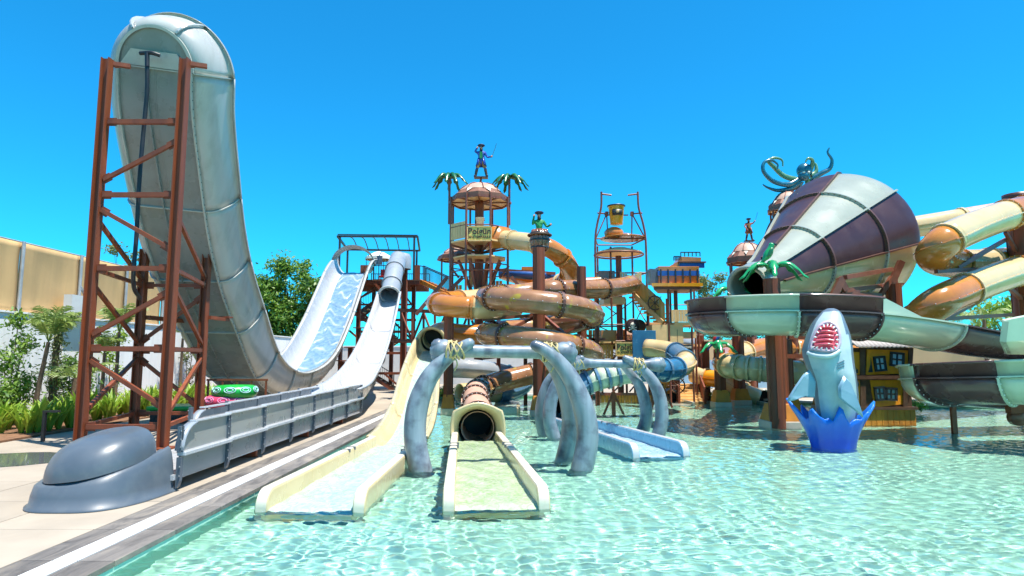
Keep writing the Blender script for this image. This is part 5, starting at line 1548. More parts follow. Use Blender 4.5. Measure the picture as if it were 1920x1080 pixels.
# bucket pivots and braces
for sx in (-1, 1):
    c = Vector((bx_ + sx * .66, YB_ - .5, B_(1160, 405).z)); m = MB(); m.box(c, (.16, .2, .22)); m.build('pivot_block', 'rust_steel', bk)
    for e in ((bx_ + sx * 1.25, YB_ - .7, B_(1160, 450).z), (bx_ + sx * .62, YB_ - .5, B_(1160, 450).z)):
        m = MB(); m.tube([c, e], .035, 6); m.build('strut', 'maroon_steel', bk)
    m = MB(); m.tube([c, (bx_ + sx * 1.16, YB_ - .7, c.z)], .04, 6); m.build('strut', 'maroon_steel', bk)
# splash plate and round cream shade
c = B_(1160, 446); m = MB(); m.lathe([(0, .12), (.4, .10), (1.05, -.12), (1.18, -.10), (1.18, -.06), (1.02, -.06), (.4, .16), (0, .18)], c + Vector((.18, -.2, 0)), 20); m.build('splash_plate', 'tube_orange', bk)
m = MB(); m.ball(c + Vector((-.3, -.3, .18)), (.52, .5, .34), 14); m.build('splash_shield', 'tube_orange', bk)
c = B_(1160, 474); m = MB(); m.lathe([(0, .28), (.5, .22), (1.22, 0), (1.24, -.06), (1.2, -.06), (.5, .15), (0, .2)], c, 24); m.build('round_shade', 'soffit_cream', bk)
m = MB(); m.tube([c + Vector((1.28 * math.cos(2 * math.pi * k / 28), 1.28 * math.sin(2 * math.pi * k / 28), -.12)) for k in range(28)], .05, 6, closed=True); m.build('shade_ring', 'maroon_steel', bk)
z1 = B_(1160, 543).z
m = MB(); m.span((bx_ - 1.25, YB_ - .9, z1 - .12), (bx_ + 1.25, YB_ + 1.2, z1)); m.build('platform', 'soffit_cream', bk)
m = MB(); m.span((bx_ - .9, YB_ - .7, z1 - .8), (bx_ + .2, YB_ + 1.0, z1 - .45)); m.build('platform', 'soffit_cream', bk)
plank_panel(bk, (bx_ - .1, YB_ - .95, 0), (bx_ + 1.0, YB_ - .95, 0), z1, z1 + .72, 'panel_cream', .12, .10)
m = MB(); m.box((bx_ - .75, YB_ - .7, z1 + .42), (.85, .08, .95)); m.build('entry_plate', 'tube_brown', bk)
m = MB(); m.tube([(bx_ - 1.1, YB_ - .8, z1 + .35), (bx_ - 1.9, YB_ - .9, z1 + .3)], .22, 12); m.build('entry_tube', 'tube_orange', bk)
# cross bracing between the corner posts
for za, zb in ((560, 610), (610, 640), (640, 690)):
    for (s1, y1_), (s2, y2_) in ((CORN[0], CORN[2]), (CORN[1], CORN[3]), (CORN[2], CORN[3])):
        pa = Vector((bx_ + s1 * R4 * 1.02, YB_ + y1_ * R4, B_(1160, za).z)); pb2 = Vector((bx_ + s2 * R4 * 1.02, YB_ + y2_ * R4, B_(1160, zb).z))
        m = MB(); m.tube([pa, pb2], .03, 6); m.build('cross_brace', 'maroon_steel', bk)
        pa.z, pb2.z = pb2.z, pa.z; m = MB(); m.tube([pa, pb2], .03, 6); m.build('cross_brace', 'maroon_steel', bk)
zm = B_(1160, 640).z; m = MB(); m.span((bx_ - 1.2, YB_ - .6, zm - .1), (bx_ + 1.2, YB_ + 1.1, zm)); m.build('platform', 'soffit_cream', bk)
# lower plank panels, round skull shields, base panels
z2 = B_(1160, 690).z
plank_panel(bk, B_(1100, 690, -2.0), B_(1150, 690, -2.0), B_(1160, 672).z, B_(1160, 648).z, 'plank_yellow', .12)
for px0, px1 in ((1119, 1149), (1153, 1196), (1198, 1222)):
    plank_panel(bk, P(px0, 750, 31.6), P(px1, 750, 31.6), -.1, P(1150, 739, 31.6).z, 'plank_yellow', .16)
plank_panel(bk, P(1230, 720, 32), P(1256, 720, 32), P(1240, 738, 32).z, P(1240, 708, 32).z, 'plank_yellow', .16)
for px in (1118, 1151, 1197, 1223):
    a = P(px, 757, 31.55); m = MB(); m.bar((a.x, 31.55, -.3), (a.x, 31.55, P(px, 690, 31.55).z), .08); m.build('post', 'maroon_steel', bk)
m = MB(); m.bar(P(1116, 739, 31.5), P(1225, 739, 31.5), .12); m.build('beam', 'maroon_steel', bk)
def skull_shield(label, c, r):
    s = thing('skull_shield', label, 'shield', c); c = Vector(c)
    rot = Matrix.Rotation(R(90), 3, 'X')
    m = MB(); m.lathe([(0, .05), (r * .92, .05), (r, .02), (r, -.04), (0, -.04)], c, 24, rot); m.build('disc', 'sign_ink', s)
    m = MB(); m.lathe([(r * .9, .06), (r * 1.04, .05), (r * 1.04, -.05)], c, 24, rot); m.build('rim', 'timber_brown', s)
    f = c + Vector((0, -.075, 0))
    m = MB(); m.ball(f + Vector((0, 0, r * .12)), (r * .34, .03, r * .34), 14); m.ball(f + Vector((0, 0, -r * .25)), (r * .2, .025, r * .18), 10); m.build('skull', 'canvas', s)
    for sx in (-1, 1):
        m = MB(); m.ball(f + Vector((sx * r * .14, -.03, r * .08)), (r * .085, .015, r * .09), 8); m.build('eye_socket', 'sign_ink', s)
        m = MB(); m.bar(f + Vector((-sx * r * .55, .02, -r * .62)), f + Vector((sx * r * .55, .02, -r * .2)), r * .12, .02, up=(0, 1, 0)); m.build('crossbone', 'canvas', s)
skull_shield('dark round shield with a pale skull on the bucket tower', P(1186, 611, 31.8), .36)
sh = thing('barrel_lid', 'plain brown round barrel lid beside the skull shield', 'shield', P(1198, 612, 32.2))
m = MB(); m.lathe([(0, .05), (.34, .05), (.36, 0), (.36, -.05), (0, -.05)], P(1198, 612, 32.2), 20, Matrix.Rotation(R(90), 3, 'X')); m.build('disc', 'timber_brown', sh)
# the yellow bucket
yb = thing('tipping_bucket', 'yellow tipping bucket with dark label at the top of the bucket tower', 'bucket', B_(1156, 422, -.5))
c = B_(1156, 421, -.5); m = MB(); m.lathe([(0, 0), (.32, 0), (.33, .03), (.42, .88), (.45, .95), (.45, .98), (.41, .98), (.31, .06), (0, .05)], c, 24); m.build('pail', 'tube_yellow', yb)
m = MB(); m.lathe([(.455, .93), (.475, .95), (.475, 1.0), (.45, 1.0)], c, 24); m.build('rim', 'frame_dark', yb)
m = MB(); m.lathe([(.385, .42), (.425, .72)], c, 12, a0=R(-130), a1=R(-50)); m.build('label_plate', 'frame_dark', yb, solid=.02)
lab = c + Vector((0, -.425, .58)); m = MB(); m.ball(lab + Vector((0, 0, .03)), (.08, .012, .08), 10); m.build('skull_print', 'panel_cream', yb)
for sx in (-1, 1): m = MB(); m.tube([c + Vector((sx * .38, 0, .5)), c + Vector((sx * .62, 0, .5))], .035, 6); m.build('axle', 'maroon_steel', yb)

# ------------------------------------------------------------------ stair to the galleon platform
sg_ = thing('plank_stair', 'yellow plank stair running down from the bucket tower to the galleon kiosk', 'stairs', P(1230, 590, 32))
a, b = P(1192, 556, 32.6), P(1243, 606, 31.2)
flight(sg_, a, b, 1.0, 9, 'plank_yellow', (.3, 1, 0), 'panel_cream', thick=.09)
n = 9
for k in range(n):
    p0, p1 = a.lerp(b, k / n), a.lerp(b, (k + 1) / n); p = (p0 + p1) / 2; o_ = Vector((-.1, -.52, 0))
    for side in (-1, 1):
        m = MB(); m.prism([p0 + Vector((0, .52 * side, .02)), p1 + Vector((-.012, .52 * side, .02)), p1 + Vector((-.012, .52 * side, .92)), p0 + Vector((0, .52 * side, .92))], (0, .04, 0)); m.build('side_plank', 'tan_plank', sg_)
m = MB(); m.box(b + Vector((.1, .2, -.55)), (1.5, 1.4, .9)); m.build('landing_box', 'soffit_cream', sg_)
wh = thing('ship_wheel', 'dark wooden ship wheel on the plank stair side', 'wheel', P(1228, 568, 31.2))
def ship_wheel(t, c, r):
    c = Vector(c); m = MB(); m.tube([c + Vector((r * math.cos(2 * math.pi * k / 20), 0, r * math.sin(2 * math.pi * k / 20))) for k in range(20)], r * .10, 6, closed=True); m.build('rim', 'timber_brown', t)
    for k in range(8):
        a = 2 * math.pi * k / 8; m = MB(); m.tube([c, c + Vector((1.3 * r * math.cos(a), 0, 1.3 * r * math.sin(a)))], r * .06, 5); m.build('spoke', 'timber_brown', t)
    m = MB(); m.ball(c, r * .2, 8); m.build('hub', 'timber_brown', t)
ship_wheel(wh, P(1228, 568, 31.0), .34)
wh = thing('ship_wheel', 'ship wheel low beside the pool stairs', 'wheel', P(1270, 723, 31.2)); ship_wheel(wh, P(1270, 723, 31.0), .36)

# ================================================================== galleon kiosk
YG = 31.5
gk = thing('galleon_kiosk', 'open kiosk with yellow roof and plank rail carrying the toy galleon', 'kiosk', P(1268, 600, YG))
def K_(px, py, d=0): return P(px, py, YG + d)
m = MB(); a, b = K_(1216, 548), K_(1306, 532); z = K_(1260, 541).z
m.prism([(K_(1214, 540).x, YG - 1.0, z), (K_(1307, 540).x, YG - 1.0, z), (K_(1302, 540).x, YG + 1.1, z), (K_(1240, 540).x, YG + 1.1, z)], (0, 0, .16)); m.build('roof', 'tube_yellow', gk)
m = MB(); m.prism([(K_(1218, 540).x, YG - .9, z - .14), (K_(1304, 540).x, YG - .9, z - .14), (K_(1300, 540).x, YG + 1.0, z - .14), (K_(1242, 540).x, YG + 1.0, z - .14)], (0, 0, .13)); m.build('soffit', 'roof_band', gk)
for px, d in ((1254, -.8), (1268, 0), (1258, .8), (1297, -.8), (1303, .6)):
    p = K_(px, 600, d); m = MB(); m.tube([(p.x, p.y, -.4), (p.x, p.y, z)], .10 if px == 1268 else .05, 8); m.build('post', 'maroon_steel', gk)
zf = K_(1280, 606).z
m = MB(); m.span((K_(1256, 606).x, YG - .85, zf - .12), (K_(1298, 606).x, YG + .9, zf)); m.build('floor', 'soffit_cream', gk)
plank_panel(gk, K_(1259, 600, -.9), K_(1295, 600, -.9), zf + .02, zf + .60, 'panel_cream', .13)
m = MB(); m.bar(K_(1256, 582, -.85), K_(1298, 582, -.85), .05); m.build('rail', 'maroon_steel', gk)
m = MB(); m.span((K_(1262, 606).x, YG - .6, zf - .75), (K_(1298, 606).x, YG + .6, zf - .45)); m.build('lower_floor', 'soffit_cream', gk)
# toy galleon on the roof
gl = thing('toy_galleon', 'orange and blue toy galleon stern on the yellow kiosk roof', 'model ship', K_(1272, 530))
zr = K_(1260, 534).z; x0, x1 = K_(1230, 530).x, K_(1305, 530).x
m = MB(); m.span((x0, YG - .6, zr), (x1, YG + .6, zr + .85)); m.build('hull', 'tube_orange', gl, bevel=.02)
m = MB(); m.span((x0 - .05, YG - .65, zr + .38), (x1, YG - .605, zr + .62)); m.build('blue_band', 'blue_paint', gl)
for k in range(6):
    x = x0 + .1 + (x1 - x0 - .2) * k / 5; m = MB(); m.span((x - .03, YG - .68, zr), (x + .03, YG - .61, zr + .7)); m.build('rib', 'frame_dark', gl)
m = MB(); m.prism([(x0 + .55, YG - .5, zr + .85), (x1 + .1, YG - .5, zr + .85), (x1 + .15, YG - .5, zr + 1.3), (x0 + 1.15, YG - .5, zr + 1.35), (x0 + 1.0, YG - .5, zr + 1.1)], (0, 1.0, 0)); m.build('stern_castle', 'tube_orange', gl)
m = MB(); m.span((x0 + 1.05, YG - .56, zr + .78), (x1 + .28, YG - .505, zr + 1.02)); m.build('stern_window', 'blue_paint', gl)
m = MB(); m.span((x0 + 1.0, YG - .62, zr + 1.03), (x1 + .35, YG + .5, zr + 1.09)); m.build('stern_ledge', 'timber_brown', gl)
for xa, xb, zz in ((x0 + .8, x0 + 1.15, zr + 1.15), (x0 + 1.15, x1 + .1, zr + 1.36)):
    m = MB(); n = 5
    m.bar((xa, YG - .48, zz + .2), (xb, YG - .48, zz + .2), .05)
    for k in range(n + 1): m.bar((xa + (xb - xa) * k / n, YG - .48, zz), (xa + (xb - xa) * k / n, YG - .48, zz + .2), .04)
    o_ = m.build('stern_rail', 'frame_dark', gl); o_['kind'] = 'stuff'
m = MB(); m.prism([(x0 - .35, YG - .5, zr + .05), (x0, YG - .5, zr), (x0, YG - .5, zr + .7), (x0 - .4, YG - .5, zr + .75)], (0, 1, 0)); m.build('bow', 'nose_grey', gl)
# black welcome board
wb = thing('welcome_board', 'small black board with pale letters beside the pool stairs', 'sign', P(1285, 655, 30.5))
c = P(1284, 655, 30.5); m = MB(); m.box(c, (.72, .05, .42)); m.build('board', 'frame_dark', wb)
lettering('WELCOME', wb, c + Vector((0, -.03, .09)), .13, 'canvas'); lettering('TO', wb, c + Vector((0, -.03, -.09)), .16, 'canvas')
for sx in (-1, 1): m = MB(); m.tube([c + Vector((sx * .33, .02, .2)), c + Vector((sx * .33, .02, .95))], .012, 5); m.build('hanger', 'dark_steel', wb)
# stairs down into the pool
ps_ = thing('pool_stairs', 'cream concrete stairs with brown plank railings at the far pool edge', 'stairs', P(1290, 750, 31))
a, b = P(1285, 717, 33.5), G(1298, 757)
b.z = -.1
for k in range(8):
    p = a.lerp(b, (k + .5) / 8); m = MB(); m.span((p.x - .55, p.y - .2, -.5), (p.x + .55, p.y + .18, p.z + .0)); m.build('step', 'panel_cream', ps_)
for s in (-1, 1):
    o_ = Vector((s * .62, 0, 0)); m = MB()
    m.bar(a + o_ + Vector((0, 0, .85)), b + o_ + Vector((0, 0, .85)), .07)
    for k in range(12):
        p = a.lerp(b, k / 11) + o_; m.bar(p + Vector((0, 0, -.1)), p + Vector((0, 0, .85)), .055 if k % 11 else .10)
    q_ = m.build('railing', 'rust_steel', ps_); q_['kind'] = 'stuff'
# far exit troughs at the pool edge
for k, (px, py, Y, mt, lb) in enumerate(((1262, 745, 31.2, 'grey_gel', 'dark mouthed grey slide exit left of the pool stairs'), (1440, 747, 30.6, 'pale_mint', 'pale slide exit with black mouth beside the big front column'))):
    c = P(px, py, Y); t_ = thing('slide_exit', lb, 'slide exit', (c.x, Y, 0))
    m = MB(); m.lathe([(.42, 0), (.46, 1.2)], (c.x, Y + .3, .22), 16, Matrix.Rotation(R(-90), 3, 'X')); m.build('tube_end', mt, t_, solid=.05)
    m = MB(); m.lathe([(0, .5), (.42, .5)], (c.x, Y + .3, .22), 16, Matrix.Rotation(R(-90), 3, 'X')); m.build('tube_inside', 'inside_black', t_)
    m = MB(); m.span((c.x - .6, Y - 1.6, -.4), (c.x - .48, Y + .2, .16)); m.span((c.x + .48, Y - 1.6, -.4), (c.x + .6, Y + .2, .16)); m.span((c.x - .5, Y - 1.5, -.3), (c.x + .5, Y + .2, .02)); m.build('trough', 'pale_mint', t_, bevel=.03)
# ================================================================== striped funnel
fn = thing('funnel_slide', 'giant funnel striped in pale mint, cream and dark brown on the right', 'water slide', (11, 24, 2.5))
apex = P(1412, 533, 21.3)
ax = Vector((.675, .665, .272)).normalized()
fx = ax.cross(Vector((0, 0, 1))).normalized(); fz = fx.cross(ax)
def fring(s, r, n=48, a0=0, a1=360): return [apex + ax * s + fx * (r * math.cos(R(a0 + (a1 - a0) * k / n))) + fz * (r * math.sin(R(a0 + (a1 - a0) * k / n))) for k in range(n + 1)]
PROF = [(.0, .66), (.8, .70), (1.6, .86), (3.6, 1.43), (3.6001, 1.43), (6.8, 2.36), (6.8001, 2.36), (8.5, 2.86), (9.0, 3.02), (9.35, 2.98), (9.75, 2.7), (10.1, 2.1), (10.3, 1.2), (10.35, .0)]
STR = ['pale_mint', 'cone_brown', 'cone_brown', 'cone_brown', 'pale_mint', 'cone_cream', 'cone_cream', 'cone_brown']
# stripe sectors counted counter-clockwise as seen along the axis; the first starts on the viewer's upper side
A_OFF = 38
for k in range(8):
    for part, (i0, i1) in enumerate(((0, 4), (4, 6), (6, len(PROF)))):
        m = MB(); rows = []
        for s, r in PROF[i0:i1]: rows.append(fring(s, r, 10, A_OFF + 45 * k, A_OFF + 45 * k + 45))
        m.loft(rows, STR[k]); m.build(('throat_panel', 'body_panel', 'end_panel')[part], None, fn)
    # rib between stripes
    m = MB()
    a = A_OFF + 45 * k; pr = [(apex + ax * s + (fx * math.cos(R(a)) + fz * math.sin(R(a))) * r, fx * math.cos(R(a)) + fz * math.sin(R(a))) for s, r in PROF[1:-1]]
    tang = ax.cross(pr[0][1]).normalized()
    m.loft([[p - tang * .03, p + d * .10 - tang * .03, p + d * .10 + tang * .03, p + tang * .03] for p, d in pr], 'pale_mint' if k % 2 == 0 else 'flange_brown', False); m.build('stripe_flange', None, fn)
for s, r in ((3.6, 1.43), (6.8, 2.36)):
    m = MB(); rows = [[apex + ax * (s + ds) + (fx * math.cos(2 * math.pi * k / 60) + fz * math.sin(2 * math.pi * k / 60)) * (r + dr) for k in range(60)] for ds, dr in ((-.06, -.02), (-.06, .09), (.06, .10), (.06, .0))]
    m.add([p for r_ in rows for p in r_], [(i * 60 + k, i * 60 + (k + 1) % 60, (i + 1) * 60 + (k + 1) % 60, (i + 1) * 60 + k) for i in range(3) for k in range(60) if STR[int(((6 * k + 3 - A_OFF) % 360) // 45)] != 'cone_brown'], 'pale_mint')
    m.add([p for r_ in rows for p in r_], [(i * 60 + k, i * 60 + (k + 1) % 60, (i + 1) * 60 + (k + 1) % 60, (i + 1) * 60 + k) for i in range(3) for k in range(60) if STR[int(((6 * k + 3 - A_OFF) % 360) // 45)] == 'cone_brown'], 'flange_brown')
    for k in range(72):
        d = fx * math.cos(2 * math.pi * k / 72) + fz * math.sin(2 * math.pi * k / 72); m.ball(apex + ax * (s - .07) + d * (r + .05), .03, 4, 'flange_brown')
    m.build('ring_flange', None, fn)
# throat mouth
m = MB(); rows = [[apex + ax * s + (fx * math.cos(2 * math.pi * k / 32) + fz * math.sin(2 * math.pi * k / 32)) * r for k in range(32)] for s, r in ((.3, .72), (-.35, .68), (-.45, .72), (-.45, .60), (-.3, .58), (.6, .6))]
m.loft(rows, 'pale_mint', True, True); m.build('throat', None, fn)
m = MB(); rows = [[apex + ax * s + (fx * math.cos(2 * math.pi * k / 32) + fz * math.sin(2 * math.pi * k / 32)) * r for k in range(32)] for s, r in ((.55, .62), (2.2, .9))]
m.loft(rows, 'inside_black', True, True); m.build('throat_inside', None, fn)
# cradle under the funnel
def steel(parent, a, b, w=.16, mt='maroon_steel', name='cradle_beam'): m = MB(); m.bar(a, b, w, w * 1.1); m.build(name, mt, parent)
steel(fn, P(1578, 523, 21.6), P(1562, 556, 21.6), .2); steel(fn, P(1573, 520, 22), P(1586, 545, 22), .18)
steel(fn, P(1585, 520, 22), P(1672, 505, 24), .14); steel(fn, P(1690, 490, 24.2), P(1672, 530, 24.2), .2); steel(fn, P(1575, 552, 22), P(1650, 555, 24), .18); steel(fn, P(1650, 555, 24), P(1672, 520, 24.2), .14)
steel(fn, P(1582, 545, 22), P(1660, 535, 24.5), .14); steel(fn, P(1540, 556, 22), P(1610, 548, 22.5), .14); steel(fn, P(1560, 556, 21.8), P(1500, 560, 23), .16)
column('brown column under the big end of the funnel', P(1679, 600, 25).x, 25, P(1679, 533, 25).z, .26, base=False)
m = MB(); c = P(1679, 528, 25); m.tube([c - Vector((0, 0, .3)), c + Vector((0, 0, .7))], .09, 8); m.box(c - Vector((0, 0, .1)), (.5, .3, .06)); m.build('prop', 'maroon_steel', fn)
rfp = thing('ribbed_cabinet', 'dark ribbed metal cabinet left of the brown funnel column', 'cabinet', P(1660, 610, 24))
a, b = P(1645, 578, 24), P(1676, 605, 24)
for k in range(7):
    x = a.x + (b.x - a.x) * k / 6; m = MB(); m.bar((x, 24, .5), (x, 24, a.z), .07, .1); m.build('rib', 'dark_brown', rfp)
m = MB(); m.span((a.x, 24.05, .5), (b.x, 24.6, a.z)); m.build('case', 'dark_brown', rfp)

# ================================================================== open raft troughs
def trough(parent, pts, secs, hw=.95, hb=.62, hu=.48, upper=(0, 1), rim='pale_mint', bolt=True):
    """bowl below a ledge, an upright freeboard above it; secs = [(end fraction, material)]"""
    S_ = arclen(pts); tot = S_[-1]; fr_ = frames(pts); last = 0
    bowl = [(hw * math.cos(R(a)), hb - hb * math.sin(R(a)) ** 1.0) for a in range(0, 181, 12)]
    for q, mt in secs:
        k = min(range(len(S_)), key=lambda i: abs(S_[i] - q * tot))
        if k <= last: continue
        seg, f_ = pts[last:k + 1], fr_[last:k + 1]; q0 = S_[last] / tot
        m = MB(); sweep(m, seg, f_, bowl, mt); o = m.build('bowl_section', None, parent, solid=.04)
        up = q0 >= upper[0] - 1e-6 and q <= upper[1] + 1e-6
        for s in (-1, 1):
            pr = [(s * (hw - .02), hb), (s * (hw + .10), hb + .01), (s * (hw + .10), hb + .05), (s * (hw - .02), hb + .05)]
            m = MB(); sweep(m, seg, f_, pr, mt if mt != 'dark_brown' else 'dark_brown', smooth=False); m.build('ledge', None, o)
            if up:
                m = MB(); sweep(m, seg, f_, [(s * (hw + .02), hb + .05), (s * (hw + .04), hb + hu), (s * (hw + .12), hb + hu), (s * (hw + .12), hb + hu - .05)], mt); m.build('freeboard', None, o, solid=.03)
        for kk in ((last, k) if last == 0 else (k,)):   # cross flange with bolts
            t, x, n = fr_[kk]; c = pts[kk]; m = MB()
            r0 = [c + x * a + n * b for a, b in bowl]; r1 = [c + x * (a * 1.09) + n * (b - .08 * math.sin(math.pi * i / (len(bowl) - 1))) for i, (a, b) in enumerate(bowl)]
            m.loft([[p - t * .025 for p in r0], [p - t * .025 for p in r1], [p + t * .025 for p in r1], [p + t * .025 for p in r0]], 'dark_brown' if mt == 'dark_brown' else mt, False)
            if bolt:
                for p0, p1 in zip(r0, r1):
                    for w_ in (.5,):
                        for dt in (-.03, .03): m.ball(p0.lerp(p1, w_) + t * dt, .022, 4, 'bolt_white')
            m.build('cross_flange', None, parent)
        last = k
t1 = thing('raft_trough', 'mint and dark brown raft trough curling round the front column below the funnel', 'water slide', (9, 19, 2.8))
C1 = Vector((8.88, 20.35, 0)); R1 = 2.15; pp = []
for a in range(118, 268, 6):
    q = (a - 118) / 150; pp.append(Vector((C1.x + R1 * math.cos(R(a)), C1.y + R1 * math.sin(R(a)), 3.02 - .22 * q)))
pp += [Vector((9.6, 18.2, 2.76)), Vector((10.7, 18.3, 2.66)), Vector((11.8, 18.5, 2.52)), Vector((12.9, 18.8, 2.36)), Vector((14.0, 19.1, 2.22)), Vector((15.4, 19.4, 2.10)), Vector((17.0, 19.7, 2.0)), Vector((19.0, 20.0, 1.9))]
tp_ = resample(spline(pp, 4), .2); TS = arclen(tp_)
def fr_at(pts, fn_): S_ = arclen(pts); i = min(range(len(pts)), key=lambda k: fn_(pts[k])); return S_[i] / S_[-1]
def pxof(p): return 960 + FPX * p.x / p.y
f_a = .26; f_b = fr_at(tp_[20:], lambda p: abs(pxof(p) - 1485) + (50 if p.y > 19.5 and p.x < 8 else 0))
Lall = TS[-1]
def frac_px(px): 
    best = min((i for i in range(len(tp_)) if TS[i] > .30 * Lall), key=lambda i: abs(pxof(tp_[i]) - px)); return TS[best] / Lall
f1500, f1640, f1785 = frac_px(1472), frac_px(1606), frac_px(1742)
f1350 = TS[min((i for i in range(len(tp_)) if tp_[i].y < C1.y and TS[i] < .5 * Lall), key=lambda i: abs(pxof(tp_[i]) - 1402))] / Lall
trough(t1, tp_, [(.09, 'mint_gel'), (f1350, 'dark_brown'), (f1500, 'mint_gel'), (f1640, 'dark_brown'), (f1785, 'mint_gel'), (1, 'dark_brown')], upper=(0, f1640))
t, x, n = frames(tp_)[min(range(len(TS)), key=lambda i: abs(TS[i] - f1640 * Lall))]; c = tp_[min(range(len(TS)), key=lambda i: abs(TS[i] - f1640 * Lall))]
for s in (-1, 1):
    m = MB(); m.add([c + x * (s * .98) + n * .66, c + x * (s * .98) + n * 1.1, c + x * (s * .98) + n * .66 + t * 1.1], [(0, 1, 2)]); m.build('taper_fin', 'mint_gel', t1, solid=.04)
# arms from the columns
for a, b in ((P(1478, 632, 20.8), P(1575, 634, 21)), (P(1500, 600, 22), P(1540, 660, 23)), (P(1470, 668, 21.3), P(1600, 668, 22))): steel(t1, a, b, .13, 'rust_steel', 'support_arm')
q = G(1462, 800); column('big rust column with orange base left of the shark', q.x, q.y, 2.95, .31)
q = G(1502, 785); column('rust column half hidden behind the shark fin', q.x, q.y + 1.2, 2.9, .30)
q = G(1352, 762); column('slim rust column under the small green palm', q.x, q.y, P(1352, 655, q.y).z, .24)
q = G(1388, 758); column('rust column behind the cream ribbed tube', q.x, q.y, P(1388, 610, q.y).z, .26)
q = G(1425, 753); column('far rust column with a wide capital', q.x, q.y + 1, P(1425, 640, q.y).z, .30, base=False, cap=True)
for k, (px, Y, py, lb) in enumerate(((1322, 33, 640, 'thin dark column right of the pool stairs'), (1312, 34, 600, 'darkest far post behind the galleon kiosk'), (1540, 27, 640, 'rust column behind the shark nose'))):
    colpx(lb, px, Y, py, .18 if k < 2 else .25, base=k == 2)
# lower trough on the far right
t2 = thing('raft_trough', 'low dark brown and mint raft trough sweeping in from the right edge', 'water slide', (14, 17, 1))
C2 = Vector((14.15, 17.35, 0)); R2 = 2.2; pp = [Vector((20.5, 14.2, 1.42)), Vector((18.5, 14.55, 1.34)), Vector((16.5, 14.95, 1.24))]
for a in range(270, 80, -8): pp.append(Vector((C2.x + R2 * math.cos(R(a)), C2.y + R2 * math.sin(R(a)), 1.18 - .5 * (270 - a) / 190)))
pp += [Vector((16.5, 19.3, .55)), Vector((19, 18.9, .5))]
tp2 = resample(spline(pp, 4), .2)
S2 = arclen(tp2); i1 = min((i for i in range(len(tp2)) if tp2[i].y < 16), key=lambda i: abs(pxof(tp2[i]) - 1862)); i2 = min(range(len(tp2)), key=lambda i: tp2[i].x)
trough(t2, tp2, [(S2[i1] / S2[-1], 'mint_gel'), (S2[i2] / S2[-1], 'dark_brown'), (min(.99, S2[i2] / S2[-1] + .1), 'mint_gel'), (1, 'dark_brown')], hw=.9, hb=.66, hu=.42)
a = P(1790, 762, 16.2); st = thing('trough_stand', 'single short brown stand post under the low trough', 'post', G(1790, 808))
g_ = G(1790, 810); m = MB(); m.bar((g_.x, g_.y, -.5), (g_.x, g_.y, 1.0), .14, .1); m.build('post', 'rust_steel', st)
m = MB(); m.bar((g_.x - .28, g_.y, .98), (g_.x + .28, g_.y, .98), .08); m.bar((g_.x - .28, g_.y, .98), (g_.x - .28, g_.y, 1.15), .05); m.bar((g_.x + .28, g_.y, .98), (g_.x + .28, g_.y, 1.15), .05); m.build('fork', 'dark_steel', st)
br_ = thing('steel_bracket', 'rust steel bracket under the low trough at the right edge', 'bracket', P(1905, 765, 17))
m = MB(); m.bar(P(1890, 768, 17), P(1930, 765, 17), .2); m.build('arm', 'rust_steel', br_); m = MB(); m.lathe([(0, 0), (.22, 0), (.22, .2), (0, .2)], P(1902, 782, 17.2), 14, Matrix.Rotation(R(90), 3, 'X')); m.build('disc', 'maroon_steel', br_)
# mint chute end at the right edge
t3 = thing('mint_chute', 'pale mint chute end with cream underside at the right edge', 'water slide', P(1900, 620, 15))
m = MB(); rows = []
for px, dz in ((1871, 0), (1900, .02), (1990, .06)):
    a = P(px, 0, 15.0); top = P(px, 601 - (px - 1871) * .19, 14.9).z; md = P(px, 640 - (px - 1871) * .06, 14.9).z; bt_ = P(px, 662 - (px - 1871) * -.02, 14.9).z
    x = P(px, 620, 15).x
    kx = lambda y: x * (y / 14.9 - 1) + .02
    rows.append([Vector((x, 14.85, top)), Vector((x, 14.8, top - .02)), Vector((x + .02, 14.95, md)), Vector((x + .06 + kx(15.5), 15.5, bt_)), Vector((x + .10 + kx(16.6), 16.6, bt_)), Vector((x + .10 + kx(17.0), 17.0, md)), Vector((x + .1 + kx(17.1), 17.1, top))])
m.loft(rows, 'mint_gel', False)
m.build('shell', None, t3, solid=.05)
m = MB(); r0 = rows[0]; m.loft([[p + Vector((.0, 0, 0)) for p in r0], [p + Vector((-.06, -.03 if p.y < 16 else .03, 0)) for p in r0], [p + Vector((.08, -.05 if p.y < 16 else .05, -.02)) for p in r0]], 'pale_mint', False); m.build('end_flange', None, t3)

# ================================================================== right hand orange spirals
rs = thing('orange_spiral_slide', 'orange and cream tube spirals round the column at the right edge', 'water slide', P(1830, 500, 24))
u1 = [P(1975, 382, 25.6), P(1925, 393, 24.8), P(1870, 409, 23.8), P(1810, 432, 22.9), P(1772, 452, 22.3), P(1750, 476, 22.6), P(1764, 490, 23.8), P(1810, 494, 25.4), P(1860, 491, 26.8), P(1915, 486, 27.8), P(1975, 482, 28)]
tubes(rs, resample(spline(u1, 8), .2), .56, [(.10, 'tube_orange'), (.19, 'tube_orange'), (.40, 'tube_cream'), (.62, 'tube_orange'), (.78, 'tube_cream'), (1, 'tube_yellow')], bolt=True)
u2 = [P(1975, 494, 25.6), P(1925, 504, 24.8), P(1870, 521, 23.8), P(1805, 546, 22.9), P(1762, 566, 22.3), P(1732, 588, 22.7), P(1718, 605, 24), P(1722, 622, 25.5)]
rs2 = thing('orange_spiral_slide', 'lower orange and cream tube turn below the spirals at right', 'water slide', P(1830, 560, 24))
tubes(rs2, resample(spline(u2, 8), .2), .56, [(.12, 'tube_orange'), (.22, 'tube_orange'), (.52, 'tube_cream'), (.80, 'tube_orange'), (1, 'tube_cream')], bolt=True)
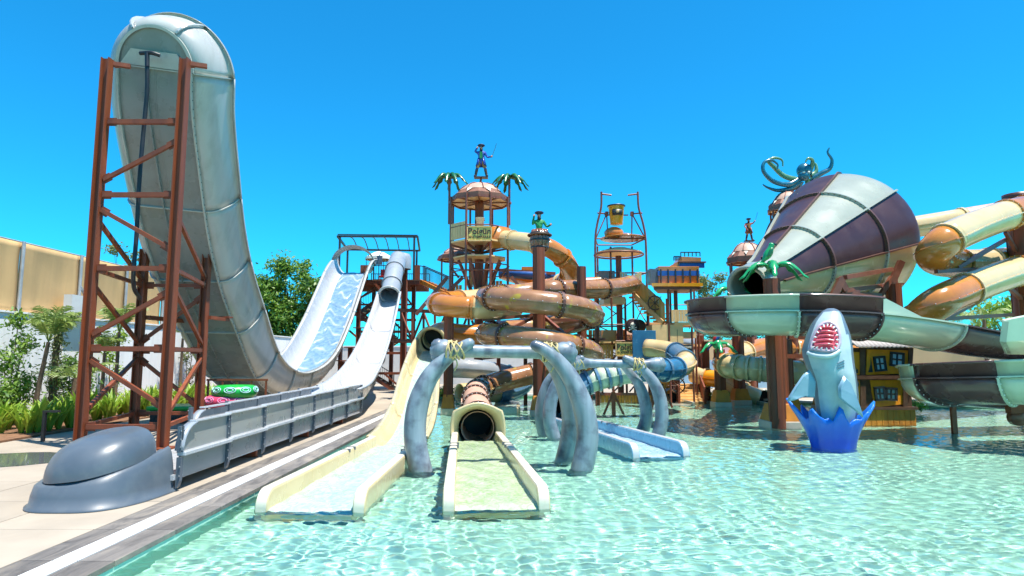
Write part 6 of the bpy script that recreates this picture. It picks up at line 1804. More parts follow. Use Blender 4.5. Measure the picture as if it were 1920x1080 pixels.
u3 = [P(1700, 428, 30), P(1760, 418, 30), P(1820, 408, 30), P(1900, 395, 30), P(1980, 383, 30)]
rs3 = thing('feed_tube', 'straight cream and brown tube feeding the big end of the funnel', 'water slide', P(1800, 410, 30))
tubes(rs3, resample(spline(u3, 6), .3), .50, [(.38, 'tube_cream'), (.7, 'tube_salmon'), (1, 'tube_salmon')])
colpx('thick brown column at the right edge holding the spirals', 1910, 26.2, 380, .50, base=False, cap=True)
for a, b in ((P(1755, 509, 22.6), P(1830, 505, 24)), (P(1795, 502, 23.5), P(1888, 448, 25.8)), (P(1885, 435, 25.4), P(1905, 470, 26)), (P(1770, 598, 23), P(1890, 536, 25.8)), (P(1886, 535, 25.4), P(1915, 560, 26)), (P(1770, 598, 23.5), P(1900, 590, 26))): steel(rs, a, b, .13, 'maroon_steel', 'support_arm')

# ================================================================== orange and cream slide under the trough
us = thing('orange_tube_slide', 'cream ribbed tube with orange bend behind the big front column', 'water slide', P(1400, 680, 29))
uc = [P(1600, 660, 34), P(1520, 655, 33.5), P(1440, 652, 33), P(1400, 660, 32), P(1366, 670, 30.5), P(1358, 682, 29), P(1380, 688, 28), P(1420, 692, 27.4), P(1470, 697, 27.2), P(1530, 702, 27.5), P(1600, 706, 28.5)]
tubes(us, resample(spline(uc, 8), .22), .50, [(.20, 'tube_orange'), (.40, 'tube_orange'), (.50, 'tube_cream'), (.64, 'tube_orange'), (.67, 'tube_cream'), (.70, 'tube_cream'), (.73, 'tube_cream'), (.76, 'tube_cream'), (.79, 'tube_cream'), (.82, 'tube_cream'), (.9, 'tube_salmon'), (1, 'tube_orange')], ring_mat='tube_cream')
ys_ = thing('yellow_tube_slide', 'yellow and cream tube slide dropping behind the slim column', 'water slide', P(1360, 715, 31))
yc = [P(1300, 702, 33), P(1325, 708, 32.4), P(1352, 712, 31.8), P(1378, 722, 31.4), P(1400, 738, 31), P(1425, 748, 30.8)]
tubes(ys_, resample(spline(yc, 8), .2), .42, [(.2, 'tube_cream'), (.5, 'tube_yellow'), (.8, 'tube_cream'), (1, 'tube_cream')])
# a few more far tubes that fill the middle distance
far_t = thing('grey_tube_slide', 'grey tube with cream joints far behind the bucket tower', 'water slide', P(1240, 640, 38))
tubes(far_t, resample(spline([P(1130, 640, 38), P(1180, 630, 37), P(1230, 636, 37), P(1300, 645, 38)], 8), .3), .42, [(.35, 'tube_salmon'), (.65, 'grey_gel'), (1, 'grey_gel')])
far_t = thing('grey_tube_slide', 'silver tube low behind the left column base', 'water slide', P(870, 690, 29))
tubes(far_t, resample(spline([P(845, 690, 29), P(890, 692, 29), P(940, 700, 30), P(985, 715, 30), P(950, 735, 29), P(900, 735, 28.4), P(862, 738, 27.8)], 8), .25), .42, [(.4, 'grey_gel'), (.75, 'tube_steelblue'), (1, 'tube_cream')])
far_t = thing('yellow_trough_slide', 'yellow open trough slide behind the tall maroon column', 'water slide', P(970, 600, 33))
yp_ = resample(spline([P(1010, 585, 34), P(985, 596, 33.5), P(960, 606, 33), P(975, 622, 32), P(1010, 628, 32)], 6), .25)
m = MB(); sweep(m, yp_, frames(yp_), [(.55 * math.cos(R(a)), -.45 * math.sin(R(a))) for a in range(0, 181, 15)], 'tube_yellow'); m.build('trough', None, far_t, solid=.04)
lowt = thing('cream_exit_trough', 'low cream exit trough in the water behind the brown tube', 'slide exit', P(970, 742, 27))
for dx, Y in ((0, 27),):
    c = P(985, 752, 26); m = MB(); m.span((c.x - 1.3, 25.6, -.3), (c.x - .2, 29, .22)); m.build('trough', 'cream_gel', lowt, bevel=.05); m = MB(); m.span((c.x - 1.15, 25.5, -.3), (c.x - .35, 28.9, .235)); m.build('trough_floor', 'foam_pale', lowt)

# ================================================================== shark
sk = thing('shark_statue', 'grey blue leaping shark statue with open pink mouth in a blue splash', 'statue', G(1562, 838))
so = G(1562, 838); YS = so.y
def SP(px, py, dY=0): return P(px, py, YS + dY)
def shark_mat(name, c1, c2, z0, z1):
    m = bpy.data.materials.new(name); m.use_nodes = True
    n, l = m.node_tree.nodes, m.node_tree.links; b = n['Principled BSDF']
    geo = n.new('ShaderNodeNewGeometry'); sx = n.new('ShaderNodeSeparateXYZ'); l.new(geo.outputs['Position'], sx.inputs[0])
    mr = n.new('ShaderNodeMapRange'); mr.inputs['From Min'].default_value = z0; mr.inputs['From Max'].default_value = z1
    nz = n.new('ShaderNodeTexNoise'); nz.inputs['Scale'].default_value = 5; l.new(geo.outputs['Position'], nz.inputs[0])
    ad = n.new('ShaderNodeMath'); ad.operation = 'MULTIPLY_ADD'; ad.inputs[1].default_value = .3; l.new(nz.outputs[0], ad.inputs[0]); l.new(sx.outputs[2], ad.inputs[2])
    l.new(ad.outputs[0], mr.inputs[0])
    mx = n.new('ShaderNodeMix'); mx.data_type = 'RGBA'; mx.inputs[6].default_value = (*c1, 1); mx.inputs[7].default_value = (*c2, 1)
    l.new(mr.outputs[0], mx.inputs[0]); l.new(mx.outputs[2], b.inputs['Base Color']); b.inputs['Roughness'].default_value = .3; b.inputs['Coat Weight'].default_value = .3
    MATS[name] = m
shark_mat('splash_blue', (.0, .045, .50), (.02, .22, .70), .3, 1.5)
mat('shark_back', (.13, .17, .21), .35, var=.12, scale=3, coat=.3)
mat('shark_belly', (.42, .51, .51), .35, var=.06, scale=3, dirt=(.22, .34, .38), dirt_amt=.5, dirt_scale=2, coat=.3)
mat('mouth_pink', (.72, .10, .13), .3, var=.15, scale=14, coat=.4)
mat('tooth_white', (.85, .83, .78), .3)
mat('gum_pink', (.52, .40, .46), .35)
# body: stacked cross-sections (front = towards the viewer), belly in front, back behind and to the right
SEC = [ # py, left px, right px, depth
    (840, 1546, 1592, .34), (790, 1538, 1602, .44), (750, 1531, 1606, .54), (715, 1526, 1602, .62), (690, 1518, 1599, .64), (665, 1512, 1598, .66), (648, 1514, 1598, .64), (625, 1523, 1595, .58), (605, 1533, 1590, .48), (590, 1545, 1586, .36), (581, 1554, 1580, .24), (577, 1561, 1573, .10)]
def secring(py, l, r, dp, n=28):
    a, b = SP(l, py), SP(r, py); c = (a + b) / 2; hw = (b.x - a.x) / 2
    lean = .25 * max(0, (700 - py) / 120)
    return [Vector((c.x + hw * math.cos(2 * math.pi * k / n), YS + lean + dp * math.sin(2 * math.pi * k / n) * (1.0 if math.sin(2 * math.pi * k / n) > 0 else .85), c.z)) for k in range(n)]
# resample sections smoothly
def interp_sec(n=40):
    out = []
    for i in range(n + 1):
        q = i / n * (len(SEC) - 1); k = min(int(q), len(SEC) - 2); t = q - k
        p0 = SEC[max(k - 1, 0)]; p1, p2 = SEC[k], SEC[k + 1]; p3 = SEC[min(k + 2, len(SEC) - 1)]
        out.append(tuple(.5 * (2 * b + (c - a) * t + (2 * a - 5 * b + 4 * c - d) * t * t + (3 * b - a - 3 * c + d) * t ** 3) for a, b, c, d in zip(p0, p1, p2, p3)))
    return out
rings = [secring(*s) for s in interp_sec()]
m = MB(); n = 28; fs_b, fs_w = [], []
vs = [p for r in rings for p in r]
for i in range(len(rings) - 1):
    py = 540 if i >= len(rings) - 1 else None
    for k in range(n):
        k2 = (k + 1) % n; f = (i * n + k, i * n + k2, (i + 1) * n + k2, (i + 1) * n + k)
        ang = (k + .5) / n * 360; frac = i / (len(rings) - 1)
        # belly faces the viewer (sin<0): angles 180..360; the back band starts on the right side
        back = not (188 < ang < 312 - 16 * frac)
        (fs_b if back or frac > .86 else fs_w).append(f)
m.add(vs, fs_b, 'shark_back', True); m.add(vs, fs_w, 'shark_belly', True)
sb = m.build('body', None, sk)
# open mouth: oval pit on the front of the head
def front_pt(px, py, off=0.0):
    s = min(interp_sec(), key=lambda q: abs(q[0] - py)); a, b = SP(s[1], py), SP(s[2], py); c = (a.x + b.x) / 2; hw = (b.x - a.x) / 2
    lean = .25 * max(0, (700 - py) / 120); y = YS - .3
    for _ in range(8):
        u = max(-.96, min(.96, (P(px, py, y).x - c) / hw)); y = .5 * y + .5 * (YS + lean - s[3] * .85 * math.sqrt(max(0, 1 - u * u)))
    return P(px, py, y - off)
MO = [(1519, 655), (1521, 640), (1527, 625), (1535, 612), (1545, 605), (1556, 603), (1566, 607), (1572, 617), (1575, 630), (1575, 644), (1571, 655), (1560, 659), (1545, 658), (1530, 656)]
mc = (1549, 634)
MO = [(mc[0] + (a_ - mc[0]) * 1.06, mc[1] + (b_ - mc[1]) * 1.06) for a_, b_ in MO]
MQ = []
for i in range(len(MO)):
    p1, p2 = MO[i], MO[(i + 1) % len(MO)]
    for t in (0, .25, .5, .75): MQ.append((p1[0] + (p2[0] - p1[0]) * t, p1[1] + (p2[1] - p1[1]) * t))
def mring(sc, off): return [front_pt(mc[0] + (p[0] - mc[0]) * sc, mc[1] + (p[1] - mc[1]) * sc, off) for p in MQ]
m = MB(); m.loft([mring(1.06, -.01), mring(1.0, .05), mring(.93, .085), mring(.86, .07), mring(.82, .04)], 'gum_pink', True, True); m.build('lips', None, sb)
m = MB(); m.loft([mring(.83, .035), mring(.7, .03), mring(.55, .025), mring(.4, .02), mring(.2, .02), mring(.02, .02)], 'mouth_pink', True, True); m.build('mouth', None, sb)
for k in range(5):
    y = 615 + k * 8; a, b = front_pt(1537 - k * 2, y, .05), front_pt(1562 + (1 if k < 3 else 0), y, .05); c = front_pt(1549, y - 2, .07); m = MB(); m.tube(spline([a, c, b], 4), .035, 6); m.build('palate_ridge', 'mouth_pink', sb)
for k in range(18):
    q = k / 18 * len(MO); i = int(q); t = q - i; p = [MO[i][j] + (MO[(i + 1) % len(MO)][j] - MO[i][j]) * t for j in (0, 1)]
    b_ = front_pt(mc[0] + (p[0] - mc[0]) * .80, mc[1] + (p[1] - mc[1]) * .80, .07); tip_ = front_pt(mc[0] + (p[0] - mc[0]) * .66, mc[1] + (p[1] - mc[1]) * .68, .12)
    m = MB(); m.tube([b_, tip_], [.026, .004], 5); m.build('tooth', 'tooth_white', sb)
m = MB(); m.tube(spline([front_pt(1515, 662, .03), front_pt(1528, 667, .08), front_pt(1545, 669, .09), front_pt(1560, 667, .07), front_pt(1574, 658, .03)], 5), .055, 8); m.build('lower_jaw', 'shark_belly', sb)
m = MB(); e = SP(1597, 645, -.18); m.ball(e, .045, 8); m.build('eye', 'frame_dark', sb)
for k in range(3):
    a, b = front_pt(1570, 690 - k * 5 + 2, .01), front_pt(1583, 684 - k * 5 + 2, .01); m = MB(); m.bar(a, b, .018, .02); m.build('gill', 'shark_back', sb)
def fin(outline, th, name, mt, d0, d1):
    o = [Vector(SP(px, py, dY)) for px, py, dY in outline]; c = sum(o, Vector()) / len(o); nrm = Vector((0, 1, 0)); m = MB()
    m.loft([[p for p in o], [c + (p - c) * .86 - nrm * th for p in o]], mt, True, True); m.add([c + (p - c) * .86 - nrm * th for p in o], [tuple(range(len(o)))], mt)
    m.loft([[p for p in o], [c + (p - c) * .86 + nrm * th for p in o]], mt, True, True); m.add([c + (p - c) * .86 + nrm * th for p in o], [tuple(range(len(o)))[::-1]], mt)
    return m.build(name, None, sk)
mat('fin_blue', (.20, .34, .41), .35, var=.1, scale=3, dirt=(.18, .32, .42), dirt_amt=.6, dirt_scale=1.5, coat=.3)
fin([(1518, 693, -.2), (1505, 703, -.25), (1490, 725, -.3), (1478, 745, -.3), (1475, 753, -.3), (1490, 751, -.3), (1507, 744, -.25), (1528, 746, -.2), (1530, 715, -.2)], .07, 'pectoral_fin', 'fin_blue', 0, 0)
fin([(1582, 704, -.62), (1571, 725, -.66), (1572, 745, -.68), (1585, 757, -.70), (1600, 768, -.72), (1619, 784, -.75), (1613, 765, -.74), (1604, 742, -.70), (1593, 715, -.64)], .07, 'pectoral_fin', 'fin_blue', 0, 0)
# splash crown
m = MB(); nS = 48; TIPS = [(265, .62, .05), (238, .25, .1), (215, .55, .55), (180, .75, .85), (150, .3, .4), (120, .5, .5), (90, .4, .3), (50, .5, .5), (20, .3, .4), (-2, .72, .85), (-40, .5, .5), (-62, .22, .1)]
rows = []
cS = Vector((P(1562, 820, YS).x, YS, 0)); 
for j in range(9):
    q = j / 8; row = []
    for k in range(nS):
        a = 360 * k / nS; tip = 0; outw = 0
        for ta, th_, to in TIPS:
            d = abs((a - ta + 180) % 360 - 180); w_ = max(0, 1 - (d / 21) ** 1.2)
            tip = max(tip, th_ * w_ ** 1.3); outw = max(outw, to * w_)
        rad = .50 + .08 * q ** 2 + outw * .62 * q ** 2.4 - .05 * math.sin(math.pi * q)
        z = -.45 + q * 1.0 + tip * q ** 2.0 * .85
        row.append(cS + Vector((rad * math.cos(R(a)), rad * .9 * math.sin(R(a)), z)))
    rows.append(row)
m.loft(rows, 'splash_blue', True, True); m.build('splash', None, sk, solid=.05)
# ================================================================== yellow playhouse
YH = 21.2
hs = thing('playhouse', 'crooked yellow two-storey playhouse with dark windows behind the shark', 'playhouse', P(1655, 790, YH))
def H_(px, py, d=0): return P(px, py, YH + d)
x0, x1 = H_(1596, 700).x, H_(1712, 700).x
z_base, z_mid, z_top = H_(1650, 766).z, H_(1650, 708).z, H_(1650, 652).z
m = MB(); m.span((x0 + .1, YH, -.3), (x1 - .1, YH + 1.6, z_top)); m.build('core', 'timber_brown', hs)
a, b = H_(1600, 790, -.06), H_(1717, 790, -.06)
for k in range(11):
    xx = a.x + (b.x - a.x) * (k + .5) / 11; m = MB(); m.box((xx, YH - .07, (z_base - .25) / 2), ((b.x - a.x) / 11 * .94, .06, z_base + .25)); m.build('base_plank', 'plank_yellow', hs, bevel=.008)
m = MB(); m.span((H_(1596, 766).x, YH - .16, z_base - .03), (H_(1716, 766).x, YH + .1, z_base + .06)); m.build('ledge', 'timber_brown', hs)
m = MB(); m.span((H_(1596, 708).x, YH - .14, z_mid - .05), (H_(1712, 708).x, YH + .1, z_mid + .07)); m.build('ledge', 'timber_brown', hs)
def panel(outl, mt, name, d=-.05, th=.04): m = MB(); m.prism([H_(px, py, d) for px, py in outl][::-1], (0, th, 0)); return m.build(name, mt, hs)
panel([(1626, 655), (1704, 657), (1703, 700), (1624, 703)], 'wall_yellow', 'wall_panel'); panel([(1632, 713), (1694, 712), (1692, 758), (1640, 764)], 'wall_yellow', 'wall_panel')
panel([(1597, 660), (1612, 660), (1613, 702), (1596, 703)], 'wall_yellow', 'wall_panel'); panel([(1602, 714), (1616, 713), (1618, 762), (1606, 760)], 'wall_yellow', 'wall_panel')
for o in ([(1613, 652), (1622, 652), (1624, 766), (1614, 766)], [(1704, 652), (1713, 652), (1710, 704), (1704, 704)], [(1694, 710), (1703, 710), (1702, 766), (1694, 766)], [(1612, 704), (1712, 704), (1712, 711), (1612, 711)]): panel(o, 'timber_brown', 'post', -.10, .06)
def win(cx_, cy_, w_, h_, tilt):
    c = H_(cx_, cy_, -.10); s = YH / FPX * 1.0; rot = Matrix.Rotation(R(tilt), 3, 'Y'); W, Hh = w_ * s, h_ * s
    m = MB()
    for dx, dz, sx, sz in ((0, Hh / 2, W + .07, .07), (0, -Hh / 2, W + .07, .07), (-W / 2, 0, .07, Hh), (W / 2, 0, .07, Hh)): m.box(c + rot @ Vector((dx, 0, dz)), (sx, .07, sz), rot)
    m.box(c, (.035, .05, Hh - .06), rot); m.box(c, (W - .06, .045, .035), rot)
    f = m.build('window', 'frame_dark', hs)
    for sx in (-1, 1):
        for sz in (-1, 1):
            m = MB(); m.box(c + rot @ Vector((sx * W / 4, .015, sz * Hh / 4)), (W / 2 - .06, .02, Hh / 2 - .06), rot); m.build('pane', 'window_blue', f)
win(1650, 682, 18, 24, -5); win(1682, 674, 22, 23, 6); win(1650, 738, 16, 22, -4); win(1671, 739, 18, 20, 3)
for o in ([(1628, 698), (1632, 683), (1633, 668), (1635, 685), (1637, 698)], [(1704, 697), (1697, 692), (1694, 686), (1700, 690), (1704, 691)], [(1603, 700), (1606, 692), (1600, 686), (1609, 693), (1609, 700)]): panel(o, 'frame_dark', 'painted_crack', -.056, .01)
ci = H_(1603, 720, -.12); m = MB(); m.lathe([(0, .02), (.12, .02), (.14, 0), (0, -.02)], ci, 16, Matrix.Rotation(R(90), 3, 'X')); m.build('porthole', 'frame_dark', hs)
# wavy roof sheet
m = MB(); rows = []
for i in range(5):
    q = i / 4; row = []
    for k in range(61):
        x = H_(1598, 650).x + (H_(1716, 650).x - H_(1598, 650).x) * k / 60; row.append(Vector((x, YH - .28 + 1.9 * q, z_top + .02 + .38 * math.sin(math.pi * min(1, q * .9)) + .025 * math.sin(k * math.pi / 2.0))))
    rows.append(row)
m.loft(rows); m.build('roof_sheet', 'roof_grey', hs, solid=.03)

# ================================================================== domed kiosks with the pirate and the octopus
def domed(label, px, py, Y, r, h, zpost):
    c = P(px, py, Y); t = thing('domed_kiosk', label, 'kiosk', (c.x, Y, 0)); dome_roof(t, c, r, h)
    for k in range(6):
        a = R(60 * k + 15); m = MB(); m.tube([(c.x + r * .9 * math.cos(a), Y + r * .9 * math.sin(a), zpost), (c.x + r * .9 * math.cos(a), Y + r * .9 * math.sin(a), c.z + .05)], .05, 6); m.build('post', 'maroon_steel', t)
    m = MB(); m.tube([(c.x, Y, -.3), (c.x, Y, c.z + .1)], .2, 10); m.build('column', 'maroon_steel', t); return c + Vector((0, 0, h))
topA = domed('domed kiosk carrying the small pirate left of the funnel', 1401, 492, 32, 1.02, 1.0, P(1401, 560, 32).z)
topB = domed('domed kiosk carrying the octopus behind the funnel', 1478, 395, 33, 1.05, 1.0, P(1478, 480, 33).z)
oc_ = thing('octopus_statue', 'teal octopus statue with curling arms above the funnel', 'statue', topB)
mat('octo_teal', (.02, .13, .19), .25, var=.3, scale=4, coat=.5); mat('octo_green', (.13, .27, .14), .25, var=.25, scale=4, coat=.4)
def O_(px, py, d=0): return P(px, py, 33 + d)
m = MB(); c = O_(1508, 322); m.ball(c + Vector((0, 0, .05)), (.40, .38, .42), 16); m.ball(c + Vector((-.10, -.15, -.28)), (.30, .28, .28), 14); m.build('head', 'octo_teal', oc_)
for sx in (-.20, .06): m = MB(); m.ball(c + Vector((sx, -.38, -.14)), .07, 8); m.build('eye', 'canvas', oc_)
ARMS = [[(1500, 335), (1478, 346), (1450, 340), (1432, 322), (1432, 306), (1445, 300), (1458, 308), (1457, 318)], [(1498, 338), (1470, 330), (1450, 312), (1441, 302), (1452, 296), (1466, 300), (1468, 312)], [(1500, 342), (1480, 354), (1458, 357), (1440, 352), (1430, 346)],
        [(1515, 335), (1513, 350), (1506, 362), (1497, 368)], [(1502, 340), (1495, 356), (1488, 366)], [(1515, 325), (1522, 312), (1523, 300), (1515, 297), (1510, 304)], [(1522, 335), (1540, 325), (1556, 316), (1560, 300), (1552, 286), (1555, 277)], [(1520, 330), (1530, 322), (1530, 310), (1527, 305)], [(1520, 340), (1535, 348), (1548, 352)]]
for k, a in enumerate(ARMS):
    pts_ = spline([O_(px, py, (-.5 + .25 * (k % 5)) * min(1, i / 3)) for i, (px, py) in enumerate(a)], 5); n_ = len(pts_)
    m = MB(); m.tube(pts_, [.15 * (1 - .85 * i / (n_ - 1)) + .012 for i in range(n_)], 8); ar_ = m.build('arm', 'octo_green' if k % 2 else 'octo_teal', oc_)
    m = MB()
    for i in range(2, n_ - 1, 2): m.ball(pts_[i] + Vector((0, -.11 * (1 - .8 * i / n_), -.05)), .035 * (1 - .5 * i / n_), 5)
    q_ = m.build('sucker', 'octo_green', ar_); q_['kind'] = 'stuff'
m = MB(); m.tube([topB - Vector((0, 0, .1)), O_(1500, 345)], .08, 8); m.build('mount', 'maroon_steel', oc_)

# ------------------------------------------------------------------ skinned figures
def skin_body(name, joints, edges, material, parent, root=0, sub=1):
    me = bpy.data.meshes.new(name); me.from_pydata([tuple(j[0]) for j in joints], edges, [])
    o = bpy.data.objects.new(name, me); COL.objects.link(o)
    o.modifiers.new('skin', 'SKIN'); 
    for i, j in enumerate(joints):
        v = me.skin_vertices[0].data[i]; rr_ = j[1]; v.radius = (rr_, rr_) if not isinstance(rr_, tuple) else rr_; v.use_root = (i == root)
    s_ = o.modifiers.new('smooth', 'SUBSURF'); s_.levels = sub; s_.render_levels = sub
    me.materials.append(MATS[material]); 
    o.parent = parent; o.matrix_parent_inverse = parent_inv(parent)
    return o
mat('skin_tan', (.36, .17, .09), .5, var=.08); mat('coat_blue', (.012, .05, .32), .4, var=.25, coat=.2); mat('coat_green', (.02, .22, .05), .4, var=.25); mat('coat_red', (.35, .07, .03), .45, var=.2)
mat('boot_brown', (.07, .035, .025), .45); mat('hat_dark', (.02, .02, .05), .4); mat('breeches', (.42, .22, .06), .5, var=.15); mat('beard_black', (.02, .015, .012), .6); mat('blade', (.35, .36, .38), .25, metal=.9)
def pirate(label, base, H, coat, arm_r, arm_l, sword=True, spread=.16, barrel=False, hat='hat_dark'):
    t = thing('pirate_statue', label, 'statue', base); b = Vector(base); u = H / 1.75
    def V(x, y, z): return b + Vector((x, y, z)) * u
    J = [(V(0, 0, .92), .15 * u), (V(0, 0, 1.15), .145 * u), (V(0, 0, 1.36), .17 * u), (V(0, 0, 1.47), .065 * u), (V(0, -.01, 1.58), .095 * u), (V(0, -.01, 1.70), .085 * u)]
    E = [(0, 1), (1, 2), (2, 3), (3, 4), (4, 5)]
    def chain(start, pts_, rad):
        p = start
        for q, r_ in zip(pts_, rad): J.append((V(*q), r_ * u)); E.append((p, len(J) - 1)); p = len(J) - 1
        return p
    if not barrel:
        for s in (-1, 1): chain(0, [(s * .12, 0, .82), (s * (spread + .02), -.03, .47), (s * (spread + .10), .0, .09), (s * (spread + .14), -.14, .05)], [.10, .075, .06, .05])
    hands = []
    for s, arm in ((-1, arm_r), (1, arm_l)):
        e = chain(2, [(s * .20, 0, 1.38)] + arm, [.075, .06, .045, .045]); hands.append(J[e][0])
    body = skin_body('body', J, E, coat, t)
    # face, beard and hat
    h = V(0, -.01, 1.62)
    m = MB(); m.ball(h + Vector((0, -.045, .0)) * u, (.085 * u, .07 * u, .11 * u), 12); m.ball(h + Vector((0, -.125, -.005)) * u, (.02 * u, .03 * u, .03 * u), 6); m.build('face', 'skin_tan', t)
    for s in (-1, 1): m = MB(); m.ball(h + Vector((s * .035, -.11, .03)) * u, .014 * u, 6); m.build('eye', 'canvas', t)
    m = MB(); m.ball(h + Vector((0, -.06, -.10)) * u, (.085 * u, .07 * u, .085 * u), 10); m.build('beard', 'beard_black', t)
    m = MB(); hc = h + Vector((0, 0, .09)) * u
    m.ball(hc + Vector((0, 0, .03)) * u, (.115 * u, .115 * u, .10 * u), 12)
    brim = [[hc + Vector((r_ * (1.25 if abs(math.cos(a)) > .5 else 1) * math.cos(a), r_ * math.sin(a), z_ + (.10 * (r_ - .1) / .13) * (1 - abs(math.cos(a)))) ) * 1 if False else hc + Vector((r_ * 1.3 * math.cos(a), r_ * math.sin(a), z_ + 1.1 * (r_ - .1) * abs(math.sin(a)))) * u for a in [2 * math.pi * k / 20 for k in range(20)]] for r_, z_ in ((.09, 0), (.125, .01), (.155, .05))]
    brim = [[hc + (p - hc) for p in r_] for r_ in brim]
    m.loft(brim, None, True, True); m.build('hat', hat, t, solid=.012)
    for e in hands:
        m = MB(); m.ball(e, (.05 * u, .05 * u, .06 * u), 8)
        for k in range(4): m.tube([e + Vector((-.03 + .02 * k, -.03, .02)) * u, e + Vector((-.03 + .02 * k, -.06, -.03)) * u], .012 * u, 5)
        m.tube([e + Vector((.04, -.02, .01)) * u, e + Vector((.03, -.06, .03)) * u], .012 * u, 5); m.build('hand', 'skin_tan', t)
    if not barrel:
        m = MB(); c0_ = V(0, 0, 0)
        rows = [[c0_ + Vector((rx * math.cos(R(a)), ry * math.sin(R(a)), z_)) * u for a in range(-60, 241, 15)] for z_, rx, ry in ((1.05, .19, .15), (.85, .23, .19), (.62, .30, .25))]
        m.loft(rows); m.build('coat_skirt', coat, t, solid=.02)
        m = MB()
        for s in (-1, 1): m.tube([V(s * .11, 0, .88), V(s * (spread + .01), -.03, .50)], [.115 * u, .09 * u], 10)
        m.build('breeches', 'breeches', t)
        for s in (-1, 1):
            m = MB(); m.tube([V(s * (spread + .03), -.02, .44), V(s * (spread + .10), .0, .09)], [.085 * u, .07 * u], 10); m.ball(V(s * (spread + .13), -.09, .05), (.07 * u, .15 * u, .055 * u), 10); m.build('boot', 'boot_brown', t)
        m = MB(); m.box(V(0, 0, -.02), (.75 * u, .4 * u, .05)); m.build('plinth', 'boot_brown', t)
        m = MB(); m.tube([V(0, -.02, 1.0 + .001), V(0, -.02, 1.01)], .17 * u, 12, caps=False); m.box(V(0, -.16, 1.2), (.16 * u, .03, .36 * u)); m.build('waistcoat', 'coat_green' if coat == 'coat_blue' else 'breeches', t)
    if sword:
        e = hands[1]; d = Vector((.35, 0, 1)).normalized(); m = MB(); m.tube(spline([e - d * .1 * u, e + d * .35 * u + Vector((.02, 0, 0)), e + d * .78 * u], 5), [.02 * u] * 10 + [.006 * u], 5); m.build('sword', 'blade', t)
    return t
pb_ = L_(902, 334)
pirate('pirate statue in blue coat with raised sword on the lookout dome', pb_ + Vector((0, 0, .04)), 1.62, 'coat_blue', [(-.34, -.05, 1.42), (-.20, -.12, 1.62)], [(.34, -.02, 1.10), (.58, -.10, 1.14)], spread=.20)
m = MB(); m.tube([Vector((cx, YT, ztop - .05)), pb_], .06, 6); m.build('finial', 'maroon_steel', lk)
tb_ = topA + Vector((0, 0, .12)); tb_.x += .15
pirate('small pirate statue in red coat holding a curved blade on the right kiosk', tb_, 1.12, 'coat_red', [(-.34, -.05, 1.18), (-.28, -.16, 1.0)], [(.36, -.04, 1.42), (.46, -.12, 1.58)], spread=.14)
# barrel pirate on the tall column
bb = P(1012, 470, 25.4)
ba = thing('wooden_barrel', 'brown wooden barrel on top of the tall maroon column', 'barrel', bb)
prof = [(0, 0), (.30, 0), (.36, .18), (.39, .42), (.38, .62), (.33, .84), (.29, .84), (.29, .78), (0, .76)]
for k in range(14):
    m = MB(); m.lathe(prof[1:7], bb, 3, m='timber_stave', a0=2 * math.pi * k / 14 + .02, a1=2 * math.pi * (k + 1) / 14 - .02) if False else m.lathe(prof[1:7], bb, 3, a0=2 * math.pi * k / 14 + .02, a1=2 * math.pi * (k + 1) / 14 - .02); m.build('stave', 'tube_brown', ba, solid=.02)
m = MB(); m.lathe([(.27, .02), (.33, .3), (.35, .42), (.30, .74), (0, .74)], bb, 16); m.build('core', 'timber_brown', ba)
for z_, r_ in ((.12, .365), (.42, .41), (.70, .385)): m = MB(); m.lathe([(r_ - .02, z_ - .035), (r_ + .008, z_ - .035), (r_ + .008, z_ + .035), (r_ - .02, z_ + .035)], bb, 20); m.build('hoop', 'frame_dark', ba)
m = MB(); m.lathe([(.46, .60), (.50, .60), (.50, .66), (.40, .66)], bb, 16); m.build('tray', 'timber_brown', ba)
m = MB(); m.tube([bb - Vector((0, 0, .5)), bb], .14, 8); m.build('stem', 'flange_brown', ba)
pirate('pirate statue in green shirt waving from the wooden barrel', bb + Vector((-.02, -.02, -.08)), 1.62, 'coat_green', [(-.30, -.05, 1.22), (-.22, -.12, 1.62)], [(.34, -.06, 1.12), (.50, -.14, 1.22)], sword=False, barrel=True)

# ================================================================== moulded palms and parrots
def plastic_palm(label, c, r, n, mt, knob, trunk=None, seed=0, droop=.5):
    rr_ = random.Random(seed); c = Vector(c); t = thing('moulded_palm', label, 'palm', c - Vector((0, 0, trunk or 0)))
    for k in range(n):
        a = 2 * math.pi * k / n + rr_.uniform(-.2, .2) + .3; d = Vector((math.cos(a), math.sin(a), 0)); s = Vector((-d.y, d.x, 0)); rows = []
        L = r * rr_.uniform(.9, 1.1)
        for i in range(9):
            q = i / 8; p = c + d * (L * q) + Vector((0, 0, .22 * r * math.sin(math.pi * min(1, q * 1.1)) - droop * r * q * q)); w_ = r * .155 * math.sin(math.pi * min(1, .12 + q * .86)) ** .7 * (1.0 if i % 2 else .55)
            rows.append([p - s * w_ - Vector((0, 0, w_ * .7)), p - s * w_ * .5 - Vector((0, 0, w_ * .15)), p + Vector((0, 0, .02)), p + s * w_ * .5 - Vector((0, 0, w_ * .15)), p + s * w_ - Vector((0, 0, w_ * .7))])
        m = MB(); m.loft(rows); m.build('frond', mt, t, solid=.02)
    m = MB(); m.ball(c + Vector((0, 0, .05)), r * knob, 10); m.build('crown_knob', mt, t)
    if trunk: m = MB(); m.tube([c - Vector((0, 0, trunk)), c], .06, 8); m.build('trunk', 'maroon_steel', t)
    return t
plastic_palm('dark green moulded palm left of the lookout dome', P(843, 332, YT), 1.0, 9, 'palm_plastic_dark', .13, 2.4, 1, droop=.5)
plastic_palm('dark green moulded palm right of the lookout dome', P(955, 334, YT), 1.0, 9, 'palm_plastic_dark', .13, 2.4, 2, droop=.5)
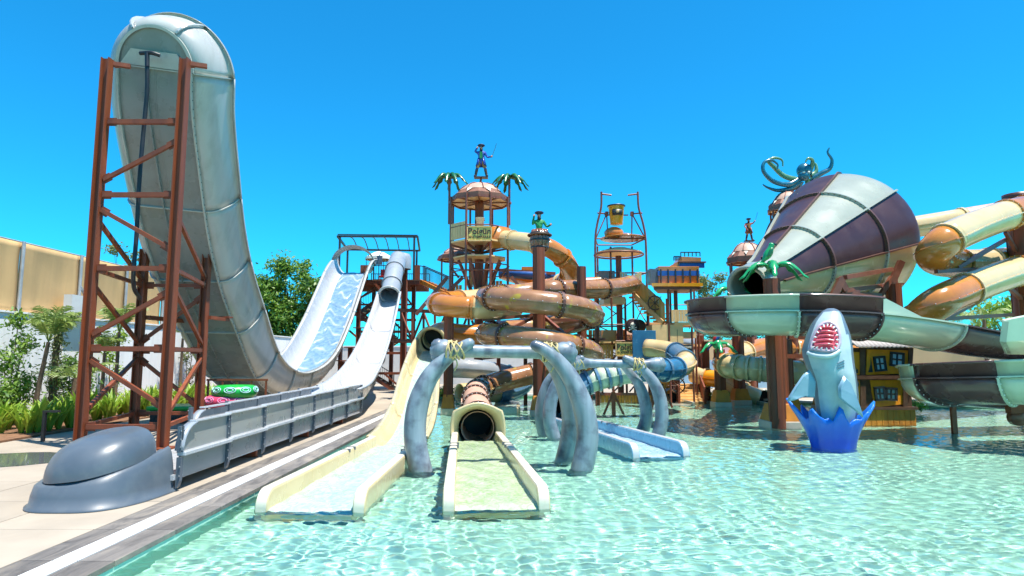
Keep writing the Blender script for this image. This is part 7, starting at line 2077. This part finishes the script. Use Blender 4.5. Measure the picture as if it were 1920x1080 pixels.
plastic_palm('glossy green moulded palm in front of the funnel mouth', P(1448, 502, 20.2), 1.05, 6, 'palm_plastic', .20, .1, 3, droop=.38)
column('short maroon post holding the moulded palm at the funnel mouth', P(1448, 560, 20.2).x, 20.2, P(1448, 523, 20.2).z, .24, base=False)
plastic_palm('bright green moulded palm on the slim column behind the trough', P(1345, 648, 28.0), .95, 6, 'palm_plastic', .24, .6, 4, droop=.35)
plastic_palm('green moulded palm half hidden left of the funnel mouth', P(1372, 545, 22.5), .85, 6, 'palm_plastic', .2, 1.0, 6, droop=.45)
def parrot(label, c, s, mt, wing):
    c = Vector(c); t = thing('parrot_statue', label, 'statue', c)
    m = MB(); m.tube(spline([c + Vector((-.42, 0, -.42)) * s, c + Vector((-.18, 0, -.12)) * s, c + Vector((.0, 0, .16)) * s, c + Vector((.10, 0, .42)) * s, c + Vector((.16, 0, .52)) * s], 4), [.03 * s, .05 * s, .07 * s, .10 * s, .14 * s, .17 * s, .18 * s, .18 * s, .17 * s, .15 * s, .13 * s, .12 * s, .12 * s, .13 * s, .12 * s, .10 * s, .05 * s], 10); m.build('body', mt, t)
    m = MB(); m.ball(c + Vector((-.03, -.14, .08)) * s, (.10 * s, .05 * s, .26 * s), 10, rot=Matrix.Rotation(R(30), 3, 'Y')); m.build('wing', wing, t)
    m = MB(); m.tube(spline([c + Vector((.22, 0, .50)) * s, c + Vector((.31, 0, .47)) * s, c + Vector((.31, 0, .38)) * s], 3), [.06 * s, .055 * s, .05 * s, .04 * s, .03 * s, .02 * s, .01 * s], 6); m.build('beak', 'frame_dark', t)
    m = MB(); m.tube(spline([c + Vector((-.15, 0, -.1)) * s, c + Vector((-.45, 0, -.45)) * s, c + Vector((-.66, 0, -.70)) * s], 3), [.10 * s, .09 * s, .07 * s, .05 * s, .04 * s, .03 * s, .01 * s], 6); m.build('tail', wing, t)
parrot('green parrot statue sitting on the palm before the funnel', P(1443, 478, 20.2), .72, 'palm_plastic', 'palm_plastic_dark')
parrot('red and blue parrot statue on the small palm behind the trough', P(1346, 635, 28.0), .75, 'red_plastic', 'blue_paint')

# ================================================================== service frame behind the spiral
sf_ = thing('service_frame', 'rust steel service frame behind the brown spiral', 'frame', P(1050, 750, 30))
for px, Y, py in ((935, 29.5, 600), (985, 30.5, 590), (1040, 30, 560), (1085, 30.5, 555), (1118, 30, 560), (1105, 28.6, 640)):
    a = P(px, py, Y); m = MB(); m.ibeam((a.x, Y, -.4), (a.x, Y, a.z), .18, .18, .025, up=(1, 0, 0)); m.build('post', 'rust_steel', sf_)
for px, py, px2, py2, Y in ((915, 593, 1130, 590, 30), (930, 640, 1135, 636, 30), (930, 700, 1140, 700, 30), (1040, 590, 1118, 640, 30), (1040, 640, 1118, 592, 30), (935, 640, 985, 596, 30), (985, 640, 1040, 700, 30.3), (1085, 700, 1118, 640, 30), (1000, 640, 1090, 612, 26), (1020, 750, 1110, 750, 27), (1040, 700, 1085, 745, 30), (1085, 640, 1140, 700, 30)):
    m = MB(); m.bar(P(px, py, Y), P(px2, py2, Y), .10); m.build('brace', 'rust_steel', sf_)
m = MB(); m.span(P(1060, 682, 30.2), P(1120, 655, 30.9)); m.build('cladding', 'plank_yellow', sf_)
m = MB(); m.span(P(1128, 640, 31.5), P(1150, 620, 32.2)); m.build('hopper', 'tube_orange', sf_)

# ================================================================== play deck between the bucket tower and the stairs
pd = thing('play_deck', 'ochre plank play deck with brown posts behind the blue tube', 'deck', P(1190, 750, 34))
for py, Y, x0p, x1p in ((700, 34, 1090, 1262), (646, 34.5, 1100, 1310), (606, 35, 1195, 1300)):
    a, b = P(x0p, py, Y), P(x1p, py, Y); m = MB(); m.span((a.x, Y - .8, a.z - .12), (b.x, Y + 1.0, a.z)); m.build('floor', 'soffit_cream', pd)
    m = MB(); m.bar((a.x, Y - .85, a.z - .2), (b.x, Y - .85, a.z - .2), .10, .16); m.build('edge_beam', 'maroon_steel', pd)
    if py != 606: plank_panel(pd, (a.x, Y - .8, 0), (a.x + (b.x - a.x) * .32, Y - .8, 0), a.z, a.z + .75, 'plank_yellow', .2)
    pipe_rail(pd, (a.x, Y - .8, a.z), (b.x, Y - .8, a.z), .95)
for px in (1094, 1128, 1172, 1215, 1250, 1308):
    a = P(px, 560 if px > 1150 else 640, 33.4); m = MB(); m.tube([(a.x, 33.4, -.3), (a.x, 33.4, a.z)], .06, 8); m.build('post', 'maroon_steel', pd)
for a, b in (((1128, 700), (1172, 646)), ((1172, 700), (1128, 646)), ((1215, 646), (1250, 606)), ((1215, 700), (1250, 646)), ((1250, 700), (1215, 646)), ((1120, 730), (1150, 705)), ((1180, 735), (1205, 705)), ((1150, 735), (1180, 705))):
    m = MB(); m.bar(P(*a, 33.4), P(*b, 33.4), .07); m.build('brace', 'maroon_steel', pd)
plank_panel(pd, P(1228, 740, 32.6), P(1258, 740, 32.6), -.1, P(1240, 706, 32.6).z, 'plank_yellow', .2)
